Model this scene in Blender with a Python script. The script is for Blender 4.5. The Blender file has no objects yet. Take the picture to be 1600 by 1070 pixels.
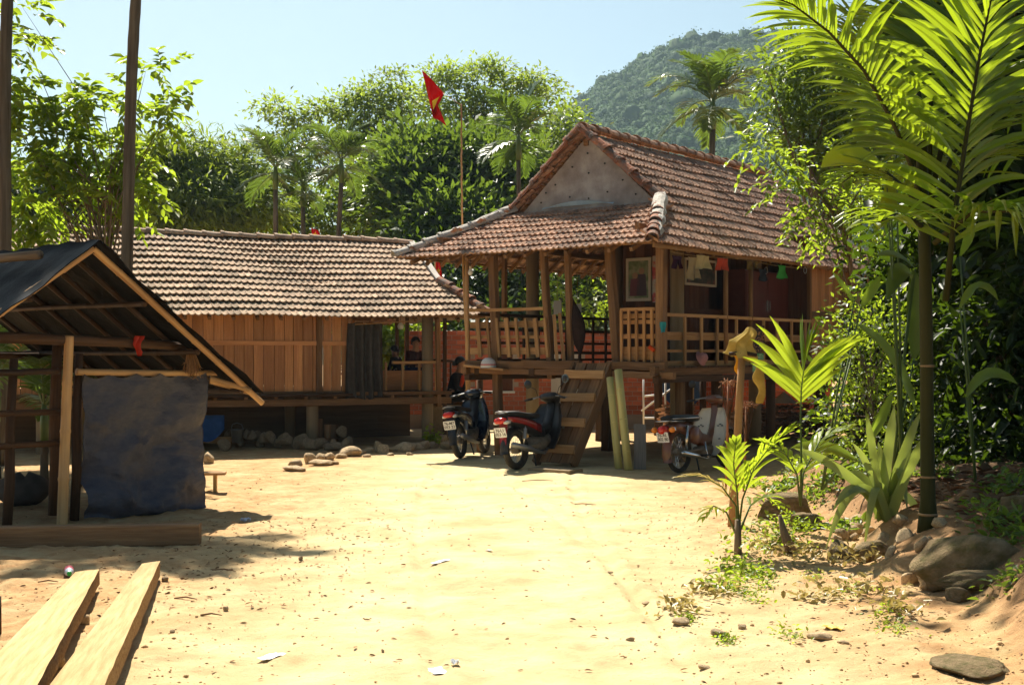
import bpy, math, random
import numpy as np
from mathutils import Vector, Matrix, Quaternion
# ------------------------------------------------------------------ camera, sky, sun, exposure
SC = bpy.context.scene
COL = SC.collection
R = math.radians
F = 2000.0            # focal length in photo pixels (photo 1600 wide)
HZ = 555.0            # row of the horizon in the photo
CAMZ = 1.6
cam_d = bpy.data.cameras.new('camera'); cam = bpy.data.objects.new('camera', cam_d); COL.objects.link(cam)
cam.location = (0, 0, CAMZ); cam.rotation_euler = (R(90), 0, 0)
cam_d.sensor_width = 36; cam_d.lens = 36 * F / 1600; cam_d.shift_y = (HZ - 535) / 1600
cam_d.clip_start = .1; cam_d.clip_end = 6000
SC.camera = cam
SUN_AZ, SUN_EL = R(-17), R(52)      # azimuth from +Y (negative: left), elevation
sdir = Vector((math.sin(SUN_AZ) * math.cos(SUN_EL), math.cos(SUN_AZ) * math.cos(SUN_EL), math.sin(SUN_EL)))
W = bpy.data.worlds.new('World'); SC.world = W; W.use_nodes = True
nt = W.node_tree; bg = nt.nodes['Background']
sky = nt.nodes.new('ShaderNodeTexSky'); sky.sky_type = 'NISHITA'; sky.sun_disc = False
sky.sun_elevation = SUN_EL; sky.sun_rotation = SUN_AZ
sky.air_density = 1.0; sky.dust_density = 1.8; sky.ozone_density = 1.0; sky.altitude = 50
tint = nt.nodes.new('ShaderNodeMix'); tint.data_type = 'RGBA'; tint.blend_type = 'MULTIPLY'; tint.inputs['Factor'].default_value = 1; tint.inputs['B'].default_value = (.93, 1.04, .97, 1)
nt.links.new(sky.outputs[0], tint.inputs['A']); nt.links.new(tint.outputs['Result'], bg.inputs[0]); bg.inputs[1].default_value = 0.05
sl = bpy.data.lights.new('sun', 'SUN'); sun = bpy.data.objects.new('sun', sl); COL.objects.link(sun)
sl.energy = 5.0; sl.angle = R(.53); sl.color = (1, .93, .80)
sun.rotation_euler = sdir.to_track_quat('Z', 'Y').to_euler(); sun.location = (-20, 40, 50)
SC.view_settings.view_transform = 'Standard'; SC.view_settings.look = 'None'
SC.view_settings.gamma = 1; SC.view_settings.exposure = 1.2
SC.render.engine = 'CYCLES'
SC.cycles.max_bounces = 7; SC.cycles.diffuse_bounces = 3; SC.cycles.glossy_bounces = 3
SC.cycles.transmission_bounces = 4; SC.cycles.transparent_max_bounces = 6; SC.cycles.volume_bounces = 0
SC.cycles.use_denoising = True; SC.cycles.use_adaptive_sampling = True; SC.cycles.adaptive_threshold = .02
SC.cycles.caustics_reflective = False; SC.cycles.caustics_refractive = False
SC.cycles.sample_clamp_indirect = 6

rng = np.random.default_rng(7)
rnd = random.Random(11)
def at(px, py, Y):
    return Vector(((px - 800) * Y / F, Y, CAMZ - (py - HZ) * Y / F))
def gnd(px, py, z=0.0):
    Y = (CAMZ - z) * F / (py - HZ)
    return Vector(((px - 800) * Y / F, Y, z))

# ------------------------------------------------------------------ helpers
def unit(v):
    v = Vector(v); return v.normalized() if v.length > 1e-9 else Vector((0, 0, 1))
class MB:
    """collects shapes; build() links them as ONE mesh object. gc: grain coordinate, rnd: tone per piece."""
    def __init__(s): s.v = []; s.f = []; s.g = []; s.r = []
    def add(s, vs, fs, r=None, g=None):
        b = len(s.v); r = rnd.random() if r is None else r
        s.v += [tuple(p) for p in vs]; s.f += [tuple(b + i for i in f) for f in fs]
        s.g += [tuple(p) for p in (g if g is not None else vs)]; s.r += [r] * len(vs)
        return s
    def bar(s, p, q, w, h, up=(0, 0, 1), seg=1, jit=0.0, tw=None, r=None, ch=.08):
        """squared timber from p to q, w across, h along 'up', chamfered corners"""
        p = Vector(p); q = Vector(q); d = unit(q - p); up = Vector(up)
        if abs(d.dot(up)) > .98: up = Vector((0, 1, 0)) if abs(d.y) < .9 else Vector((1, 0, 0))
        x = unit(d.cross(up)); y = unit(x.cross(d)); L = (q - p).length
        c = ch * min(w, h)
        prof = [(-w/2+c, -h/2), (w/2-c, -h/2), (w/2, -h/2+c), (w/2, h/2-c), (w/2-c, h/2), (-w/2+c, h/2), (-w/2, h/2-c), (-w/2, -h/2+c)]
        vs = []; g = []; o = (rnd.random() * 9, rnd.random() * 9, rnd.random() * 9)
        for i in range(seg + 1):
            t = i / seg; k = 1 if tw is None else 1 + (tw - 1) * t
            off = x * rnd.uniform(-jit, jit) + y * rnd.uniform(-jit, jit)
            for a, b in prof:
                vs.append(p + d * (L * t) + off + x * (a * k) + y * (b * k)); g.append((L * t * .06 + o[0], a + o[1], b + o[2]))
        fs = [tuple(range(7, -1, -1)), tuple(seg * 8 + i for i in range(8))]
        for i in range(seg):
            for j in range(8):
                a = i * 8 + j; b = i * 8 + (j + 1) % 8; fs.append((a, b, b + 8, a + 8))
        return s.add(vs, fs, r, g)
    def box(s, lo, hi, r=None, ch=.05):
        lo = Vector(lo); hi = Vector(hi); c = (lo + hi) / 2; d = hi - lo
        ax = max(range(3), key=lambda i: d[i]); o = [i for i in range(3) if i != ax]
        p = c.copy(); q = c.copy(); p[ax] = lo[ax]; q[ax] = hi[ax]
        up = Vector((0, 0, 0)); up[o[1]] = 1
        return s.bar(p, q, d[o[0]], d[o[1]], up, r=r, ch=ch)
    def tube(s, pts, rad, n=8, r=None, cap=True, flat=1.0):
        pts = [Vector(p) for p in pts]; m = len(pts)
        if not hasattr(rad, '__len__'): rad = [rad] * m
        vs = []; g = []; o = rnd.random() * 9; L = 0
        d0 = unit(pts[1] - pts[0]); x = unit(d0.orthogonal())
        for i, p in enumerate(pts):
            d = unit(pts[min(i + 1, m - 1)] - pts[max(i - 1, 0)])
            x = unit(x - d * x.dot(d)); y = d.cross(x)
            if i: L += (p - pts[i - 1]).length
            for k in range(n):
                a = 2 * math.pi * k / n
                vs.append(p + x * (math.cos(a) * rad[i]) + y * (math.sin(a) * rad[i] * flat)); g.append((L * .06 + o, math.cos(a) * rad[i] + o, math.sin(a) * rad[i] + o))
        fs = []
        for i in range(m - 1):
            for k in range(n):
                a = i * n + k; b = i * n + (k + 1) % n; fs.append((a, b, b + n, a + n))
        if cap: fs += [tuple(range(n - 1, -1, -1)), tuple((m - 1) * n + k for k in range(n))]
        return s.add(vs, fs, r, g)
    def lathe(s, c, prof, axis=(0, 0, 1), n=16, r=None, a0=0, a1=2 * math.pi):
        """prof: (radius, height) pairs about axis through c"""
        c = Vector(c); ax = unit(axis); x = unit(ax.orthogonal()); y = ax.cross(x)
        full = abs(a1 - a0 - 2 * math.pi) < 1e-6; m = n if full else n + 1; vs = []
        for q, h in prof:
            for k in range(m):
                a = a0 + (a1 - a0) * k / n; vs.append(c + ax * h + (x * math.cos(a) + y * math.sin(a)) * q)
        fs = []
        for i in range(len(prof) - 1):
            for k in range(n):
                a = i * m + k; b = i * m + (k + 1) % m; fs.append((a, b, b + m, a + m))
        return s.add(vs, fs, r)
    def prism(s, poly, z0, z1, M=None, r=None):
        """poly of (x, y) extruded z0..z1, moved by matrix M"""
        n = len(poly); vs = [Vector((x, y, z)) for z in (z0, z1) for x, y in poly]
        if M is not None: vs = [M @ v for v in vs]
        fs = [tuple(range(n - 1, -1, -1)), tuple(range(n, 2 * n))] + [(i, (i + 1) % n, n + (i + 1) % n, n + i) for i in range(n)]
        return s.add(vs, fs, r)
    def loft(s, rings, r=None, cap=True):
        n = len(rings[0]); vs = [p for ring in rings for p in ring]; fs = []
        for i in range(len(rings) - 1):
            for k in range(n):
                a = i * n + k; b = i * n + (k + 1) % n; fs.append((a, b, b + n, a + n))
        if cap: fs += [tuple(range(n - 1, -1, -1)), tuple((len(rings) - 1) * n + k for k in range(n))]
        return s.add(vs, fs, r)
    def grid(s, P, r=None, thick=0):
        """P: rows x cols of points -> sheet (optionally with thickness)"""
        P = [[Vector(p) for p in row] for row in P]; m = len(P); n = len(P[0])
        vs = [p for row in P for p in row]; fs = [(i*n+j, i*n+j+1, (i+1)*n+j+1, (i+1)*n+j) for i in range(m-1) for j in range(n-1)]
        if thick:
            nrm = []
            for i in range(m):
                for j in range(n):
                    a = P[min(i+1, m-1)][j] - P[max(i-1, 0)][j]; b = P[i][min(j+1, n-1)] - P[i][max(j-1, 0)]
                    nrm.append(unit(a.cross(b)))
            N = m * n; vs += [v + k * thick for v, k in zip(vs[:N], nrm)]
            fs += [tuple(N + i for i in reversed(f)) for f in fs[:]]
            rim = [j for j in range(n)] + [i*n+n-1 for i in range(1, m)] + [(m-1)*n+j for j in range(n-2, -1, -1)] + [i*n for i in range(m-2, 0, -1)]
            fs += [(rim[i], rim[(i+1) % len(rim)], N + rim[(i+1) % len(rim)], N + rim[i]) for i in range(len(rim))]
        return s.add(vs, fs, r)
    def mesh(s, name, mat, smooth=False):
        me = bpy.data.meshes.new(name); me.from_pydata(s.v, [], s.f)
        a = me.attributes.new('gc', 'FLOAT_VECTOR', 'POINT'); a.data.foreach_set('vector', np.array(s.g, dtype=np.float32).ravel())
        a = me.attributes.new('rnd', 'FLOAT', 'POINT'); a.data.foreach_set('value', np.array(s.r, dtype=np.float32))
        me.materials.append(mat)
        if smooth: me.polygons.foreach_set('use_smooth', [True] * len(me.polygons))
        me.update(); return me
    def build(s, name, mat, parent=None, smooth=False, **tags):
        o = link(name, s.mesh(name, mat, smooth), parent)
        if smooth == 'auto':
            pass
        return tag(o, **tags) if tags else o
def link(name, data, parent=None, loc=None, rot=None):
    o = bpy.data.objects.new(name, data); COL.objects.link(o)
    if parent is not None: o.parent = parent
    if loc is not None: o.location = loc
    if rot is not None: o.rotation_euler = rot
    return o
def tag(o, label=None, cat=None, group=None, kind=None):
    if label: o['label'] = label
    if cat: o['category'] = cat
    if group: o['group'] = group
    if kind: o['kind'] = kind
    return o
def thing(name, label, cat, loc=(0, 0, 0), rz=0, group=None, rot=None):
    o = link(name, None, None, loc, rot or (0, 0, rz)); o.empty_display_size = .2
    return tag(o, label, cat, group)
def np_mesh(name, V, Fc, mat, rv=None, smooth=False, parent=None, uvw=None):
    """V (n,3) float, Fc (m,k) int: fast mesh"""
    me = bpy.data.meshes.new(name); n, m, k = len(V), len(Fc), Fc.shape[1]
    me.vertices.add(n); me.vertices.foreach_set('co', np.asarray(V, np.float32).ravel())
    me.loops.add(m * k); me.loops.foreach_set('vertex_index', np.asarray(Fc, np.int32).ravel())
    me.polygons.add(m); me.polygons.foreach_set('loop_start', np.arange(0, m * k, k, dtype=np.int32))
    if smooth: me.polygons.foreach_set('use_smooth', np.ones(m, bool))
    if rv is not None:
        a = me.attributes.new('rnd', 'FLOAT', 'POINT'); a.data.foreach_set('value', np.asarray(rv, np.float32))
    me.materials.append(mat); me.update(calc_edges=True)
    return link(name, me, parent) if name else me
def hash2(ix, iy, seed=0):
    h = (ix.astype(np.int64) * 374761393 + iy.astype(np.int64) * 668265263 + seed * 974711) & 0x7fffffff
    h = ((h ^ (h >> 13)) * 1274126177) & 0x7fffffff
    return ((h ^ (h >> 16)) & 0xffff) / 65535.0
def vnoise(x, y, seed=0):
    ix = np.floor(x); iy = np.floor(y); fx = x - ix; fy = y - iy
    fx = fx * fx * (3 - 2 * fx); fy = fy * fy * (3 - 2 * fy)
    a = hash2(ix, iy, seed); b = hash2(ix + 1, iy, seed); c = hash2(ix, iy + 1, seed); d = hash2(ix + 1, iy + 1, seed)
    return (a * (1 - fx) + b * fx) * (1 - fy) + (c * (1 - fx) + d * fx) * fy
def fbm(x, y, oct=4, seed=0):
    t = 0; a = 1; n = 0
    for i in range(oct):
        t = t + a * vnoise(x * 2 ** i, y * 2 ** i, seed + i * 17); n += a; a *= .5
    return t / n
def sstep(a, b, x):
    t = np.clip((x - a) / (b - a), 0, 1); return t * t * (3 - 2 * t)

# ------------------------------------------------------------------ materials
def new_mat(name):
    m = bpy.data.materials.new(name); m.use_nodes = True
    return m, m.node_tree, m.node_tree.nodes, m.node_tree.links, m.node_tree.nodes['Principled BSDF']
def c4(c): return (c[0], c[1], c[2], 1)
def M(name, c1, c2=None, scale=6, rough=.8, bump=0, bscale=30, spec=.3, metal=0, var=0.0, coord='gc', stretch=(1, 1, 1), c3=None, s3=2, t3=(.5, .7), detail=5, objvar=0.0, coat=0, alpha=1, mid=(.35, .65)):
    """c1-c2 mixed by fractal noise over 'coord', c3 in larger blotches (stains); var: tone per piece"""
    m, nt, N, L, P = new_mat(name)
    P.inputs['Roughness'].default_value = rough; P.inputs['Specular IOR Level'].default_value = spec
    P.inputs['Metallic'].default_value = metal; P.inputs['Coat Weight'].default_value = coat
    if coord == 'gc':
        co = N.new('ShaderNodeAttribute'); co.attribute_name = 'gc'; out = co.outputs['Vector']
    else:
        co = N.new('ShaderNodeTexCoord'); out = co.outputs['Object']
    mp = N.new('ShaderNodeMapping'); mp.inputs['Scale'].default_value = stretch; L.new(out, mp.inputs[0])
    def noise(sc, det=detail, ro=.6):
        n = N.new('ShaderNodeTexNoise'); n.inputs['Scale'].default_value = sc; n.inputs['Detail'].default_value = det
        n.inputs['Roughness'].default_value = ro; L.new(mp.outputs[0], n.inputs['Vector']); return n
    n1 = noise(scale); rp = N.new('ShaderNodeValToRGB')
    rp.color_ramp.elements[0].position, rp.color_ramp.elements[1].position = mid
    rp.color_ramp.elements[0].color = c4(c1); rp.color_ramp.elements[1].color = c4(c2 or c1); L.new(n1.outputs[0], rp.inputs[0]); col = rp.outputs[0]
    if c3 is not None:
        n3 = noise(s3, 4); r3 = N.new('ShaderNodeValToRGB'); r3.color_ramp.elements[0].position = t3[0]; r3.color_ramp.elements[1].position = t3[1]
        L.new(n3.outputs[0], r3.inputs[0]); mx = N.new('ShaderNodeMix'); mx.data_type = 'RGBA'; mx.inputs['B'].default_value = c4(c3)
        L.new(r3.outputs[0], mx.inputs['Factor']); L.new(col, mx.inputs['A']); col = mx.outputs['Result']
    if var or objvar:
        if objvar:
            at_ = N.new('ShaderNodeObjectInfo'); so = at_.outputs['Random']; amt = objvar
        else:
            at_ = N.new('ShaderNodeAttribute'); at_.attribute_name = 'rnd'; so = at_.outputs['Fac']; amt = var
        mr = N.new('ShaderNodeMapRange'); mr.inputs['To Min'].default_value = 1 - amt; mr.inputs['To Max'].default_value = 1 + amt; L.new(so, mr.inputs['Value'])
        hs = N.new('ShaderNodeHueSaturation'); L.new(mr.outputs[0], hs.inputs['Value']); L.new(col, hs.inputs['Color']); col = hs.outputs[0]
    L.new(col, P.inputs['Base Color'])
    if bump:
        nb = noise(bscale, 4, .65); b = N.new('ShaderNodeBump'); b.inputs['Strength'].default_value = bump; b.inputs['Distance'].default_value = .02
        L.new(nb.outputs[0], b.inputs['Height']); L.new(b.outputs[0], P.inputs['Normal'])
    return m
def wood(name, a, b, c=None, rough=.75, var=.25, bump=.5, **k):
    return M(name, a, b, scale=38, rough=rough, var=var, bump=bump, bscale=70, c3=c, s3=5, t3=(.45, .75), spec=.25, **k)
def leafmat(name, dark, light, trans, tf=.45, rough=.42, spec=.45):
    """leaf: tone per leaf from attribute rnd, thin sheet that lets light through"""
    m, nt, N, L, P = new_mat(name)
    a = N.new('ShaderNodeAttribute'); a.attribute_name = 'rnd'
    rp = N.new('ShaderNodeValToRGB'); rp.color_ramp.elements[0].color = c4(dark); rp.color_ramp.elements[1].color = c4(light); L.new(a.outputs['Fac'], rp.inputs[0])
    L.new(rp.outputs[0], P.inputs['Base Color']); P.inputs['Roughness'].default_value = rough; P.inputs['Specular IOR Level'].default_value = spec
    t = N.new('ShaderNodeBsdfTranslucent'); hs = N.new('ShaderNodeMix'); hs.data_type = 'RGBA'; hs.blend_type = 'MULTIPLY'; hs.inputs['Factor'].default_value = 0
    rt = N.new('ShaderNodeValToRGB'); rt.color_ramp.elements[0].color = c4([x * .6 for x in trans]); rt.color_ramp.elements[1].color = c4(trans); L.new(a.outputs['Fac'], rt.inputs[0])
    L.new(rt.outputs[0], t.inputs['Color'])
    mx = N.new('ShaderNodeMixShader'); mx.inputs[0].default_value = tf
    L.new(P.outputs[0], mx.inputs[1]); L.new(t.outputs[0], mx.inputs[2]); L.new(mx.outputs[0], N['Material Output'].inputs['Surface'])
    return m
def cloth(name, c, c2=None, tf=.25, rough=.9, scale=9):
    m, nt, N, L, P = new_mat(name)
    co = N.new('ShaderNodeTexCoord'); n = N.new('ShaderNodeTexNoise'); n.inputs['Scale'].default_value = scale; n.inputs['Detail'].default_value = 5; L.new(co.outputs['Object'], n.inputs['Vector'])
    rp = N.new('ShaderNodeValToRGB'); rp.color_ramp.elements[0].position = .38; rp.color_ramp.elements[1].position = .62
    rp.color_ramp.elements[0].color = c4(c2 or [x * .8 for x in c]); rp.color_ramp.elements[1].color = c4(c); L.new(n.outputs[0], rp.inputs[0])
    L.new(rp.outputs[0], P.inputs['Base Color']); P.inputs['Roughness'].default_value = rough; P.inputs['Specular IOR Level'].default_value = .1
    t = N.new('ShaderNodeBsdfTranslucent'); L.new(rp.outputs[0], t.inputs['Color'])
    mx = N.new('ShaderNodeMixShader'); mx.inputs[0].default_value = tf
    L.new(P.outputs[0], mx.inputs[1]); L.new(t.outputs[0], mx.inputs[2]); L.new(mx.outputs[0], N['Material Output'].inputs['Surface'])
    return m
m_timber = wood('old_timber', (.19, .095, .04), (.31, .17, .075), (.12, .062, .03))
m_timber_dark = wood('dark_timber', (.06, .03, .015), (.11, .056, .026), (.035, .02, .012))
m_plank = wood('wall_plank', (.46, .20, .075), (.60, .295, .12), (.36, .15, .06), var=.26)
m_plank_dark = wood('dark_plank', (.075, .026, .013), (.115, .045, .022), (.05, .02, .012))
m_rail = wood('rail_wood', (.34, .18, .07), (.47, .28, .12), (.24, .125, .052))
m_sawn = wood('fresh_sawn_timber', (.40, .25, .085), (.57, .40, .17), (.34, .19, .065), var=.1, bump=.6)
m_rough = M('rough_sawn_side', (.22, .11, .045), (.50, .31, .13), scale=60, rough=.9, bump=1, bscale=90)
m_bamboo = M('bamboo', (.42, .23, .09), (.56, .34, .14), scale=20, rough=.5, spec=.4, var=.25, c3=(.26, .13, .06), s3=7)
m_bamboo_yel = M('yellow_bamboo', (.52, .43, .13), (.62, .54, .20), scale=14, rough=.45, spec=.4, c3=(.36, .30, .08), s3=6, t3=(.55, .75))
m_concrete = M('concrete', (.24, .17, .095), (.32, .24, .14), scale=9, rough=.9, bump=.3, c3=(.22, .16, .09), s3=4)
m_cement = M('cement_render', (.40, .36, .32), (.56, .52, .46), scale=12, rough=.95, bump=.8, bscale=40, c3=(.22, .17, .14), s3=9, t3=(.55, .7))
m_gable = M('gable_board', (.32, .285, .265), (.45, .415, .39), scale=5, rough=.9, bump=.2, c3=(.22, .185, .17), s3=1.7, t3=(.42, .72), detail=8)
m_tile = M('clay_tile', (.34, .18, .115), (.52, .335, .235), scale=16, rough=.85, bump=.35, bscale=50, var=.42, c3=(.17, .135, .11), s3=6, t3=(.50, .70), spec=.2)
m_tile_old = M('weathered_clay_tile', (.31, .205, .135), (.49, .355, .255), scale=15, rough=.9, bump=.4, bscale=50, var=.3, c3=(.27, .21, .14), s3=7, t3=(.46, .7), spec=.2)
m_ridge = M('ridge_tile_clay', (.28, .10, .055), (.40, .18, .10), scale=10, rough=.9, bump=.6, var=.3, c3=(.17, .13, .11), s3=7, t3=(.40, .6), spec=.15)
m_ridge_old = M('weathered_ridge_tile', (.36, .24, .16), (.50, .37, .26), scale=10, rough=.9, bump=.6, var=.25, c3=(.24, .18, .13), s3=6)
m_brick = M('red_brick', (.42, .105, .05), (.55, .17, .085), scale=20, rough=.9, bump=.4, var=.25)
m_mortar = M('mortar', (.34, .27, .21), (.44, .36, .29), scale=20, rough=.95, bump=.4)
m_steel = M('chrome', (.6, .6, .6), rough=.22, metal=1)
m_grey_metal = M('grey_metal', (.25, .25, .25), rough=.45, metal=.8)
m_black = M('black_plastic', (.012, .012, .014), (.02, .02, .02), rough=.42, spec=.45)
m_rubber = M('rubber', (.02, .018, .015), (.06, .05, .035), scale=12, rough=.85)
m_white = M('white_paint', (.72, .72, .70), (.80, .80, .78), rough=.6)
m_dark = M('dark_interior', (.02, .014, .01), rough=.95)
# ------------------------------------------------------------------ ground, hill, haze
def mound_edge(y):
    return np.interp(y, [0, 6.5, 8, 10, 12, 14, 16, 18], [2.2, 2.35, 2.62, 2.70, 2.65, 2.75, 3.3, 4.6])
def ground_z(x, y):
    x = np.asarray(x, float); y = np.asarray(y, float)
    z = (fbm(x * .5, y * .5, 3, 3) - .5) * .06 + (fbm(x * 2.2, y * 2.2, 3, 9) - .5) * .035 + (fbm(x * 9, y * 9, 3, 31) - .5) * .022
    rut = sstep(.5, .62, fbm(x * 1.3 + 5, y * .8, 4, 77)); z = z - rut * .012
    side = np.clip(np.abs(x - .1) / 2.4 - .25, 0, 1) * sstep(17, 14, y); z = z + side * (np.abs(fbm(x * 3.1, y * 3.1, 4, 61) - .5) * .075 + (fbm(x * 13, y * 13, 2, 67) - .5) * .03)
    for cx, am, ph in ((.35, .5, 0), (-.55, .35, 1.3), (1.05, .25, 2.2)):        # wheel tracks winding to the house
        d = np.abs(x - (cx - .02 * (y - 8) + am * np.sin(y * .22 + ph))); z = z - .016 * np.exp(-(d / .05) ** 2) + .008 * np.exp(-((d - .1) / .05) ** 2)
    fx, fy = np.floor(x / .31), np.floor(y / .36); hx = hash2(fx, fy, 5); jx = (fx + .3 + .4 * hash2(fx, fy, 6)) * .31; jy = (fy + .3 + .4 * hash2(fx, fy, 7)) * .36   # footprints
    fp = np.exp(-(((x - jx) / .045) ** 2 + ((y - jy) / .11) ** 2) ** 2); z = z - np.where(hx > .62, .010, 0) * fp * sstep(17, 15, y)
    e = mound_edge(y) + (fbm(x * 1.1, y * 1.1, 3, 5) - .5) * .5
    m = sstep(0, .75, x - e) * sstep(18.5, 16.0, y)
    z = z + m * (.33 + .10 * np.clip(x - e, 0, 3) + (fbm(x * 3, y * 3, 4, 41) - .5) * .16)
    lip = sstep(-1.3, .1, x - e) * (1 - m) * sstep(18.5, 16, y); z = z + lip * (.05 + (fbm(x * 4, y * 4, 4, 51) - .5) * .07)
    flat = sstep(16.5, 19, y) * sstep(60, 30, y); z = z * (1 - .75 * flat)
    fall = sstep(40, 400, y); return z * (1 - fall)
def gz(x, y): return float(ground_z(np.array([x]), np.array([y]))[0])
def gpt(px, py):
    """point of the ground seen at a photo pixel"""
    z = 0.0
    for _ in range(14):
        p = gnd(px, py, z); z = z * .5 + .5 * gz(p.x, p.y)
    return gnd(px, py, z)
def build_ground():
    ys = np.concatenate([np.linspace(-30, 2, 12), np.linspace(2.5, 5, 12), np.linspace(5.03, 14, 300), np.linspace(14.05, 24, 110), np.geomspace(24.3, 3000, 60)])
    xs = np.concatenate([-np.geomspace(3000, 8.2, 40), np.linspace(-8, -4.6, 26), np.linspace(-4.55, 4.55, 300), np.linspace(4.6, 8, 26), np.geomspace(8.2, 3000, 40)])
    X, Y = np.meshgrid(xs, ys); Z = ground_z(X, Y); n = len(xs)
    V = np.stack([X, Y, Z], -1).reshape(-1, 3); i, j = np.meshgrid(np.arange(len(ys) - 1), np.arange(n - 1), indexing='ij')
    a = (i * n + j).ravel(); Fc = np.stack([a, a + 1, a + n + 1, a + n], 1)
    m, nt, N, L, P = new_mat('yard_sand'); P.inputs['Roughness'].default_value = .95; P.inputs['Specular IOR Level'].default_value = .1
    co = N.new('ShaderNodeTexCoord')
    def noise(sc, det=6, ro=.6):
        k = N.new('ShaderNodeTexNoise'); k.inputs['Scale'].default_value = sc; k.inputs['Detail'].default_value = det; k.inputs['Roughness'].default_value = ro
        L.new(co.outputs['Object'], k.inputs['Vector']); return k
    def ramp(src, p0, p1, ca, cb):
        r = N.new('ShaderNodeValToRGB'); r.color_ramp.elements[0].position = p0; r.color_ramp.elements[1].position = p1
        r.color_ramp.elements[0].color = c4(ca); r.color_ramp.elements[1].color = c4(cb); L.new(src, r.inputs[0]); return r.outputs[0]
    def mix(f, A, B):
        k = N.new('ShaderNodeMix'); k.data_type = 'RGBA'; L.new(f, k.inputs['Factor']); L.new(A, k.inputs['A']); L.new(B, k.inputs['B']); return k.outputs['Result']
    base = ramp(noise(1.6).outputs[0], .35, .65, (.465, .345, .175), (.63, .505, .285))
    red = ramp(noise(7, 8).outputs[0], .3, .7, (.34, .185, .08), (.52, .335, .16))
    # reddish soil: on the bank at the right, and worn patches at the left and right of the yard
    sx = N.new('ShaderNodeSeparateXYZ'); L.new(co.outputs['Object'], sx.inputs[0])
    fx = N.new('ShaderNodeMapRange'); fx.inputs['From Min'].default_value = .9; fx.inputs['From Max'].default_value = 2.7; L.new(sx.outputs[0], fx.inputs['Value'])
    fl = N.new('ShaderNodeMapRange'); fl.inputs['From Min'].default_value = -1.2; fl.inputs['From Max'].default_value = -2.8; fl.inputs['To Max'].default_value = .85; L.new(sx.outputs[0], fl.inputs['Value'])
    mxm = N.new('ShaderNodeMath'); mxm.operation = 'MAXIMUM'; L.new(fx.outputs[0], mxm.inputs[0]); L.new(fl.outputs[0], mxm.inputs[1])
    nz = ramp(noise(2.3, 6, .65).outputs[0], .36, .62, (0, 0, 0), (1, 1, 1))
    ml = N.new('ShaderNodeMath'); ml.operation = 'MULTIPLY'; ml.use_clamp = True; L.new(mxm.outputs[0], ml.inputs[0])
    ad = N.new('ShaderNodeMath'); ad.inputs[1].default_value = .5; L.new(nz, ad.inputs[0]); L.new(ad.outputs[0], ml.inputs[1])
    col = mix(ml.outputs[0], base, red)
    gr = ramp(noise(60, 6, .75).outputs[0], .56, .70, (0, 0, 0), (.55, .55, .55)); dk = ramp(noise(3).outputs[0], .3, .7, (.34, .19, .09), (.46, .28, .13))
    col = mix(gr, col, dk)
    ms = ramp(noise(1.1, 5).outputs[0], .60, .74, (0, 0, 0), (.5, .5, .5)); mo = ramp(noise(9).outputs[0], .3, .7, (.20, .17, .05), (.33, .25, .10))
    mm = N.new('ShaderNodeMath'); mm.operation = 'MULTIPLY'; L.new(ms, mm.inputs[0]); L.new(fx.outputs[0], mm.inputs[1]); col = mix(mm.outputs[0], col, mo)
    # red-brown bank soil and thicket humus, darkened to stand in for shade
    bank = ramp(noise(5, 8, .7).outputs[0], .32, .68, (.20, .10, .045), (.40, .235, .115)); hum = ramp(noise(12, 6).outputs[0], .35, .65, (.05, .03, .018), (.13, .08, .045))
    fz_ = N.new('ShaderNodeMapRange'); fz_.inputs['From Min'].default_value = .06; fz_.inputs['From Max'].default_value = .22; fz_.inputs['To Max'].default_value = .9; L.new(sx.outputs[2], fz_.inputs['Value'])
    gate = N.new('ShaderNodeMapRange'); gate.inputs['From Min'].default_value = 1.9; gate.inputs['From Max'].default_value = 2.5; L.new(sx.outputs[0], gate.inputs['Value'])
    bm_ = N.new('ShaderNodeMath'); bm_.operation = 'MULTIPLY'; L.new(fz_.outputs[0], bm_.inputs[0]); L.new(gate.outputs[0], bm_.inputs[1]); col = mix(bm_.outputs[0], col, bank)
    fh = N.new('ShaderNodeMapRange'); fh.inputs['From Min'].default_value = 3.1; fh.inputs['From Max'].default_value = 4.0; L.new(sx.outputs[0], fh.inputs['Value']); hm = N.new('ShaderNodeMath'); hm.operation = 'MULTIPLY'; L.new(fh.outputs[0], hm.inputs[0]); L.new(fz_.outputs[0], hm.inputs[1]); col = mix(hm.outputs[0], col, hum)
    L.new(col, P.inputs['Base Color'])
    nb = noise(22, 7, .7); nb2 = noise(160, 4, .7); b1 = N.new('ShaderNodeBump'); b1.inputs['Strength'].default_value = .55; b1.inputs['Distance'].default_value = .03; L.new(nb.outputs[0], b1.inputs['Height'])
    b2 = N.new('ShaderNodeBump'); b2.inputs['Strength'].default_value = .5; b2.inputs['Distance'].default_value = .010; L.new(nb2.outputs[0], b2.inputs['Height']); L.new(b1.outputs[0], b2.inputs['Normal']); L.new(b2.outputs[0], P.inputs['Normal'])
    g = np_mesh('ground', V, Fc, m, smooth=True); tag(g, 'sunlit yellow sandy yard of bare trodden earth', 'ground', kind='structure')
build_ground()

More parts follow.
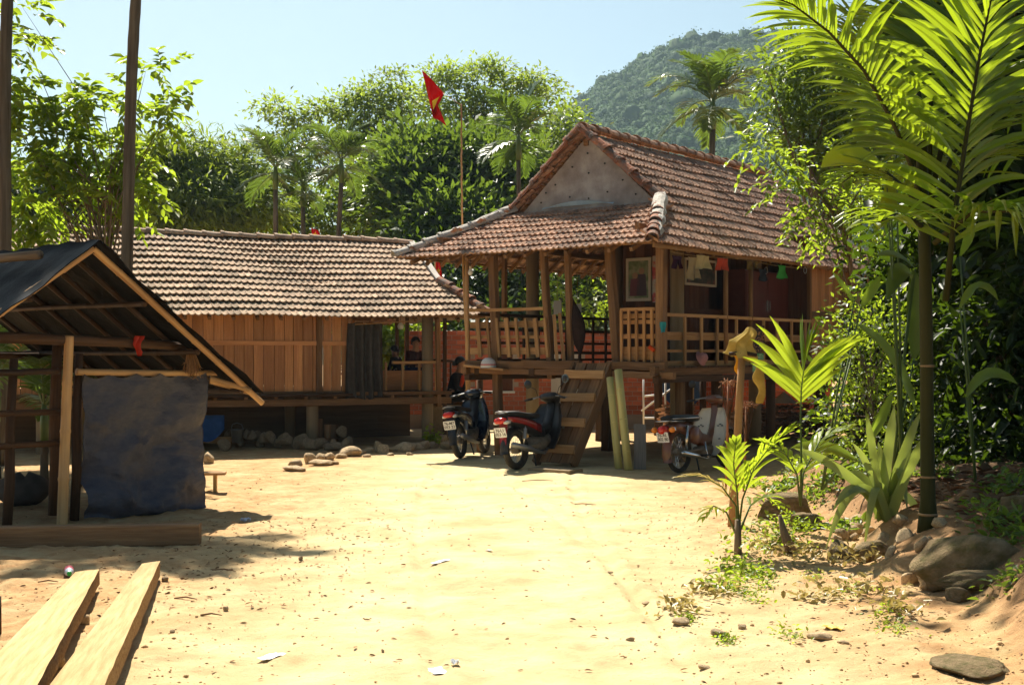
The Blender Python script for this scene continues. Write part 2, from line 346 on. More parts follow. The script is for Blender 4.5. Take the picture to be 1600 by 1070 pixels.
m_hill = leafmat('forest_leaves', (.020, .055, .014), (.085, .15, .030), (.10, .17, .03), tf=.15, rough=.85, spec=.08)
def hill_h(x, y):
    """height of the forested hill: skyline as in the photograph at y = 560"""
    px = 800 + x / y * F
    top = np.interp(px, [-1500, -700, 0, 400, 560, 700, 860, 960, 1060, 1160, 1260, 1500, 1900, 2600], [480, 450, 420, 405, 395, 350, 176, 112, 62, 46, 40, 55, 120, 260])
    H = CAMZ - (top + 22 - HZ) * 560 / F
    t = np.clip((y - 200) / 360, 0, 1); back = np.clip((900 - y) / 340, 0, 1)
    prof = t ** 1.25 * np.where(y > 560, back, 1)
    return np.maximum(H * prof, 0) + (fbm(x * .012, y * .012, 4, 13) - .5) * 26 * t * np.clip((H - 20) / 60, .15, 1) * np.where(y > 530, np.clip((590 - y) / 60, 0.25, 1), 1)
def build_hill():
    xs = np.linspace(-520, 640, 200); ys = np.linspace(190, 760, 110); X, Y = np.meshgrid(xs, ys); Z = hill_h(X, Y) - .6; n = len(xs)
    V = np.stack([X, Y, Z], -1).reshape(-1, 3); i, j = np.meshgrid(np.arange(len(ys) - 1), np.arange(n - 1), indexing='ij')
    a = (i * n + j).ravel(); Fc = np.stack([a, a + 1, a + n + 1, a + n], 1)
    me = M('hill_soil', (.035, .05, .018), (.06, .075, .025), scale=.05, rough=1, coord='Object')
    tag(np_mesh('hill', V, Fc, me, smooth=True), 'forested hill rising behind the houses', 'hill', kind='structure')
    # canopy of far trees: rounded crowns side by side, broken up by leaf faces
    K = 9500; px = np.concatenate([rng.uniform(770, 1420, 8400), rng.uniform(400, 770, 1100)])
    Yk = rng.uniform(0, 1, K) ** .55 * 360 + 232; Xk = (px - 800) / F * Yk; Zk = hill_h(Xk, Yk)
    rad = np.exp(rng.normal(.72, .26, K)) * (.5 + Yk / 700); tone = np.clip(rng.normal(.45, .22, K), 0, 1)
    # dome of each crown: three rings
    nr, ns = 5, 9; th = np.linspace(.12, 1.75, nr)[None, :, None]; ph = np.linspace(0, 2 * np.pi, ns, endpoint=False)[None, None, :] + rng.uniform(0, 6, (K, 1, 1))
    wob = rng.uniform(.72, 1.22, (K, nr, ns)); rr = rad[:, None, None] * wob * .88
    P = np.stack([Xk[:, None, None] + rr * np.sin(th) * np.cos(ph), Yk[:, None, None] + rr * np.sin(th) * np.sin(ph), Zk[:, None, None] + rr * np.cos(th) * 1.1 + rad[:, None, None] * .35], -1)
    V = P.reshape(-1, 3); k0 = (np.arange(K) * nr * ns)[:, None, None]; i = np.arange(nr - 1)[None, :, None]; j = np.arange(ns)[None, None, :]; j2 = (j + 1) % ns
    Fc = np.stack([k0 + i * ns + j, k0 + i * ns + j2, k0 + (i + 1) * ns + j2, k0 + (i + 1) * ns + j], -1).reshape(-1, 4)
    rv = np.repeat(np.clip(tone * .5, 0, 1), nr * ns)
    nl = 44; d = rng.normal(size=(K, nl, 3)); d /= np.linalg.norm(d, axis=2, keepdims=True); d[..., 2] = np.abs(d[..., 2])
    C = np.stack([Xk, Yk, Zk + rad * .35], 1)[:, None, :] + d * (rad[:, None, None] * rng.uniform(.9, 1.25, (K, nl, 1))) * np.array([1, 1, 1.1])
    s = np.minimum(rad, 3)[:, None] * rng.uniform(.10, .21, (K, nl)); nrm = d + rng.normal(size=d.shape) * .5
    nrm /= np.linalg.norm(nrm, axis=2, keepdims=True); t1 = np.cross(nrm, rng.normal(size=d.shape)); t1 /= np.linalg.norm(t1, axis=2, keepdims=True); t2 = np.cross(nrm, t1)
    q = np.stack([C + t1 * s[..., None], C + t2 * s[..., None] * .8, C - t1 * s[..., None], C - t2 * s[..., None] * .8], 2).reshape(-1, 3)
    V = np.concatenate([V, q]); Fc = np.concatenate([Fc, len(rv) + np.arange(len(q)).reshape(-1, 4)]); rv = np.concatenate([rv, np.repeat(np.clip(tone[:, None] + rng.normal(.05, .2, (K, nl)), 0, 1).ravel(), 4)])
    tag(np_mesh('forest', V, Fc, m_hill, rv, smooth=True), 'far forest covering the hillside', 'forest', kind='stuff')
build_hill()
def build_haze():
    m = bpy.data.materials.new('air'); m.use_nodes = True; N = m.node_tree.nodes; N.remove(N['Principled BSDF'])
    v = N.new('ShaderNodeVolumePrincipled'); v.inputs['Color'].default_value = (.62, .84, 1, 1); v.inputs['Density'].default_value = HAZE; v.inputs['Anisotropy'].default_value = .35
    m.node_tree.links.new(v.outputs[0], N['Material Output'].inputs['Volume'])
    b = MB(); lo = (-3300, -60, -1.5); hi = (3300, 3300, 190)
    vs = [(x, y, z) for x in (lo[0], hi[0]) for y in (lo[1], hi[1]) for z in (lo[2], hi[2])]
    b.add(vs, [(0, 1, 3, 2), (4, 6, 7, 5), (0, 4, 5, 1), (2, 3, 7, 6), (0, 2, 6, 4), (1, 5, 7, 3)])
    tag(b.build('haze', m), 'thin pale haze in the air', 'haze', kind='stuff')
HAZE = .00021

build_haze()
# ------------------------------------------------------------------ clay roof tiles
TW, TL = .215, .262       # exposed width and length of a tile
def tile_mesh(mat, k, old=False):
    r = random.Random(k); b = MB(); n = 9; w = TW * .99; L = TL + .07
    xs = [w * i / (n - 1) for i in range(n)]
    pro = [.030, .010, .002, .012, .032, .012, .002, .010, .028]
    lift = .052; th = .018; vs = []
    for top in (1, 0):
        for y, zz in ((0, lift), (L, 0)):
            for x, p in zip(xs, pro):
                ed = r.uniform(-.004, .004) if y == 0 else 0
                vs.append((x - w / 2, y + ed, zz + p - (0 if top else th + (.004 if y == 0 else 0))))
    fs = []
    for i in range(n - 1):
        fs.append((i, i + 1, n + i + 1, n + i)); fs.append((2*n + i + 1, 2*n + i, 3*n + i, 3*n + i + 1)); fs.append((i, 2*n + i, 2*n + i + 1, i + 1))
    fs += [(0, n, 3*n, 2*n), (n - 1, 3*n - 1, 4*n - 1, 2*n - 1)]
    tone = r.random(); b.add(vs, fs, tone, [(x + k * 1.7, y + k * .9, z) for x, y, z in vs])
    x0, y0, z0 = 0, .085, lift * .72 + .020
    q = [(x0 - .014, y0, z0), (x0 + .014, y0, z0), (x0 + .010, y0 + .03, z0 - .004), (x0 - .010, y0 + .03, z0 - .004)]
    b.add(q + [(x * .7, y * .7 + y0 * .3 + .004, z0 + .014) for x, y, z in q], [(4, 5, 6, 7), (0, 1, 5, 4), (1, 2, 6, 5), (2, 3, 7, 6), (3, 0, 4, 7)], tone * .8)
    return b, mat
def tile_set(mat, kmax=16):
    out = []
    for k in range(kmax):
        b, m = tile_mesh(mat, k); out.append((b, b.mesh('roof_tile', m)))
    return out
class Roof:
    def __init__(s, parent, mats, seed): s.parent = parent; s.tiles = []; s.set = tile_set(mats); s.mat = mats; s.r = random.Random(seed)
    def plane(s, o, ex, es, width, length, inside=lambda x, y: True, x0=0.0, sag=None):
        """o: eave corner, ex along eave, es up the slope (unit, local)"""
        ex = unit(ex); es = unit(es); n = ex.cross(es); o = Vector(o)
        rows = int(round(length / TL)); sp = (length - .05) / rows; cols = int(math.ceil(width / TW)); r = s.r
        for i in range(rows):
            wave = r.uniform(-.004, .004)
            for j in range(-1, cols + 1):
                cx = x0 + (j + .5) * TW; cy = i * sp - .04
                if not inside(cx, cy + TL * .5): continue
                p = o + ex * cx + es * (cy + r.uniform(-.007, .007)) + n * (wave + r.uniform(-.003, .004))
                if sag: p.z += sag(cx, cy)
                Mx = Matrix((ex, es, n)).transposed().to_4x4()
                Mx = Matrix.Translation(p) @ Mx @ Matrix.Rotation(r.gauss(0, .012), 4, 'Z') @ Matrix.Rotation(r.gauss(0, .012), 4, 'Y')
                s.tiles.append((Mx, r.randrange(len(s.set))))
    def finish(s, keep=300):
        mw = s.parent.parent.matrix_basis if s.parent.parent else Matrix()
        cp = Vector((0, 0, CAMZ))
        def score(t):
            w = mw @ t[0].translation; nrm = (mw.to_3x3() @ t[0].to_3x3()) @ Vector((0, 0, 1)); v = cp - w
            return -nrm.dot(v) / v.length ** 3 + (9 if nrm.dot(v) < 0 else 0)
        s.tiles.sort(key=score); b = MB()
        for t, k in s.tiles[:keep]:
            o = link('roof_tile', s.set[k][1], s.parent); o.matrix_basis = t
        for t, k in s.tiles[keep:]:
            src = s.set[k][0]; base = len(b.v)
            b.v += [tuple(t @ Vector(v)) for v in src.v]; b.f += [tuple(base + i for i in f) for f in src.f]; b.g += src.g; b.r += src.r
        tag(b.build('roof_tiling', s.mat, s.parent), kind='stuff')
def ridge_run(parent, pts, mat, step=.33, rad=.105, name='ridge_tile', collar=True, squash=.85, up=Vector((0, 0, 1)), jit=.01):
    """half-round cap tiles laid end over end along a polyline"""
    pts = [Vector(p) for p in pts]
    for a, b in zip(pts[:-1], pts[1:]):
        d = unit(b - a); L = (b - a).length; n = max(1, int(round(L / step))); st = L / n
        x = unit(d.cross(up)); z = x.cross(d)
        for i in range(n):
            mb = MB(); p = a + d * (st * i) + z * rnd.uniform(-jit, jit) + x * rnd.uniform(-jit, jit); q = p + d * (st + .05)
            rings = []
            for t, k in ((0, 1.16), (.16, 1.14), (.2, 1.0), (1, .92)):
                k2 = k if collar else 1.0
                c = p.lerp(q, t); ro = rad * k2; ri = ro - .018
                ring = [c + x * (math.cos(u) * ro) + z * (math.sin(u) * ro * squash + .015 * (1 - t)) for u in np.linspace(-.25, math.pi + .25, 9)]
                ring += [c + x * (math.cos(u) * ri) + z * (math.sin(u) * ri * squash + .015 * (1 - t)) for u in np.linspace(math.pi + .25, -.25, 9)]
                rings.append(ring)
            mb.loft(rings); mb.build(name, mat, parent, smooth=False)
def cement_band(name, pts, w, parent, mat, up=Vector((0, 0, 1)), h=.06, n=14, seed=3):
    """irregular trowelled mortar along a hip"""
    r = random.Random(seed); mb = MB(); P = [Vector(p) for p in pts]; rings = []
    for i in range(n + 1):
        t = i / n * (len(P) - 1); k = min(int(t), len(P) - 2); c = P[k].lerp(P[k + 1], t - k); d = unit(P[k + 1] - P[k]); x = unit(d.cross(up)); z = x.cross(d)
        ww = w * r.uniform(.75, 1.25); hh = h * r.uniform(.8, 1.25)
        rings.append([c - x * ww - z * .05, c - x * ww * .7 + z * hh * .5, c - x * ww * .25 + z * hh, c + x * ww * .25 + z * hh * r.uniform(.8, 1.1), c + x * ww * .7 + z * hh * .45, c + x * ww - z * .05])
    mb.loft(rings); return mb.build(name, mat, parent)

# ------------------------------------------------------------------ main stilt house (local x: along the ridge away to the right, local y: across to the left)
HA = math.atan2(.79, .613)
H = thing('stilt_house', 'timber stilt house with red tiled roof and open railed veranda on posts', 'house', (2.01, 18.24, 0), HA)
H_M = Matrix.Translation((2.01, 18.24, 0)) @ Matrix.Rotation(HA, 4, 'Z'); H.matrix_basis = H_M
HL, HW, EZ, RZ, GU, GV, GZ = 8.7, 4.94, 3.2, 5.30, 1.9, 1.0, 4.05
FZ = 1.47          # floor level
def hl(px, py, u=None, v=None, z=None):
    """house-local point where the sight line of a photo pixel meets the plane u=, v= or z="""
    c = H_M.inverted() @ Vector((0, 0, CAMZ)); d = H_M.to_3x3().inverted() @ Vector(((px - 800) / F, 1, -(py - HZ) / F))
    i, val = (0, u) if u is not None else (1, v) if v is not None else (2, z)
    return c + d * ((val - c[i]) / d[i])
def house_roof():
    rf = MB()
    # rafters and battens first: the roof part itself is the frame of ridge and wall plates
    zt = lambda v: EZ + (RZ - EZ) * min(v, HW - v) / (HW / 2)
    rf.bar((GU, HW/2, RZ - .16), (HL - GU, HW/2, RZ - .16), .09, .12)
    for v in (.55, HW - .55): rf.bar((.45, v, zt(v) - .16), (HL - .45, v, zt(v) - .16), .08, .11)
    rf.bar((.52, .3, EZ + .09), (.52, HW - .3, EZ + .09), .08, .09)
    roof = rf.build('roof', m_timber, H)
    th = -.03
    for i in range(22):                                   # rafters of both long sides
        u = .3 + i * .385
        for sgn in (0, 1):
            v0 = .02 if sgn == 0 else HW - .02; top = HW / 2
            if u < GU: top = GV * u / GU + .02 if sgn == 0 else HW - GV * u / GU - .02
            a = (u, v0, zt(v0) - .075); b_ = (u, top, zt(top) - .075)
            MB().bar(a, b_, .055, .06).build('rafter', m_timber, roof)
    for i in range(12):                                   # front skirt rafters
        v = .35 + i * .385; k = min(1, min(v, HW - v) / GV)
        MB().bar((-.03, v, EZ - .075), (GU * k - .02, v, EZ + (GZ - EZ) * k - .09), .055, .06).build('rafter', m_timber, roof)
    for i in range(13):
        f = (i + .3) / 13
        for sgn in (0, 1):
            v = HW / 2 * f; z = EZ + (RZ - EZ) * f - .03; v = v if sgn == 0 else HW - v
            u0 = GU * (min(v, HW - v) / GV) if min(v, HW - v) < GV else GU
            MB().bar((u0 + .02, v, z), (HL - .1, v, z), .05, .03).build('batten', m_timber, roof)
    for i in range(6):
        f = (i + .4) / 6; u = GU * f; z = EZ + (GZ - EZ) * f - .035
        MB().bar((u, GV * f + .02, z), (u, HW - GV * f - .02, z), .05, .03).build('batten', m_timber, roof)
    fascia = MB().bar((.02, .01, EZ - .03), (HL, .01, EZ - .03), .03, .06, jit=.006, seg=6); fascia.build('fascia', m_rail, roof)
    T = Roof(roof, m_tile, 5)
    sl = math.hypot(HW / 2, RZ - EZ); es = Vector((0, HW / 2, RZ - EZ)); hipu = GU / GV
    sag = lambda x, y: -.035 * math.sin(max(0, min(1, x / HL)) * math.pi) + .012 * math.sin(x * 2.1 + y)
    def in_r(x, y):
        v = y / sl * HW / 2
        return (GU * v / GV if v < GV else GU) - .06 < x < HL - .05 and y < sl - .02
    T.plane((0, 0, EZ), (1, 0, 0), es, HL, sl, in_r, sag=sag)
    T.plane((HL, HW, EZ), (-1, 0, 0), (0, -HW / 2, RZ - EZ), HL, sl, lambda x, y: in_r(HL - x, y))
    ss = math.hypot(GU, GZ - EZ)
    def in_f(x, y):
        f = y / ss; return GV * f - .04 < x < HW - GV * f + .04 and y < ss - .02
    T.plane((0, HW, EZ), (0, -1, 0), (GU, 0, GZ - EZ), HW, ss, in_f, sag=lambda x, y: -.03 * math.sin(x / HW * math.pi))
    T.finish()
    # caps: ridge, the two verges of the gable, the two hips
    up = .05
    ridge_run(roof, [(GU - .12, HW/2, RZ + up), (HL - .1, HW/2, RZ + up)], m_tile, rad=.12, squash=.7)
    for sgn in (0, 1):
        gv = GV if sgn == 0 else HW - GV; ev = -.03 if sgn == 0 else HW + .03
        ridge_run(roof, [(GU - .06, gv, GZ + .02), (GU - .14, HW/2, RZ + .03)], m_ridge, rad=.115, step=.31)
        ridge_run(roof, [(-.08, ev, EZ + .04), (GU - .06, gv, GZ + .03)], m_ridge if sgn == 0 else m_cement, rad=.092, step=.30)
        cement_band('mortar', [(.18, ev + (.1 if sgn == 0 else -.1), EZ + .14), (GU - .05, gv, GZ + .12)], .105 if sgn == 0 else .085, roof, m_cement, seed=4 + sgn, h=.045)
    # gable triangle: two flat boards meeting at the middle, nailed
    for sgn in (0, 1):
        v0 = GV + .06 if sgn == 0 else HW - GV - .06; b = MB(); x = GU + .03 + .012 * sgn
        P = [(x, v0, GZ - .06), (x, HW/2, GZ - .06), (x, HW/2, RZ - .06)]
        b.add(P + [(p[0] + .012, p[1], p[2]) for p in P], [(0, 1, 2), (5, 4, 3), (0, 3, 4, 1), (1, 4, 5, 2), (2, 5, 3, 0)]); b.build('gable_board', m_gable, roof)
    for v, z in ((1.75, 4.45), (2.1, 4.75), (2.42, 4.2), (2.42, 4.62), (2.05, 4.28), (2.8, 4.25), (2.75, 4.75), (3.1, 4.48), (1.5, 4.2), (3.4, 4.2), (2.44, 4.95), (3.3, 4.36)):
        MB().lathe((GU + .018, v, z), [(.0, 0), (.015, .001), (.015, .01)], (-1, 0, 0), 8).build('nail_washer', m_black, roof)
    b = MB(); b.grid([[(GU - .05, 1.9 + .16 * i, GZ + .02 + .10 * math.sin(i / 9 * 3.1)), (GU - .01, 1.9 + .16 * i, GZ + .05)] for i in range(10)], thick=.004); b.build('blue_plastic_strip', M('pale_blue_plastic', (.35, .5, .62), (.5, .62, .72), rough=.4), roof)
    # far gable closed with boards
    b = MB(); x = HL - .15
    P = [(x, .15, EZ - .1), (x, HW - .15, EZ - .1), (x, HW/2, RZ - .1)]
    b.add(P + [(p[0] + .02, p[1], p[2]) for p in P], [(0, 1, 2), (5, 4, 3), (0, 3, 4, 1), (1, 4, 5, 2), (2, 5, 3, 0)]); b.build('gable_board', m_plank, roof)
house_roof()
def house_frame():
    def post(px0, py0, px1, py1, u=.5, w=.12, d=None, mat=m_timber, rnd_=False, name='post'):
        a = hl(px0, py0, u=u); b_ = hl(px1, py1, u=u); a.z = max(a.z, -.05); mb = MB()
        if rnd_: mb.tube([a, a.lerp(b_, .3), a.lerp(b_, .65), b_], [w/2, w/2*1.04, w/2*.96, w/2*.9], 10)
        else: mb.bar(a, b_, w, d or w, up=(1, 0, 0), seg=5, jit=.006)
        return mb.build(name, mat, H, smooth=rnd_)
    def up_post(u, v, z0, z1, w, mat=m_timber, round_=False, name='post'):
        mb = MB()
        if round_: mb.tube([(u, v, z0), (u, v, (z0 + z1) / 2), (u, v, z1)], w / 2, 18)
        else: mb.bar((u, v, z0), (u + rnd.uniform(-.01, .01), v, z1), w, w, up=(1, 0, 0), seg=4, jit=.006)
        return mb.build(name, mat, H, smooth=round_)
    # front row of veranda posts (tops under the skirt eave)
    post(731, 612, 729, 388, w=.075, rnd_=True, mat=m_bamboo)
    post(781, 722, 770, 386, w=.125)
    post(862, 592, 849, 384, w=.10)
    post(893, 578, 886, 384, u=.55, w=.085)
    post(966, 586, 951, 376, w=.12)
    up_post(.5, .16, FZ - .12, EZ - .02, .135)
    post(788, 500, 788, 388, u=2.4, w=.08)
    for u in (2.2, 4.9, 7.6):
        for v in (.9, 3.8): up_post(u, v, -.05, EZ + .62, .225, m_concrete, True, 'column')
    for u in (2.45, 3.3): up_post(u, .16, FZ, EZ, .075, m_timber, True)
    # stilts under the veranda floor
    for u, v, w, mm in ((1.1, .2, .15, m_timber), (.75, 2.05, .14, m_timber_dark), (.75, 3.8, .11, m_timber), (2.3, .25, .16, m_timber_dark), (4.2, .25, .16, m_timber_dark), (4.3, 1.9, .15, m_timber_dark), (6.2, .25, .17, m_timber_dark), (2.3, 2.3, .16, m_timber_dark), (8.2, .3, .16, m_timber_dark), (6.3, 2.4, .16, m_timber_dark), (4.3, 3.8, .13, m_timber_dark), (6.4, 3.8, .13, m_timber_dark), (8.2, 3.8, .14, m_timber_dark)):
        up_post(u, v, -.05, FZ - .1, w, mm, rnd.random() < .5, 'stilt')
    # floor: joists, edge beams, boards
    fl = MB()
    for v in (.95, 2.4, 3.5): fl.bar((.3, v, FZ - .13), (8.4, v, FZ - .13), .10, .12, seg=4, jit=.006)
    floor = fl.build('floor', m_timber_dark, H)
    for v, vv in ((.14, None), (3.68, None)):
        MB().bar((.2, v, FZ - .10), (8.4, v, FZ - .10), .09, .13, seg=8, jit=.008).build('edge_beam', m_timber, floor)
        MB().bar((.25, v - .02, FZ - .22), (8.3, v - .02, FZ - .22), .10, .10, seg=8, jit=.008).build('edge_beam', m_timber_dark, floor)
    for (v0, v1, z, h) in ((.0, 1.0, FZ - .03, .12), (-.12, .95, FZ - .16, .10), (1.55, 3.78, FZ - .13, .09), (1.5, 2.6, FZ - .02, .13), (2.55, 3.76, FZ - .02, .12)):
        MB().bar((.36 + .03 * (v0 == -.12), v0, z), (.36, v1, z + .015), .10, h, seg=6, jit=.01).build('edge_beam', m_timber, floor)
    k = 0; u = .34
    while u < 8.4:
        w = rnd.uniform(.13, .2); MB().bar((u + w / 2, .06, FZ - .045), (u + w / 2, 3.74, FZ - .045), w - .012, .035).build('floor_board', m_timber_dark, floor); u += w
    # ---- railings. front left: leaning slats and three wide rails
    def railing(name, u=None, v=None, rails=(), slats=(), mat=m_rail):
        rb = MB(); a, b_, z, h, t = rails[0]; dirp = lambda s, zz, off=0: (u + off, s, zz) if u is not None else (s, v + off, zz)
        rb.bar(dirp(a, z), dirp(b_, z), t, h, seg=4, jit=.004); root = rb.build(name, mat, H)
        for a, b_, z, h, t in rails[1:]: MB().bar(dirp(a, z, .035), dirp(b_, z, .035), t, h, seg=3, jit=.005).build('rail', mat, root)
        for s0, s1, z0, z1, w in slats: MB().bar(dirp(s0, z0, -.02), dirp(s1, z1, -.02), .035, w, up=(0, 1, 0) if u is not None else (1, 0, 0)).build('baluster', mat, root)
        return root
    fz = FZ
    sl = []
    for i in range(8):
        px = 748 + i * 15; a = hl(px + 4, 558, u=.45); b_ = hl(px - 1, 497, u=.45); sl.append((a.y, b_.y, a.z, b_.z, .05 if i % 3 else .07))
    a = hl(733, 496, u=.45).y; b_ = hl(850, 496, u=.45).y
    railing('railing', u=.45, rails=[(a, b_, fz + .86, .05, .05), (a, b_ + .02, fz + .62, .10, .025), (a, b_, fz + .42, .05, .025), (a, b_, fz + .20, .11, .025)], slats=sl)
    a = hl(970, 500, u=.45).y; b_ = .24
    sl = []
    for i in range(5): vv = a - .03 - i * (a - .28) / 4.2; sl.append((vv, vv + .01, fz - .02, fz + .80, .042))
    railing('railing', u=.45, rails=[(a, b_, fz + .81, .05, .05), (a, b_, fz + .71, .07, .02), (a, b_, fz + .62, .06, .02), (a, b_, fz + .41, .07, .025), (a, b_, fz + .16, .2, .025)], slats=sl, mat=wood('gate_wood', (.42, .20, .07), (.56, .30, .115), (.33, .16, .06)))
    sl = [(s, s, fz - .02, fz + .72, .05) for s in (1.12, 1.62, 2.12, 2.75, 3.7, 4.2, 4.75, 5.3)]
    railing('railing', v=.15, rails=[(.55, 5.6, fz + .73, .05, .05), (.55, 5.6, fz + .42, .12, .03), (.55, 5.6, fz + .20, .04, .025), (.55, 5.6, fz + .0, .09, .03)], slats=sl)
    sl = [(s, s, fz - .02, fz + .78, .045) for s in np.arange(.9, 8, .42)]
    railing('railing', v=3.66, rails=[(.55, 8.2, fz + .80, .05, .05), (.55, 8.2, fz + .56, .05, .025), (.55, 8.2, fz + .34, .04, .025), (.55, 8.2, fz + .17, .05, .025), (.55, 8.2, fz + .05, .04, .025)], slats=sl, mat=m_timber_dark)
    # ---- walls of the room: upright planks on a frame
    def plank_wall(name, p, q, z0, z1, mat, pw=.17, holes=(), rail=(), rmat=None, nrm=(0, -1, 0)):
        p = Vector(p); q = Vector(q); L = (q - p).length; d = unit(q - p); wb = MB(); nn = Vector(nrm)
        wb.bar(p + Vector((0, 0, z1)) - nn * .03, q + Vector((0, 0, z1)) - nn * .03, .05, .08); root = wb.build(name, rmat or mat, H)
        s = 0
        while s < L - .02:
            w = min(pw * rnd.uniform(.85, 1.15), L - s); c = p + d * (s + w / 2)
            parts = [(z0, z1)]
            for h0, h1, ha, hb in holes:
                if h0 < s + w / 2 < h1: parts = [(a, b) for a, b in ((z0, ha), (hb, z1)) if b - a > .02]
            for a, b in parts: MB().bar(c + Vector((0, 0, a)), c + Vector((0, 0, b)), w - .008, .022, up=nn).build('plank', mat, root)
            s += w
        for zz, hh in rail: MB().bar(p + Vector((0, 0, zz)) + nn * .028, q + Vector((0, 0, zz)) + nn * .028, .03, hh, up=(0, 0, 1)).build('cross_rail', rmat or mat, root)
        return root
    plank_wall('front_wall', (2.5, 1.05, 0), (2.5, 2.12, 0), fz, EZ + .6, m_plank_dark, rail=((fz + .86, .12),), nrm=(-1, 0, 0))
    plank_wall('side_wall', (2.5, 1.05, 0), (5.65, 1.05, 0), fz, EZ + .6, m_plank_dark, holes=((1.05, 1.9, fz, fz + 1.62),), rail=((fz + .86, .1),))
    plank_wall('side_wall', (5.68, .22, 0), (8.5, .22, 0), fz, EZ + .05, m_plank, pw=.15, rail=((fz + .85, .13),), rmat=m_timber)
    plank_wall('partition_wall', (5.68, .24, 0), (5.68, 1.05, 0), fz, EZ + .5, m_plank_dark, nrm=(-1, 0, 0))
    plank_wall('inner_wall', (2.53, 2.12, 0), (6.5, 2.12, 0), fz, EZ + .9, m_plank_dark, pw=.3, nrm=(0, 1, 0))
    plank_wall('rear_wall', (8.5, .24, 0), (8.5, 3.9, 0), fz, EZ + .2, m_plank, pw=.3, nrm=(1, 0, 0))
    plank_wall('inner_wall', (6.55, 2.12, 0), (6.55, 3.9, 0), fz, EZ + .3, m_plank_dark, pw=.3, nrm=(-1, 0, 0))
    MB().bar((5.62, .2, fz), (5.62, .2, EZ + .1), .07, .07).build('post', m_timber, H)
house_frame()

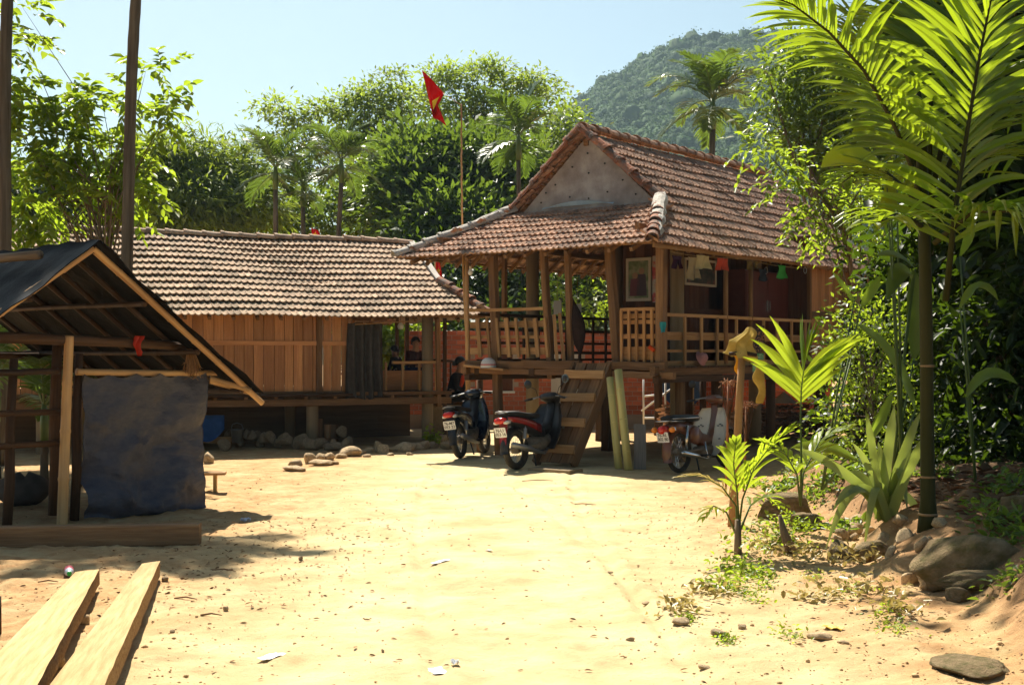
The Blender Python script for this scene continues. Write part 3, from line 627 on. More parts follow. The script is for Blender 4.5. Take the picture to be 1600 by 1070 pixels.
# ------------------------------------------------------------------ left house (local x: along the eave to the right, local y: away)
LA = R(22); L0 = (-8.55, 19.88, 0)
LH = thing('plank_house', 'low plank house with long weathered tile roof and curtained veranda', 'house', L0, LA)
L_M = Matrix.Translation(L0) @ Matrix.Rotation(LA, 4, 'Z'); LH.matrix_basis = L_M
def ll(px, py, x=None, y=None, z=None):
    c = L_M.inverted() @ Vector((0, 0, CAMZ)); d = L_M.to_3x3().inverted() @ Vector(((px - 800) / F, 1, -(py - HZ) / F))
    i, val = (0, x) if x is not None else (1, y) if y is not None else (2, z)
    return c + d * ((val - c[i]) / d[i])
LLen, LRun, LEZ, LRZ, LFZ = 8.8, 3.05, 2.29, 3.90, .97
def left_house():
    LG = LLen - .57; hs = .40                # gable set back, hip meets it at this share of the slope
    rf = MB()
    rf.bar((.1, LRun, LRZ - .16), (LG, LRun, LRZ - .16), .09, .12)
    for y in (.5, 2 * LRun - .5): rf.bar((.1, y, LEZ + .12), (LLen - .3, y, LEZ + .12), .08, .10)
    roof = rf.build('roof', m_timber, LH)
    zt = lambda y: LEZ + (LRZ - LEZ) * min(y, 2 * LRun - y) / LRun
    for i in range(22):
        x = .2 + i * .4
        if x > LG: break
        for s in (0, 1):
            a = (x, .02, LEZ - .07); b = (x, LRun, LRZ - .08)
            if s: a = (x, 2 * LRun - .02, LEZ - .07)
            MB().bar(a, b, .055, .06).build('rafter', m_timber, roof)
    for i in range(13):
        f = (i + .3) / 13
        for s in (0, 1):
            y = LRun * f; y = 2 * LRun - y if s else y; x1 = LG if f > hs else LLen - .57 * f / hs - .05
            MB().bar((.1, y, LEZ + (LRZ - LEZ) * f - .035), (x1, y, LEZ + (LRZ - LEZ) * f - .035), .05, .03).build('batten', m_timber, roof)
    T = Roof(roof, m_tile_old, 9); sl = math.hypot(LRun, LRZ - LEZ)
    ins = lambda x, y: x < (LG + .02 if y / sl > hs else LLen - .57 * (y / sl) / hs + .03) and y < sl - .02
    sag = lambda x, y: -.045 * math.sin(max(0, min(1, x / LLen)) * math.pi) + .014 * math.sin(x * 1.7 + y * .8) - .07 * max(0, (x - 4) / 5) * y / sl
    T.plane((0, 0, LEZ), (1, 0, 0), (0, LRun, LRZ - LEZ), LLen, sl, ins, sag=sag)
    T.plane((LLen, 2 * LRun, LEZ), (-1, 0, 0), (0, -LRun, LRZ - LEZ), LLen, sl, lambda x, y: ins(LLen - x, y))
    ss = math.hypot(.57, (LRZ - LEZ) * hs)
    T.plane((LLen, 0, LEZ), (0, 1, 0), (-.57, 0, (LRZ - LEZ) * hs), 2 * LRun, ss, lambda x, y: LRun * hs * y / ss - .05 < x < 2 * LRun - LRun * hs * y / ss + .05)
    T.finish()
    rz = lambda x: LRZ + .03 + sag(x, sl)
    pts = [(x, LRun, rz(x)) for x in np.linspace(0, LG, 7)]
    ridge_run(roof, pts, m_ridge_old, rad=.10, step=.36, squash=.75)
    gz_ = LEZ + (LRZ - LEZ) * hs
    for s in (0, 1):
        y0 = LRun * hs if s == 0 else 2 * LRun - LRun * hs; e = -.03 if s == 0 else 2 * LRun + .03
        MB().bar((LG + .03, y0, gz_ + .05), (LG + .03, LRun, LRZ - .02), .12, .07, seg=6, jit=.01).build('verge', m_cement, roof)
        ridge_run(roof, [(LLen + .03, e, LEZ + .03), (LG + .03, y0, gz_ + .05)], m_ridge, rad=.10, step=.3)
    b = MB(); x = LG - .05; P = [(x, LRun * hs, gz_ - .05), (x, 2 * LRun - LRun * hs, gz_ - .05), (x, LRun, LRZ - .1)]
    b.add(P + [(p[0] + .02, p[1], p[2]) for p in P], [(0, 1, 2), (5, 4, 3), (0, 3, 4, 1), (1, 4, 5, 2), (2, 5, 3, 0)]); b.build('gable_board', m_gable, roof)
    # wall of upright boards, two storeys of boards with a rail between
    wy = .5; x1 = ll(545, 560, y=wy).x; xr = ll(498, 560, y=wy).x
    wb = MB().bar((0, wy + .04, LFZ - .02), (x1, wy + .04, LFZ - .02), .08, .05); wall = wb.build('front_wall', m_timber, LH)
    zr = ll(420, 536, y=wy).z; x = 0
    while x < x1 - .03:
        w = min(rnd.uniform(.155, .185), x1 - x)
        for a, b_ in ((LFZ, zr), (zr, LEZ + .2)):
            MB().bar((x + w/2, wy + rnd.uniform(-.005, .005), a), (x + w/2, wy, b_), w - .009, .022, up=(0, 1, 0)).build('plank', m_plank, wall)
        x += w
    MB().bar((0, wy - .03, zr), (x1, wy - .03, zr), .03, .075, seg=4, jit=.003).build('cross_rail', m_plank, wall)
    MB().bar((xr, wy - .03, LFZ - .1), (xr, wy - .03, LEZ + .18), .10, .06, up=(0, 1, 0)).build('wall_post', m_timber, wall)
    # rest of the walls (rear and ends)
    for (p, q) in (((0, .5, 0), (0, 5.6, 0)), ((x1, 2.6, 0), (x1, 5.6, 0)), ((0, 5.6, 0), (x1, 5.6, 0))):
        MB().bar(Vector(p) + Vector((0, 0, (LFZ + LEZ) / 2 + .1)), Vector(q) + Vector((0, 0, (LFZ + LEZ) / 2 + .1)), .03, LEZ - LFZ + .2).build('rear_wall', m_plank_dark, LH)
    # floor and beams
    fb = MB(); fb.bar((0, .42, LFZ - .19), (LLen - .62, .42, LFZ - .19), .12, .12, seg=8, jit=.008); floor = fb.build('floor', m_timber, LH)
    MB().bar((0, .36, LFZ - .06), (x1 + .02, .36, LFZ - .06), .16, .05, seg=8, jit=.006).build('sill_board', m_timber_dark, floor)
    MB().bar((x1, .40, LFZ - .05), (LLen - .62, .40, LFZ - .05), .10, .06, seg=3, jit=.004).build('sill_board', m_timber, floor)
    y = .45
    while y < 5.7: MB().bar((0, y + .12, LFZ - .05), (LLen - .62, y + .12, LFZ - .05), .235, .03).build('floor_board', m_timber_dark, floor); y += .245
    for i in range(16): MB().bar((.3 + i * .52, .34, LFZ - .105), (.3 + i * .52, 5.7, LFZ - .105), .06, .05).build('joist', m_timber, floor)
    cols = [(488, .55), (668, .55)]
    for px, yy in cols:
        x = ll(px, 600, y=yy).x; top = LEZ + .1 if px > 600 else LFZ - .1
        MB().tube([(x, yy, -.05), (x, yy, .5), (x, yy, top)], .105, 18).build('column', m_concrete, LH, smooth=True)
    for x, yy in ((ll(453, 600, y=2.6).x, 2.6), (ll(560, 600, y=4.6).x, 4.6), (2.0, 2.6), (1.2, .6), (LLen - 1.0, 4.4)):
        MB().tube([(x, yy, -.05), (x, yy, .5), (x, yy, LEZ if x > 7 else LFZ - .1)], .10, 14).build('column', m_concrete, LH, smooth=True)
    # veranda rail at the right end
    a = ll(612, 570, y=.45).x; b_ = ll(680, 570, y=.45).x; zt_ = ll(640, 566, y=.45).z
    rb = MB().bar((a, .42, zt_), (b_, .42, zt_), .06, .05, seg=3, jit=.004); rail = rb.build('railing', m_rail, LH)
    for px in (603, 629, 655): x = ll(px, 590, y=.42).x; MB().bar((x, .42, LFZ), (x, .42, zt_), .04, .04).build('baluster', m_rail, rail)
    x = ll(604, 590, y=.7).x
    MB().bar((x, .95, LFZ + .17), (b_, .95, LFZ + .17), .03, .36).build('low_panel', m_plank, LH)
    x = ll(686, 560, y=.4).x; MB().bar((x, .40, LFZ - .3), (x - .03, .40, LEZ + .05), .08, .08, up=(0, 1, 0), seg=4, jit=.004).build('post', m_timber, LH)
    x = ll(695, 560, y=.9).x; MB().bar((x, .9, .0), (x, .9, LEZ), .06, .06, up=(0, 1, 0)).build('post', m_timber_dark, LH)
    for px in (620, 636):
        x = ll(px, 540, y=4.5).x; MB().bar((x, 4.5, LFZ), (x, 4.5, LEZ + .2), .07, .07).build('post', m_timber_dark, LH)
    # back stop added under the floor so that it is dark below
    MB().bar((0, 2.9, .35), (8.15, 2.9, .35), .3, .95, seg=12, jit=.04).build('dark_backstop', m_mortar if False else M('backstop_dark', (.10, .06, .035), (.16, .10, .055), scale=6, rough=1, bump=.6), LH)
left_house()

# ------------------------------------------------------------------ brick building behind
def brick_building():
    Y0 = 28.0; x0 = (632 - 800) * Y0 / F; x1 = (1300 - 800) * Y0 / F; zt = 2.14
    B = thing('brick_building', 'low unfinished red brick building with grey plinth behind the stilt house', 'building', (x0, Y0, 0))
    W_ = x1 - x0; px = lambda p: (p - 632) * Y0 / F
    wins = [(px(742), px(801), .82, 1.62), (px(884), px(908), .2, 1.62)]
    core = MB(); cells = sorted({0, W_, *[w[0] for w in wins], *[w[1] for w in wins]})
    for a, b in zip(cells[:-1], cells[1:]):
        hole = [w for w in wins if w[0] <= a + .01 and b <= w[1] + .01]
        segs = [(0, zt - .02)] if not hole else [(0, hole[0][2]), (hole[0][3], zt - .02)]
        for s0, s1 in segs: core.box((a, .012, s0), (b, .14, s1), ch=.001)
    wall = core.build('wall', m_mortar, B)
    MB().box((0, -.035, -.1), (W_, .10, .30)).build('plinth', M('grey_plaster', (.33, .25, .18), (.44, .35, .26), scale=6, rough=.9, c3=(.26, .19, .13)), wall)
    bw, bh, g = .196, .090, .012; bricks = []; row = 0; z = .305
    while z < zt - .05:
        x = -(bw / 2 if row % 2 else 0)
        while x < W_ - .02:
            a = max(0, x); b = min(W_, x + bw); c = (a + b) / 2; zc = z + bh / 2
            if b - a > .05 and not any(w[0] - .03 < c < w[1] + .03 and w[2] - .02 < zc < w[3] + .02 for w in wins): bricks.append((a, b, z))
            x += bw + g
        z += bh + g; row += 1
    meshes = [MB().box((-bw/2, 0, 0), (bw/2, .1, bh), ch=.06).mesh('brick', m_brick) for _ in range(10)]
    vis = lambda t: 0 if (px(688) < t[0] < px(880)) else 1
    bricks.sort(key=lambda t: (vis(t), abs(t[0] - px(780)))); rest = MB()
    for k, (a, b, z) in enumerate(bricks):
        full = b - a > bw - .01; j = rnd.uniform(-.003, .003)
        if k < 300:
            o = link('brick', rnd.choice(meshes), wall, ((a + b) / 2, j, z)); o.scale.x = (b - a) / bw
        else: rest.box((a, j, z), (b, .1, z + bh), ch=.06)
    tag(rest.build('brickwork', m_brick, wall), kind='stuff')
    w = wins[0]
    MB().box((w[0] - .05, -.03, w[2] - .05), (w[1] + .05, .12, w[2])).build('window_sill', m_white, wall)
    MB().box((px(776), .02, w[2]), (px(801), .06, w[3])).build('shutter', m_plank_dark, wall)
    for p0, p1 in ((861, 876), (893, 903)): MB().box((px(p0), -.04, -.05), (px(p1), .02, 1.66)).build('pilaster', M('pale_render', (.50, .46, .40), (.60, .56, .50), scale=6, rough=.9), wall)
    MB().box((px(884), .13, .05), (px(908), .16, 1.6)).build('door', m_plank_dark, wall)
    # side and rear walls so that it stands as a building
    for a, b in (((.0, .15, 0), (.12, 3.6, zt - .03)), ((W_ - .12, .15, 0), (W_, 3.6, zt - .03)), ((.0, 3.6, 0), (W_, 3.72, zt - .03))): MB().box(a, b).build('wall', m_brick, B)
brick_building()
# ------------------------------------------------------------------ foliage
lm_bright = leafmat('bright_leaf', (.05, .11, .014), (.12, .19, .022), (.44, .58, .03), tf=.54)
lm_mid = leafmat('mid_leaf', (.040, .095, .016), (.10, .165, .026), (.30, .42, .03), tf=.48)
lm_ever = leafmat('evergreen_leaf', (.030, .070, .018), (.080, .135, .028), (.22, .33, .03), tf=.4, rough=.4, spec=.45)
lm_feather = leafmat('feathery_leaf', (.055, .115, .024), (.14, .205, .04), (.40, .52, .05), tf=.52, rough=.6, spec=.25)
lm_bamboo = leafmat('bamboo_leaf', (.07, .13, .022), (.15, .21, .035), (.36, .46, .04), tf=.48, rough=.6, spec=.25)
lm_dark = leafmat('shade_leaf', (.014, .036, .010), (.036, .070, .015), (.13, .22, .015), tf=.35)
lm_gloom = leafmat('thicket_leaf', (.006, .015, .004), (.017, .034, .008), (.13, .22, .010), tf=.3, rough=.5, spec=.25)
lm_palm = leafmat('palm_leaf', (.045, .10, .012), (.10, .17, .020), (.42, .55, .018), tf=.54, rough=.35)
lm_palm_far = leafmat('far_palm_leaf', (.030, .075, .016), (.075, .13, .026), (.19, .29, .03), tf=.4, rough=.32, spec=.6)
lm_strap = leafmat('strap_leaf', (.14, .19, .05), (.27, .32, .10), (.38, .46, .07), tf=.35, rough=.35, spec=.6)
lm_dry = leafmat('dry_leaf', (.28, .20, .06), (.45, .36, .12), (.45, .36, .10), tf=.35)
lm_vivid = leafmat('young_palm_leaf', (.10, .18, .012), (.16, .25, .02), (.50, .62, .03), tf=.56, rough=.35)
m_bark = M('bark', (.13, .095, .06), (.23, .17, .11), scale=22, rough=.95, bump=.7, bscale=40, c3=(.08, .06, .04), s3=8)
m_palmtrunk = M('areca_trunk', (.075, .06, .042), (.15, .125, .09), scale=16, rough=.95, bump=.6, c3=(.045, .036, .026), s3=6)
m_greentrunk = M('green_palm_trunk', (.022, .026, .007), (.045, .046, .013), scale=10, rough=.8, spec=.12, c3=(.05, .042, .016), s3=4)
m_ring = M('trunk_ring', (.20, .13, .06), (.30, .20, .10), scale=20, rough=.9)
m_shaft = M('crownshaft', (.07, .12, .03), (.12, .17, .05), scale=8, rough=.45, spec=.4)
m_stem = M('green_stem', (.06, .10, .02), (.10, .14, .035), scale=10, rough=.55)
def leaf_quads(C, A, Nn, l, w, hexa=False, fold=.25):
    """C base, A axis, Nn face normal (n,3); returns verts and faces: a pointed leaf folded on its midrib"""
    A = A / np.linalg.norm(A, axis=1, keepdims=True); S = np.cross(A, Nn); S /= np.linalg.norm(S, axis=1, keepdims=True) + 1e-9; U = np.cross(S, A)
    l = l[:, None]; w = w[:, None]; n = len(C)
    if not hexa:
        P = np.stack([C, C + A * l * .45 + S * w * .5 + U * w * fold, C + A * l, C + A * l * .45 - S * w * .5 + U * w * fold], 1)
        return P.reshape(-1, 3), np.arange(n * 4).reshape(-1, 4), 4
    P = np.stack([C, C + A * l * .28 + S * w * .46 + U * w * fold, C + A * l * .62 + S * w * .42 + U * w * fold * .6, C + A * l - U * l * .10, C + A * l * .62 - S * w * .42 + U * w * fold * .6, C + A * l * .28 - S * w * .46 + U * w * fold], 1)
    b = (np.arange(n) * 6)[:, None]; Fc = np.concatenate([b + np.array([[0, 1, 2, 3]]), b + np.array([[0, 3, 4, 5]])], 0)
    return P.reshape(-1, 3), Fc, 6
def blob(px, py, Y, rx, ry, rd=None):
    c = at(px, py, Y); k = Y / F; return (np.array(c), np.array([rx * k, (rd or rx) * k, ry * k]))
def crown(name, blobs, mat, parent, ncl, nleaf, leaf, wr=.45, rc=.3, droop=.3, hexa=False, seed=0, shell=.55, spray=0, tone_sd=.22, off=(0, 0, 0), zsq=1.0, flat=.55):
    """leaf clumps through the blobs' volume; ncl clumps per unit of blob surface, nleaf leaves each"""
    g = np.random.default_rng(seed); cen = []; 
    for c, r in blobs:
        n = max(2, int(ncl * (r[0] * r[2] + r[0] * r[1] + r[1] * r[2]) / 3 * 4))
        d = g.normal(size=(n, 3)); d /= np.linalg.norm(d, axis=1, keepdims=True)
        cen.append(np.concatenate([c + d * r * (g.uniform(shell, 1, (n, 1))), d], 1))
    cen = np.concatenate(cen); K = len(cen); tone = np.clip(g.normal(.5, tone_sd, K), 0, 1)
    if spray:   # leaves in two rows along a twig
        tw = cen[:, 3:] * .8 + g.normal(size=(K, 3)) * .5 + np.array([0, 0, -.15]); tw /= np.linalg.norm(tw, axis=1, keepdims=True)
        t = np.linspace(0, 1, nleaf)[None, :, None]; sag = -droop * (t ** 2) * np.array([0, 0, 1]) * spray
        C = cen[:, None, :3] + tw[:, None, :] * t * spray + sag
        side = np.cross(tw, np.array([0, 0, 1.])); side /= np.linalg.norm(side, axis=1, keepdims=True) + 1e-6
        sg = np.where(np.arange(nleaf) % 2 == 0, 1, -1)[None, :, None]
        A = side[:, None, :] * sg * .8 + tw[:, None, :] * .55 + g.normal(size=(K, nleaf, 3)) * .18 - np.array([0, 0, droop * .8])
        Nn = np.array([0, 0, 1.]) + g.normal(size=(K, nleaf, 3)) * .35
    else:
        C = cen[:, None, :3] + g.normal(size=(K, nleaf, 3)) * rc * np.array([1, 1, zsq])
        A = (C - cen[:, None, :3]) / rc * .5 + cen[:, None, 3:] * .5 + g.normal(size=(K, nleaf, 3)) * .55 - np.array([0, 0, droop])
        Nn = cen[:, None, 3:] * .5 + np.array([0, 0, .8]) + g.normal(size=(K, nleaf, 3)) * flat
    n = K * nleaf; l = leaf * g.uniform(.65, 1.25, n); w = l * wr * g.uniform(.8, 1.2, n)
    V, Fc, kv = leaf_quads(C.reshape(-1, 3), A.reshape(-1, 3), Nn.reshape(-1, 3), l, w, hexa)
    rv = np.repeat(np.clip(np.repeat(tone, nleaf) + g.normal(0, .15, n), 0, 1), kv)
    o = np_mesh(name, V - np.array(off), Fc, mat, rv, parent=parent); return o, cen
def limbs(parent, base, pts, cen, n, r0, mat, off, seed=0, name='branch'):
    """trunk along pts, n curved branches from it to leaf clumps"""
    g = random.Random(seed); off = Vector(off); P = [Vector(p) for p in pts]
    rad = [r0 * (1 - .65 * i / (len(P) - 1)) for i in range(len(P))]
    MB().tube([p - off for p in P], rad, 8).build('trunk', mat, parent, smooth=True)
    b = MB()
    for i in range(n):
        c = Vector(cen[g.randrange(len(cen))][:3]); t = g.uniform(.35, 1) * (len(P) - 1); k = min(int(t), len(P) - 2); s = P[k].lerp(P[k + 1], t - k)
        m = s.lerp(c, .5) + Vector((g.uniform(-.2, .2), g.uniform(-.2, .2), g.uniform(.0, .3))) * (c - s).length * .4
        q = s.lerp(m, .5) + Vector((0, 0, .05)); r1 = rad[k] * .45
        b.tube([s - off, q - off, m - off, m.lerp(c, .55) - off, c - off], [r1, r1 * .8, r1 * .6, r1 * .4, r1 * .15], 5, cap=False)
    b.build(name, mat, parent, smooth=True)
def tree(name, label, cat, pts, blobs, mat, group=None, r0=.12, nb=18, bark=None, seed=1, **k):
    t = thing(name, label, cat, pts[0], group=group); off = tuple(pts[0])
    o, cen = crown('crown', blobs, mat, t, seed=seed, off=off, **k)
    limbs(t, None, pts, cen, nb, r0, bark or m_bark, off, seed); return t

# ---- palms
def frond(path, n, L, wid, mat_, droop=.9, a0=70, a1=28, seed=0, lift=.25, sec=5, fold=.35, rach=.018, tmin=.14, vfold=True, jitter=.12):
    """one pinnate palm frond along a path; returns leaflets MB, rachis MB"""
    g = random.Random(seed); P = [Vector(p) for p in path]; m = len(P); lf = MB(); rc_ = MB()
    rc_.tube(P, [rach * (1 - .85 * i / (m - 1)) for i in range(m)], 6)
    def ev(t):
        s = t * (m - 1); k = min(int(s), m - 2); a = P[k].lerp(P[k + 1], s - k)
        ta = unit(P[min(k + 1, m - 1)] - P[max(k - 1, 0)]); tb = unit(P[min(k + 2, m - 1)] - P[k]); return a, unit(ta.lerp(tb, s - k))
    for i in range(n):
        t = tmin + (1 - tmin) * (i + .5) / n; p, T = ev(t); up = Vector((0, 0, 1)); S = T.cross(up)
        if S.length < .15: S = T.cross(Vector((0, 1, .3)))
        S = unit(S); Nn = unit(S.cross(T)); a = R(a0 + (a1 - a0) * t); q = (t - tmin) / (1 - tmin)
        ll_ = L * (.55 + .45 * math.sin(math.pi * min(1, q * 1.15 + .12))) * (1 if q < .85 else 1 - (q - .85) * 3.2)
        for sg in (-1, 1):
            d = unit(T * math.cos(a) + S * (sg * math.sin(a)) + Nn * (lift + g.uniform(-jitter, jitter)) + Vector((g.uniform(-.5, .5), g.uniform(-.5, .5), 0)) * jitter)
            l = ll_ * g.uniform(.88, 1.08); c = p.copy(); vs = []; st = l / sec; dr = droop * g.uniform(.6, 1.4)
            for k in range(sec + 1):
                f = k / sec; w = wid * (.35 + 1.3 * f if f < .4 else .87 * (1 - ((f - .4) / .6) ** 1.6) + .02) * .5
                x = unit(d.cross(Nn)); z = unit(x.cross(d))
                vs += [c - x * w + z * (w * fold), c, c + x * w + z * (w * fold)] if vfold else [c - x * w, c + x * w]
                c = c + d * st; d = unit(d + Vector((0, 0, -dr * st / max(L, .01) * 1.6)) * (.4 + f))
            kk = 3 if vfold else 2; fs = []
            for k in range(sec):
                for j in range(kk - 1): fs.append((k * kk + j, k * kk + j + 1, (k + 1) * kk + j + 1, (k + 1) * kk + j))
            lf.add(vs, fs, min(1, max(0, g.gauss(.5, .25))))
    return lf, rc_
def arch(p, az, el, L, drop, n=7):
    """frond path: leaves p at azimuth az and elevation el, bends down by 'drop' radians over its length"""
    pts = [Vector(p)]; st = L / n; e = el
    for i in range(n):
        d = Vector((math.cos(az) * math.cos(e), math.sin(az) * math.cos(e), math.sin(e))); pts.append(pts[-1] + d * st); e -= drop / n * (.4 + 1.2 * i / n)
    return pts
def areca_protos():
    out = []
    for k, (el, L, drop) in enumerate(((1.25, 1.7, 1.5), (1.0, 1.9, 1.9), (.7, 1.9, 1.8), (.3, 1.7, 1.5), (1.4, 1.5, .9), (-.3, 1.5, .9))):
        lf, rc_ = frond(arch((0, 0, 0), 0, el, L, drop), 26, .62, .075, None, droop=1.0, seed=40 + k, sec=4, vfold=False, rach=.022)
        out.append((lf.mesh('leaflets', lm_palm_far), rc_.mesh('rachis', m_shaft, True)))
    return out
APROTO = areca_protos()
def areca(label, base, top, lean=(0, 0), rad=.075, nf=9, scale=1.0, seed=0, group='areca palms behind the houses', hang=3):
    """slender palm: ringed trunk, green crownshaft, crown of fronds"""
    g = random.Random(seed); b = Vector(base); t = thing('areca_palm', label, 'palm tree', b, group=group); h = top - b.z
    P = []; Rr = []
    for i in range(9):
        f = i / 8; P.append(Vector((lean[0] * f * f, lean[1] * f * f, h * f))); Rr.append(rad * (1.15 - .35 * f))
    MB().tube(P, Rr, 10).build('trunk', m_palmtrunk, t, smooth=True)
    tp = P[-1]; MB().tube([tp, tp + Vector((0, 0, .35 * scale)), tp + Vector((0, 0, .8 * scale))], [rad * .95, rad * 1.05, rad * .55], 10).build('crownshaft', m_shaft, t, smooth=True)
    c = tp + Vector((0, 0, .72 * scale))
    for i in range(nf):
        k = [0, 1, 1, 2, 0, 2, 3, 1, 4, 2, 3, 5][i % 12] if i < nf - hang else 5
        o = link('frond', APROTO[k][0], t, c - Vector((0, 0, .12 * (k == 5))), (g.uniform(-.12, .12), g.uniform(-.12, .12), i * 2.4 + g.uniform(-.3, .3)))
        o.scale = [scale * g.uniform(.88, 1.12)] * 3
        link('rachis', APROTO[k][1], o)
    return t
def background():
    # forest behind: dense wall of shade trees closing the gaps behind the porch
    K = dict(nleaf=32, rc=.42, leaf=.32)
    tree('evergreen_tree', 'dense glossy dark evergreen rising right behind the flagpole', 'tree', [(-1.5, 41, 0), (-1.4, 41, 3), (-1.2, 41, 5.5)],
         [blob(700, 300, 41, 80, 70), blob(640, 320, 40, 60, 70), blob(770, 290, 41, 75, 65), blob(720, 370, 39, 110, 60), blob(830, 330, 42, 50, 70), blob(650, 260, 41, 50, 40)], lm_ever, ncl=26, nb=16, r0=.2, seed=3, **K)
    tree('shade_tree', 'dark low tree filling the view behind the veranda posts', 'tree', [(.6, 36, 0), (.6, 36, 2), (.8, 36, 3.4)],
         [blob(720, 450, 36, 90, 60), blob(830, 440, 36, 90, 70), blob(930, 440, 35, 70, 70), blob(780, 510, 35, 150, 30), blob(650, 430, 37, 50, 50)], lm_dark, ncl=15, nb=14, r0=.15, seed=5, nleaf=30, rc=.36, leaf=.22)
    tree('broadleaf_shrub', 'sunlit yellow-green shrub seen between the veranda posts', 'shrub', [(1.2, 31, 0), (1.2, 31, 1), (1.3, 31, 1.8)],
         [blob(868, 470, 31, 26, 34), blob(905, 480, 31, 26, 26), blob(940, 470, 32, 20, 24)], lm_bright, ncl=18, nb=8, r0=.05, seed=6, nleaf=22, rc=.2, leaf=.15)
    tree('broadleaf_shrub', 'sunlit bush showing through the open end of the plank house', 'shrub', [(-4.6, 32, 0), (-4.5, 32, 1), (-4.4, 32, 1.5)],
         [blob(608, 535, 31, 40, 36), blob(640, 520, 31, 36, 36), blob(585, 560, 31, 36, 30), blob(560, 520, 31, 30, 36)], lm_bright, ncl=34, nb=8, r0=.05, seed=7, nleaf=24, rc=.2, leaf=.17)
    tree('feathery_tree', 'tall airy tree with flat feathery tufts left of the flag', 'tree', [(-5.6, 50, 0), (-5.4, 50, 4), (-5.2, 50, 7), (-5.4, 50, 9)],
         [blob(x, y, 50, a, b) for x, y, a, b in ((428, 168, 26, 18), (462, 186, 26, 22), (505, 175, 32, 22), (545, 165, 34, 26), (575, 150, 28, 26), (612, 122, 24, 22), (620, 160, 30, 26), (590, 195, 36, 26), (545, 215, 40, 26), (500, 225, 36, 22), (575, 245, 44, 30), (440, 225, 30, 14), (620, 215, 34, 34))], lm_feather, ncl=3.3, nb=50, r0=.17, seed=11, nleaf=95, rc=.38, leaf=.22, wr=.48, shell=.3, zsq=.5, flat=.3, droop=.15)
    tree('feathery_tree', 'tall airy tree with feathery tufts behind the flag and gable', 'tree', [(-1.6, 52, 0), (-1.4, 52, 5), (-1.2, 52, 8), (-1.0, 52, 9.5)],
         [blob(x, y, 52, a, b) for x, y, a, b in ((660, 160, 30, 26), (695, 132, 32, 26), (740, 130, 30, 26), (768, 112, 28, 18), (740, 175, 44, 32), (690, 195, 40, 32), (805, 130, 26, 20), (838, 122, 28, 18), (850, 150, 26, 18), (800, 180, 40, 30), (865, 170, 20, 14), (830, 215, 40, 28), (760, 235, 50, 30), (680, 240, 40, 26))], lm_feather, ncl=3.4, nb=56, r0=.2, seed=12, nleaf=95, rc=.40, leaf=.22, wr=.48, shell=.3, zsq=.5, flat=.3, droop=.15)
    tree('yellow_green_tree', 'lighter tree with small rounded tufts just left of the gable peak', 'tree', [(1.6, 46, 0), (1.6, 46, 5), (1.7, 46, 7.5)],
         [blob(880, 190, 46, 26, 18), blob(905, 185, 16, 12), blob(860, 225, 46, 30, 24), blob(895, 215, 46, 22, 18), blob(850, 270, 46, 34, 40)] if False else [blob(880, 190, 46, 28, 18), blob(860, 225, 46, 32, 26), blob(897, 212, 46, 24, 18), blob(850, 275, 46, 36, 40)], lm_mid, ncl=14, nb=14, r0=.12, seed=13, nleaf=30, rc=.3, leaf=.2)
    # left side: bamboo clump and darker trees above the long roof
    tree('bamboo_clump', 'rounded bamboo clump with fine pale leaves above the long roof', 'bamboo', [(-10, 40, 0), (-10, 40, 3), (-9.8, 40, 5)],
         [blob(250, 290, 40, 60, 60), blob(310, 262, 40, 50, 44), blob(340, 300, 40, 55, 55), blob(380, 270, 41, 36, 40), blob(290, 330, 39, 70, 40), blob(390, 320, 40, 45, 45), blob(255, 245, 40, 40, 30)], lm_bamboo, ncl=15, nb=26, r0=.08, seed=14, nleaf=44, rc=.40, leaf=.36, wr=.2, droop=.7, zsq=.7, flat=.4)
    tree('shade_tree', 'dark dense tree behind the left part of the long roof', 'tree', [(-13.5, 43, 0), (-13.4, 43, 3), (-13.4, 43, 4)],
         [blob(200, 330, 43, 60, 50), blob(150, 320, 43, 50, 60), blob(90, 330, 42, 60, 60), blob(30, 330, 42, 60, 60), blob(250, 350, 42, 60, 30)], lm_dark, ncl=18, nb=12, r0=.15, seed=15, nleaf=30, rc=.42, leaf=.26)
    tree('shade_tree', 'dark tree behind the palms and the middle of the long roof', 'tree', [(-6.2, 44, 0), (-6, 44, 3), (-6, 44, 4)],
         [blob(420, 340, 44, 50, 40), blob(500, 330, 44, 50, 50), blob(570, 320, 44, 45, 60), blob(600, 300, 44, 40, 50)], lm_mid, ncl=13, nb=12, r0=.15, seed=16, nleaf=30, rc=.42, leaf=.26)
    # palms
    for k, (px, py, Y, s, n, lb) in enumerate(((432, 262, 34, .82, 15, 'areca palm rising over the long roof, leftmost of the group'), (474, 292, 35, .76, 13, 'shorter areca palm between the two taller ones over the long roof'),
            (523, 250, 34, .86, 15, 'areca palm over the long roof nearest the flagpole'), (812, 212, 35, .95, 15, 'areca palm standing left of the gable peak'),
            (1108, 158, 36, 1.12, 18, 'areca palm with full crown standing against the hill behind the red roof'))):
        p = at(px, py, Y); areca(lb, (p.x, Y, 0), p.z - .72 * s, (rnd.uniform(-.2, .2), 0), .075 if px < 1000 else .11, n, s, 60 + k)
background()

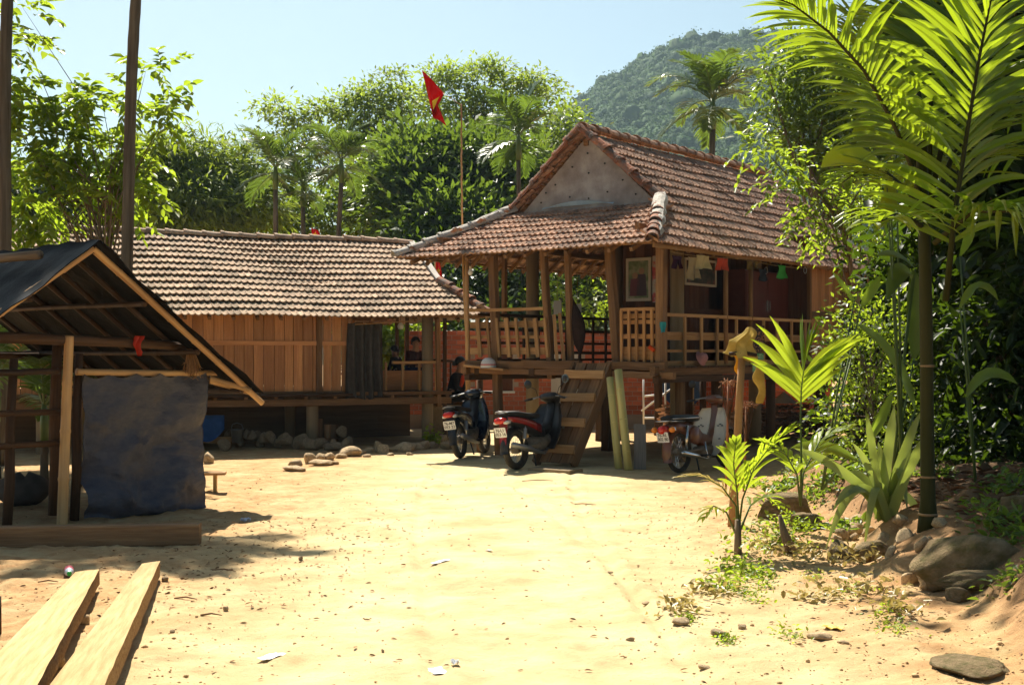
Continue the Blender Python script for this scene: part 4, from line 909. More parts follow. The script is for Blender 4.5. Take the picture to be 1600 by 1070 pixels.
def mid_trees():
    # tall bare palm trunks at the left
    for lb, p0, p1, Y, w in (('tall bare palm trunk crossing the sky between shed and long roof', (192, 470), (219, -60), 18.7, .082), ('tall palm trunk at the left edge of the view', (2, 500), (17, -60), 18.5, .086)):
        a = at(*p0, Y); b = at(*p1, Y); d = (b - a); base = Vector((a.x - d.x / d.z * a.z, Y, 0)); t = thing('tall_palm', lb, 'palm tree', base, group='tall palm trunks at the left')
        P = []; Rr = []; H_ = 9.0
        for i in range(46):
            f = i / 45; P.append(Vector((d.x / d.z * H_ * f + .04 * math.sin(f * 7), 0, H_ * f))); Rr.append(w * (1.12 - .25 * f) * (1.05 if i % 2 else .985))
        MB().tube(P, Rr, 14).build('trunk', m_palmtrunk, t, smooth=True); c = P[-1]
        MB().tube([c, c + Vector((0, 0, .9))], [w, w * .6], 10).build('crownshaft', m_shaft, t, smooth=True)
        for i in range(11):
            k = (0, 1, 4)[i % 3]; o = link('frond', APROTO[k][0], t, c + Vector((0, 0, .85)), (0, 0, i * 2.4)); o.scale = (1.12, 1.12, 1.12); link('rachis', APROTO[k][1], o)
    tree('broadleaf_tree', 'leafy tree with bright backlit leaves around the left palm trunks', 'tree', [(-6.3, 19.6, 0), (-6.25, 19.6, 1.8), (-6.15, 19.5, 3.0), (-6.1, 19.4, 4.2)],
         [blob(*b) for b in ((30, 60, 19.2, 30, 26), (15, 130, 19.2, 34, 50), (60, 160, 19.2, 34, 30), (110, 150, 19.4, 36, 24), (160, 160, 19.2, 36, 24), (205, 152, 19.2, 26, 18), (232, 112, 19.2, 20, 18), (255, 120, 19.0, 18, 24), (262, 165, 19.0, 18, 30), (235, 185, 19.2, 32, 34),
          (120, 225, 19.6, 56, 44), (190, 235, 19.6, 44, 40), (50, 240, 19.4, 52, 50), (150, 290, 19.6, 60, 40), (210, 290, 19.6, 34, 34), (70, 310, 19.6, 60, 46), (20, 350, 19.6, 40, 46), (30, 20, 19.2, 26, 20))],
         lm_bright, ncl=34, nb=60, r0=.05, seed=21, nleaf=11, rc=.1, leaf=.19, wr=.46, spray=.42, hexa=True, droop=.35, shell=.2)
    # right: trees over the red roof
    tree('broadleaf_tree', 'bright yellow-green tree leaning over the far end of the red roof', 'tree', [(5.35, 19.9, 0), (5.38, 19.9, 1.5), (5.35, 19.9, 2.6), (5.1, 19.8, 3.6), (4.6, 19.6, 4.3)],
         [blob(*b) for b in ((1175, 225, 19.5, 26, 18), (1205, 245, 19.4, 28, 22), (1240, 270, 19.4, 34, 30), (1220, 300, 19.4, 30, 22), (1270, 310, 19.4, 40, 36), (1310, 345, 19.5, 40, 36), (1260, 350, 19.4, 40, 26), (1340, 300, 19.8, 46, 46), (1300, 270, 19.8, 36, 30), (1380, 350, 19.8, 40, 50))],
         lm_bright, ncl=30, nb=26, r0=.075, seed=22, nleaf=10, rc=.1, leaf=.13, wr=.42, spray=.42, hexa=True, droop=.3, shell=.2)
    tree('fruit_tree', 'tall glossy tree behind the red roof at the right of the hill', 'tree', [(7.4, 30, 0), (7.2, 30, 3), (7.1, 30, 5), (7.0, 30, 7)],
         [blob(*b) for b in ((1205, 120, 30, 22, 26), (1240, 95, 30, 30, 34), (1235, 150, 30, 40, 34), (1270, 60, 30, 34, 40), (1225, 205, 30, 34, 34), (1280, 150, 30, 50, 60), (1270, 220, 30, 50, 50), (1330, 120, 30, 50, 80), (1330, 230, 30, 50, 60), (1400, 150, 31, 60, 90), (1390, 270, 30, 60, 60), (1190, 190, 30, 18, 18))],
         lm_mid, ncl=20, nb=26, r0=.16, seed=23, nleaf=20, rc=.3, leaf=.22, wr=.34)
    # dark thicket on the right
    g = [((1590, 60), 15, 90, 110), ((1540, 30), 15.5, 70, 90), ((1600, 240), 15, 90, 110), ((1520, 160), 15.5, 60, 90), ((1490, 60), 16, 50, 90), ((1560, 380), 14.8, 90, 90), ((1500, 300), 15.5, 60, 90), ((1480, 430), 15.5, 60, 80)]
    tree('thicket_tree', 'tall dark broad-leaved tree filling the upper right edge', 'tree', [(6.2, 15.4, .3), (6.1, 15.4, 2), (6.0, 15.3, 4), (5.8, 15.2, 6)],
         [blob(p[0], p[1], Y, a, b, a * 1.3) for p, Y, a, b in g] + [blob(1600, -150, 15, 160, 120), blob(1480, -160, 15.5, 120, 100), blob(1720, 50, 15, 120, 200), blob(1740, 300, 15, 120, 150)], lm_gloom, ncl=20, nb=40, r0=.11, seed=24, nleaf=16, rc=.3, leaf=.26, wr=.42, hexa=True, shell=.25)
    WB = lambda x, y, z, a, b, c: (np.array([x, y, z]), np.array([a, b, c]))
    tree('canopy_tree', 'tall dark tree whose trunk stands at the right edge and crown spreads above', 'tree', [(6.3, 16.4, .3), (6.2, 16.4, 3), (5.6, 16.4, 6), (4.6, 16.5, 8)],
         [WB(2.3, 14.6, 8.6, 1.1, 1.2, .7), WB(1.9, 14.2, 8.6, .8, .4, .35), WB(2.6, 14.3, 8.6, .8, .4, .35), WB(3.2, 15.6, 9.0, 1.5, 1.6, .8), WB(4.8, 15.0, 8.6, 1.5, 1.6, .9), WB(2.6, 17.0, 9.3, 1.2, 1.3, .7), WB(3.6, 14.3, 8.2, 1.2, 1.0, .6), WB(6.2, 16.4, 8.8, 1.5, 1.6, .9), WB(4.4, 17.6, 9.4, 1.5, 1.5, .8), WB(5.6, 14.0, 8.4, 1.4, 1.2, .8)], lm_dark, ncl=15, nb=30, r0=.16, seed=29, nleaf=26, rc=.36, leaf=.3, wr=.45, shell=.2)
    tree('thicket_shrub', 'dark tangled undergrowth behind the green palm trunk', 'shrub', [(5.2, 13.6, .3), (5.2, 13.6, 1), (5.2, 13.7, 1.6)],
         [blob(p[0], p[1], Y, a, b, a * 1.2) for p, Y, a, b in (((1540, 520), 13.6, 70, 80), ((1600, 520), 13.4, 70, 90), ((1500, 600), 13.8, 50, 80), ((1570, 640), 13.2, 80, 80), ((1480, 520), 14.5, 40, 70), ((1510, 690), 13, 60, 50), ((1610, 720), 12.5, 70, 60), ((1700, 600), 13, 90, 160), ((1640, 420), 13.5, 80, 90))],
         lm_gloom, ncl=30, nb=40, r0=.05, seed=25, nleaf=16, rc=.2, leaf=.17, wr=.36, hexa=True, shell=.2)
    tree('creeper_shrub', 'small-leaved shrub draped with creeper at the corner of the stilt house', 'shrub', [(3.95, 13.8, .3), (3.9, 13.8, .9), (3.85, 13.8, 1.5)],
         [blob(p[0], p[1], Y, a, b, a) for p, Y, a, b in (((1300, 560), 13.9, 24, 34), ((1340, 480), 14.2, 30, 34), ((1330, 540), 14, 34, 40), ((1370, 520), 14, 40, 50), ((1315, 600), 13.8, 36, 40), ((1360, 610), 13.8, 46, 50), ((1310, 670), 13.4, 40, 40), ((1350, 700), 13.2, 50, 40), ((1410, 600), 14, 40, 70), ((1400, 690), 13.4, 50, 50), ((1300, 500), 14, 18, 20), ((1420, 500), 14.3, 40, 50), ((1275, 720), 13, 26, 20))],
         lm_bright, ncl=60, nb=40, r0=.022, seed=26, nleaf=13, rc=.10, leaf=.062, wr=.5, shell=.25)
    tree('undergrowth_shrub', 'low dark bush under the creeper between house posts and bank', 'shrub', [(3.9, 14.6, .2), (3.9, 14.6, .5), (3.9, 14.6, .9)],
         [blob(p[0], p[1], Y, a, b, a) for p, Y, a, b in (((1350, 640), 14.8, 60, 70), ((1400, 560), 15.2, 66, 80), ((1430, 680), 14.6, 70, 60), ((1400, 440), 16, 56, 80), ((1345, 560), 15.4, 50, 60), ((1440, 600), 15.6, 60, 100))],
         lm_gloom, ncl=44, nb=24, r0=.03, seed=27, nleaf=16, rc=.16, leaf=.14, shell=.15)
    tree('backdrop_tree', 'dark broad tree behind the right end of the stilt house', 'tree', [(8.5, 24, 0), (8.4, 24, 2), (8.3, 24, 3.5)],
         [blob(p[0], p[1], Y, a, b, a) for p, Y, a, b in (((1400, 540), 24, 60, 90), ((1480, 520), 24, 80, 110), ((1570, 520), 24, 90, 120), ((1440, 420), 24, 80, 80), ((1540, 380), 24, 90, 90), ((1400, 640), 23, 70, 50), ((1500, 640), 23, 90, 60), ((1620, 600), 23, 80, 90))], lm_dark, ncl=14, nb=20, r0=.14, seed=28, nleaf=26, rc=.3, leaf=.24, shell=.2)
mid_trees()

def fg_plants():
    # ---- young palm with green ringed trunk at the right
    b = gpt(1450, 822); t = thing('green_palm', 'green-trunked palm with pale rings in front of the dark thicket', 'palm tree', b)
    P = [Vector((0, 0, -.05)), Vector((0, 0, .06)), Vector((.0, 0, .2)), Vector((-.005, 0, .6)), Vector((-.01, 0, 1.2)), Vector((-.02, 0, 1.9)), Vector((-.04, 0, 2.55))]
    MB().tube(P, [.082, .070, .055, .051, .048, .046, .043], 16).build('trunk', m_greentrunk, t, smooth=True)
    for z, r in ((.09, .069), (.37, .054), (1.2, .0495)):
        MB().lathe((-.005 * z, 0, z), [(r - .004, -.010), (r + .003, -.006), (r + .003, .006), (r - .004, .010)], n=16).build('trunk_ring', m_ring, t, smooth=True)
    MB().tube([(-.04, 0, 2.5), (-.045, 0, 2.7), (-.05, 0, 3.0), (-.08, 0, 3.3)], [.045, .042, .034, .018], 12).build('crownshaft', m_greentrunk, t, smooth=True)
    def W3(pts): return [at(x, y, Y) - b for x, y, Y in pts]
    FR = [  # rachis paths in the place: (pixel, depth)
        ([(1444, 330, 9.6), (1425, 260, 9.5), (1395, 190, 9.4), (1350, 110, 9.3), (1295, 50, 9.2), (1240, 8, 9.1), (1185, -14, 9.0)], 60, .72, .046),
        ([(1478, 470, 9.4), (1492, 330, 9.3), (1512, 200, 9.2), (1530, 90, 9.1), (1552, -20, 9.0), (1585, -110, 8.9)], 42, .92, .07),
        ([(1446, 350, 9.6), (1420, 300, 9.9), (1385, 270, 10.3), (1345, 265, 10.7), (1310, 290, 11)], 34, .56, .042),
        ([(1455, 330, 9.6), (1490, 240, 9.9), (1560, 170, 10.2), (1640, 150, 10.5), (1720, 190, 10.7)], 40, .85, .055),
        ([(1450, 300, 9.6), (1455, 150, 9.9), (1448, 40, 10.2), (1430, -80, 10.5)], 44, .85, .052),
        ([(1460, 380, 9.5), (1520, 330, 9.2), (1580, 330, 8.9), (1640, 380, 8.7)], 34, .72, .055),
        ([(1448, 360, 9.6), (1430, 345, 9.1), (1400, 335, 8.7), (1365, 350, 8.4)], 14, .55, .05),
        ([(1452, 320, 9.6), (1480, 190, 9.8), (1495, 60, 10.0), (1490, -80, 10.3)], 44, .9, .055), ([(1455, 340, 9.6), (1510, 250, 10.2), (1590, 230, 10.8), (1660, 270, 11.2)], 34, .8, .055), ([(1448, 310, 9.7), (1415, 210, 10.3), (1370, 120, 10.8), (1330, 20, 11.2)], 40, .7, .048)]
    for k, (pp, n, L, w) in enumerate(FR):
        lf, rc_ = frond(W3(pp), n, L, w, None, droop=.8 if k != 1 else .6, seed=80 + k, sec=6, rach=.024, a0=68 if k else 78, a1=35, lift=.15, tmin=.2 if k != 1 else .12, jitter=.3)
        o = lf.build('frond', lm_palm, t); rc_.build('rachis', m_greentrunk, o, smooth=True)
    # ---- palm seedlings
    def seedling(label, base, fr, mat=lm_vivid, stem=.03):
        t = thing('palm_seedling', label, 'young palm', base, group='young palms on the bank'); b = Vector(base)
        for k, (pp, n, L, w, mt, *aa) in enumerate(fr):
            lf, rc_ = frond([at(x, y, Y) - b for x, y, Y in pp], n, L, w, None, droop=aa[2] if aa else .8, seed=120 + k + int(b.x * 10), sec=6, rach=.010, a0=aa[0] if aa else 48, a1=aa[1] if aa else 14, lift=.1, tmin=aa[3] if aa else .3, jitter=.16)
            o = lf.build('frond', mt or mat, t); rc_.build('rachis', m_stem, o, smooth=True)
        MB().tube([(0, 0, -.05), (0, 0, .1), (.0, 0, .28)], [stem * 1.2, stem, stem * .8], 8).build('stem', m_bark, t, smooth=True); return t
    sb = gpt(1153, 866)
    seedling('small palm seedling with arching yellow-green fronds on the bank edge', sb, [
        ([(1154, 830, 10.4), (1160, 780, 10.3), (1178, 730, 10.2), (1205, 695, 10.1), (1238, 668, 10.0)], 15, .30, .05, None),
        ([(1152, 830, 10.4), (1150, 790, 10.3), (1128, 760, 10.2), (1095, 742, 10.1), (1060, 745, 10.0)], 14, .22, .022, lm_dry),
        ([(1155, 830, 10.4), (1152, 770, 10.3), (1146, 725, 10.2), (1150, 690, 10.1)], 8, .26, .05, None),
        ([(1156, 830, 10.4), (1172, 790, 10.5), (1195, 775, 10.6), (1215, 790, 10.7)], 8, .24, .04, None),
        ([(1150, 835, 10.4), (1135, 800, 10.2), (1115, 790, 10.0), (1100, 810, 9.9)], 6, .22, .035, None)])
    sb = gpt(1250, 805)
    seedling('young palm holding one large glowing fan-like frond before the house', sb, [
        ([(1251, 790, 10.2), (1252, 720, 10.2), (1251, 650, 10.2), (1252, 610, 10.2), (1256, 575, 10.2), (1264, 545, 10.2)], 12, .62, .075, None, 84, 14, .5, .50),
        ([(1251, 790, 10.2), (1255, 740, 10.3), (1280, 690, 10.4), (1330, 665, 10.5)], 9, .28, .045, None),
        ([(1251, 790, 10.2), (1245, 740, 10.1), (1225, 705, 10.0), (1190, 690, 9.9)], 8, .28, .045, None)], stem=.022)
    # ---- strap-leaved plant
    b = gpt(1385, 812); t = thing('strap_leaf_plant', 'clump with long arching grey-green strap leaves beside the palm trunk', 'plant', b)
    tips = [((1352, 640), .0), ((1330, 690), .3), ((1322, 740), .6), ((1350, 862), 1.6), ((1290, 858), 1.5), ((1398, 630), .05), ((1440, 640), .1), ((1462, 670), .5), ((1418, 800), 1.5), ((1456, 868), 1.4), ((1372, 690), .2), ((1425, 690), .3), ((1240, 700), .4), ((1300, 800), 1.0)]
    for k, ((px, py), dr) in enumerate(tips):
        tip = at(px, py, b.y - .15 + rnd.uniform(-.35, .25)) - b; p0 = Vector((rnd.uniform(-.05, .05), rnd.uniform(-.05, .05), 0)); hgt = .30 + .25 * dr
        mid = p0.lerp(tip, .5) + Vector((0, 0, hgt * (.25 + dr * .55))); rows = []; w = rnd.uniform(.032, .044)
        for i in range(11):
            f = i / 10; c = p0 * (1 - f) ** 2 + mid * (2 * f * (1 - f)) + tip * f * f; d = unit((mid - p0) * (1 - f) + (tip - mid) * f)
            x = unit(d.cross(Vector((.15 * math.sin(k), -1, .25)))); z = x.cross(d); ww = w * (1.05 - .2 * f if f < .75 else .9 * (1 - (f - .75) * 3.9))
            rows.append([c - x * ww + z * ww * .35, c, c + x * ww + z * ww * .35])
        MB().grid(rows).build('leaf', lm_strap, t, smooth=True)
    # ---- broad-leaved plants (canna-like)
    def broad(label, base, leaves, mat, group='broad-leaved plants in the thicket'):
        t = thing('broad_leaf_plant', label, 'plant', base, group=group); b = Vector(base)
        for k, (s, m_, e, w) in enumerate(leaves):
            p0, p1, p2 = [at(*q) - b for q in (s, m_, e)]; rows = []
            for i in range(13):
                f = i / 12; c = p0 * (1 - f) ** 2 + p1 * (2 * f * (1 - f)) + p2 * f * f; d = unit((p1 - p0) * (1 - f) + (p2 - p1) * f)
                x = unit(d.cross(Vector((.3 * math.sin(k * 2.1), -.8, .6)))); z = x.cross(d); ww = w * max(.02, math.sin(math.pi * min(1, f * .97 + .03)) ** .75) * (1 + .05 * math.sin(f * 40))
                rows.append([c - x * ww + z * ww * .3, c - x * ww * .5 + z * ww * .1, c, c + x * ww * .5 + z * ww * .1, c + x * ww + z * ww * .3])
            MB().grid(rows).build('leaf', mat, t, smooth=True)
            MB().tube([(0, 0, -.03), p0 * .5 + Vector((0, 0, .05)), p0], [.012, .009, .006], 6).build('stalk', m_stem, t, smooth=True)
    broad('broad-leaved plant with large glowing leaf under the palm fronds', (3.3, 10.8, .4), [((1385, 270, 10.6), (1330, 230, 10.4), (1283, 262, 10.3), .13), ((1400, 240, 10.8), (1360, 190, 10.8), (1330, 215, 10.8), .10), ((1390, 280, 10.7), (1395, 330, 10.5), (1370, 360, 10.4), .07)], lm_vivid)
    broad('broad-leaved plant with drooping blue-green leaves left of the palm trunk', (3.25, 11, .4), [((1425, 440, 10.9), (1410, 395, 10.7), (1385, 470, 10.6), .085), ((1430, 640, 10.9), (1400, 540, 10.8), (1335, 505, 10.6), .07), ((1428, 560, 11), (1440, 480, 10.9), (1425, 420, 10.9), .09), ((1430, 420, 10.9), (1400, 390, 10.6), (1370, 400, 10.4), .05)], lm_ever)
    broad('broad-leaved plant with long leaf blades beside the creeper shrub', (2.95, 12.2, .35), [((1335, 470, 12.6), (1310, 440, 12.5), (1300, 425, 12.4), .04), ((1345, 480, 12.6), (1365, 450, 12.6), (1375, 430, 12.5), .05), ((1330, 560, 12.4), (1310, 545, 12.3), (1290, 560, 12.2), .05), ((1340, 720, 12), (1290, 690, 11.8), (1235, 700, 11.6), .07), ((1350, 700, 12), (1380, 650, 12), (1395, 610, 12), .05)], lm_mid)
    broad('dim broad-leaved plant in the dark thicket right of the palm trunk', (4.1, 11.3, .4), [((1500, 480, 11.3), (1530, 420, 11.2), (1560, 470, 11), .05), ((1500, 400, 11.3), (1520, 360, 11.2), (1515, 340, 11.2), .05), ((1510, 620, 11.3), (1540, 560, 11.2), (1590, 600, 11), .06)], lm_mid)
    # palm leaves seen through the open shed
    t = areca('low areca palm seen through the open left side of the shed', (-6.6, 16.4, 0), .75, (0, 0), .05, 8, .8, 91, group='areca palms behind the shed', hang=0)
    t = areca('low areca palm half hidden behind the shed post', (-5.7, 15.6, 0), .55, (0, 0), .05, 7, .6, 92, group='areca palms behind the shed', hang=0)
    # weeds at the foot of the bank
    def weeds(label, pts, n, leaf, mat, seed, name='weed_patch'):
        g = np.random.default_rng(seed); C = []
        for px, py, r in pts:
            c = gnd(px, py, .05); k = n; q = np.stack([c.x + g.normal(0, r, k), c.y + g.normal(0, r * 1.6, k)], 1); z = ground_z(q[:, 0], q[:, 1]); C.append(np.column_stack([q, z + np.abs(g.normal(0, r * .55, k))]))
        C = np.concatenate(C); n_ = len(C); A = g.normal(size=(n_, 3)) * np.array([1, 1, .5]) + np.array([0, 0, .35]); Nn = np.array([0, 0, 1.]) + g.normal(size=(n_, 3)) * .4
        l = leaf * g.uniform(.6, 1.3, n_); V, Fc, kv = leaf_quads(C, A, Nn, l, l * .5, True)
        o = np_mesh(name, V, Fc, mat, np.repeat(np.clip(g.normal(.5, .25, n_), 0, 1), kv)); tag(o, label, 'weeds', kind='stuff')
    weeds('low leafy weeds growing round the foot of the palm seedling', [(1150, 880, .10), (1190, 850, .14), (1215, 830, .14), (1130, 905, .08), (1230, 850, .12), (1180, 890, .08), (1235, 800, .13), (1260, 770, .15), (1180, 760, .08), (1255, 830, .10)], 150, .05, lm_bright, 31)
    weeds('small tufts of pale green weeds on the bare bank', [(1165, 915, .06), (1235, 985, .05), (1195, 905, .04), (1075, 960, .03), (1135, 990, .03), (1330, 930, .07), (1390, 970, .05), (1400, 985, .05), (1270, 900, .04), (1180, 930, .05)], 70, .028, lm_bright, 32)
    weeds('leafy sprigs between the stones under the palm', [(1300, 770, .10), (1330, 760, .12), (1480, 790, .10), (1420, 810, .08), (1470, 820, .06), (1560, 900, .10), (1580, 960, .08), (1545, 870, .1)], 90, .06, lm_mid, 33)
    weeds('leafy ground plants crowding the dark bank behind the seedlings', [(1270, 760, .14), (1310, 745, .16), (1285, 800, .12), (1340, 800, .12), (1320, 835, .08), (1225, 780, .10), (1500, 770, .16), (1545, 790, .16), (1590, 850, .14), (1575, 915, .12), (1520, 745, .15), (1350, 745, .15)], 190, .075, lm_mid, 34, 'ground_plants')
    weeds('dry grass and straw on the edge of the bank', [(1215, 855, .10), (1260, 870, .12), (1330, 880, .12), (1365, 930, .10), (1400, 960, .08), (1110, 915, .08), (1060, 945, .08), (1290, 930, .1)], 90, .06, lm_dry, 35, 'dry_grass')
    # plant by the post of the plank house
    t = thing('leafy_weed', 'bright green seedling with two large leaves among the edging stones', 'plant', gnd(676, 694))
    b = Vector(gnd(676, 694))
    for px, py in ((663, 682), (686, 684), (672, 672)):
        tip = at(px, py, 22.5) - b; g_ = np.random.default_rng(px); n_ = 26; C = np.outer(g_.uniform(0, 1, n_), np.array(tip)) + g_.normal(0, .05, (n_, 3)); C[:, 2] = np.abs(C[:, 2])
        V, Fc, kv = leaf_quads(C, g_.normal(size=(n_, 3)) + np.array([0, 0, .3]), np.array([[0, 0, 1.]] * n_) + g_.normal(size=(n_, 3)) * .4, np.full(n_, .10), np.full(n_, .07), True)
        np_mesh('leaves', V, Fc, lm_vivid, np.repeat(g_.uniform(.2, 1, n_), kv), parent=t)
fg_plants()
# ------------------------------------------------------------------ bamboo shed at the left (local x: along the open gable end to the right, local y: along the ridge, away)
SA = math.atan2(.757, .655); S0 = (-4.3, 12.3, 0)
S_M = Matrix.Translation(S0) @ Matrix.Rotation(SA, 4, 'Z')
def sl_(px, py, x=None, y=None, z=None):
    c = S_M.inverted() @ Vector((0, 0, CAMZ)); d = S_M.to_3x3().inverted() @ Vector(((px - 800) / F, 1, -(py - HZ) / F))
    i, val = (0, x) if x is not None else (1, y) if y is not None else (2, z)
    return c + d * ((val - c[i]) / d[i])
def bamboo(mb, p, q, r, r1=None, nodes=.32):
    """bamboo cane with swollen nodes"""
    p = Vector(p); q = Vector(q); L = (q - p).length; n = max(2, int(L / nodes)); P = []; Rr = []; r1 = r1 or r * .85
    for i in range(n):
        for f, k in ((0, 1.13), (.05, 1.0), (.93, 1.0)):
            t = (i + f) / n; P.append(p.lerp(q, t)); Rr.append((r + (r1 - r) * t) * k)
    P.append(q); Rr.append(r1); b = unit(q - p).orthogonal() * L * .012 * rnd.uniform(-1, 1)
    P = [c + b * math.sin(math.pi * i / (len(P) - 1)) for i, c in enumerate(P)]
    mb.tube(P, Rr, 9); return mb
m_felt = M('black_roof_sheet', (.005, .005, .006), (.011, .011, .012), scale=8, rough=.65, spec=.08, bump=.4, bscale=14, c3=(.045, .038, .032), s3=3, t3=(.6, .8))
m_tarp = M('dark_tarp', (.045, .048, .070), (.075, .072, .088), scale=9, rough=.55, spec=.35, bump=1, bscale=11, stretch=(1, 1, 1.8), c3=(.095, .072, .056), s3=3.5, t3=(.58, .85), coord='Object')
m_canedark = M('dark_bamboo', (.035, .018, .009), (.07, .036, .018), scale=18, rough=.6, var=.25)
def shed():
    S = thing('bamboo_shed', 'open bamboo shed with black sheet roof and hanging tarp wall', 'shed', S0, SA); S.matrix_basis = S_M
    xr, zr, xe, ze, xl, zl, y0, y1 = .06, 2.66, 2.0, 1.19, -1.95, 1.22, -.52, 3.1
    fr = bamboo(MB(), (xr, y0 + .1, zr - .06), (xr, y1, zr - .06), .04); roof = fr.build('roof', m_canedark, S, smooth=True)
    for nm, xa, za in (('roof_sheet', xe, ze), ('roof_sheet', xl, zl)):
        rows = []
        for j in range(29):
            y = y0 + (y1 - y0) * j / 28; row = []
            for i in range(15):
                f = i / 14; wv = .012 * math.sin(j * 1.9) + .010 * math.sin(i * 1.3 + j * .4); ed = .035 * math.sin(i * 1.7) * (j == 0)
                row.append((xr + (xa - xr) * f, y - ed, zr + (za - zr) * f + .012 + wv - .04 * math.sin(math.pi * f)))
            rows.append(row)
        MB().grid(rows, thick=-.010 if xa > 0 else .010).build(nm, m_felt, roof, smooth=True)
    dz = .055
    for k, y in enumerate((-.40, .05, .55, 1.05, 1.6, 2.2, 2.8)):
        for xa, za in ((xe, ze), (xl, zl)):
            if k == 0: e = (xr + (xa - xr) * 1.03, y, zr + (za - zr) * 1.03 - dz)
            else: e = (xr + (xa - xr) * .93, y, zr + (za - zr) * .93 - dz)
            bamboo(MB(), (xr, y, zr - dz), e, .036 if k == 0 else .03).build('rafter', m_bamboo if k < 1 else m_canedark, roof, smooth=True)
    for f in (.3, .62, .9):
        for xa, za in ((xe, ze), (xl, zl)):
            p = (xr + (xa - xr) * f, y0 + .15, zr + (za - zr) * f - dz * 2.1); bamboo(MB(), p, (p[0], y1, p[2]), .028).build('purlin', m_canedark, roof, smooth=True)
    # a log holding the sheet down near the ridge
    a = sl_(0, 408, x=-.35); b = sl_(62, 403, x=-.3); MB().tube([a + Vector((0, .6, .03)), b + Vector((0, 0, .03))], .045, 8).build('weight_log', m_bark, roof, smooth=True)
    # posts
    def pole(px0, py0, px1, py1, r, y=0.0, mat=m_bamboo, cane=True, name='post'):
        p = sl_(px0, py0, y=y); q = sl_(px1, py1, y=y); p.z = max(-.06, p.z - .03); mb = MB()
        if cane: bamboo(mb, p, q, r, nodes=.42)
        else: mb.tube([p, p.lerp(q, .3) + Vector((.01, 0, 0)), p.lerp(q, .6) - Vector((.012, 0, 0)), q], [r, r * 1.05, r * .95, r * .85], 10)
        mb.build(name, mat, S, smooth=True)
    pole(97, 817, 108, 525, .052, -.06); pole(116, 808, 124, 552, .045, .02, m_timber_dark, False); pole(84, 800, 90, 530, .055, .14, m_timber_dark, False)
    pole(10, 845, 22, 560, .045, .02, m_timber_dark, False)
    for x, y in ((1.45, .07), (1.72, 2.7), (.05, 2.8), (-1.7, .05), (-1.7, 2.7)): MB().tube([(x, y, -.05), (x, y, 1.45)], .05, 9).build('post', m_timber_dark, S, smooth=True)
    MB().tube([(-1.9, -.02, 1.78), (-.5, -.02, 1.76), (.6, -.02, 1.73), (1.55, -.02, 1.68)], [.05, .055, .05, .045], 9).build('tie_beam', m_timber_dark, S, smooth=True)
    MB().tube([(-1.9, 2.75, 1.6), (1.9, 2.75, 1.6)], .045, 8).build('tie_beam', m_timber_dark, S, smooth=True)
    bamboo(MB(), (.10, -.05, 1.44), (1.95, -.05, 1.41), .034).build('rail', m_bamboo, S, smooth=True)
    bamboo(MB(), (-1.9, -.03, 1.46), (-.08, -.03, 1.45), .036).build('rail', m_canedark, S, smooth=True)
    for z in (1.06, .76): MB().tube([(-1.9, 0, z), (-.06, 0, z)], .03, 8).build('rail', m_timber_dark, S, smooth=True)
    for x, z0, y in ((1.72, 1.27, -.06), (1.62, 1.3, -.2)): bamboo(MB(), (x - .1, y - .02, z0 + .06), (x + .25, y - .25, z0 - .07), .03).build('brace', m_bamboo, S, smooth=True)
    # tarp wall
    rows = []
    for j in range(49):
        f = j / 48; row = []
        for i in range(53):
            s = i / 52; x = .16 + 1.40 * s + .02 * math.sin(f * 5) * (s - .2); z = 1.42 - .045 * abs(math.sin(s * 5 * math.pi)) * (1 - f) - 1.44 * f * (1 - .035 * math.sin(s * 9 + 1))
            w = .03 * math.sin(s * 11 + f * 3) * (.3 + f) + .05 * math.sin(s * 4 - f * 6 + 1) * f + .02 * math.sin(f * 13 + s * 9) + .05 * max(0, 1 - abs((f - .55) + .35 * (s - .5)) * 9)
            n_ = float(fbm(np.array([s * 5.0 + f * 2]), np.array([f * 7.0 - s * 3]), 4, 8)[0]); w += .05 * (1 - abs(2 * n_ - 1) * 2.2) * (.35 + .65 * f) + .02 * math.sin(7 * s + 20 * f + 4 * math.sin(5 * s)) * (.3 + .7 * f)
            if f > .72: w -= .17 * math.sin((f - .72) / .28 * 2.4) * (.6 + .4 * math.sin(s * 6))
            row.append((x, -.09 + w, max(.005, z)))
        rows.append(row)
    MB().grid(rows, thick=.004).build('tarp_wall', m_tarp, S, smooth=True)
    # things hanging on it
    def hang(name, label, cat, x, y, z, w, h, mat, seed, group=None):
        g = random.Random(seed); rows = []
        for j in range(9):
            f = j / 8; k = .55 + .45 * math.sin(f * 2.4 + g.random()); rows.append([(w * k * (s - .5) + .02 * math.sin(f * 6 + seed), .02 * math.sin(s * 9 + f * 4 + seed), -h * f * (1 - .12 * abs(s - .4))) for s in np.linspace(0, 1, 8)])
        o = MB().grid(rows, thick=.004).build(name, mat, None, smooth=True); o.location = S_M @ Vector((x, y, z)); o.rotation_euler = (0, 0, SA); return tag(o, label, cat, group)
    p = sl_(216, 525, y=-.09); hang('red_cloth', 'small red rag hanging from the shed beam', 'rag', p.x, p.y, p.z, .10, .20, cloth('red_rag', (.55, .05, .025)), 2)
    g = random.Random(4); mb = MB(); p = sl_(297, 548, y=-.14)
    for i in range(60):
        a = Vector((g.uniform(-.03, .03), g.uniform(-.03, .03), .02)); b = a + Vector((g.gauss(0, .04), g.gauss(0, .03), -g.uniform(.12, .3))); c = b + Vector((g.gauss(0, .03), g.gauss(0, .02), -g.uniform(-.03, .05))); mb.tube([a, b, c], [.004, .004, .002], 4)
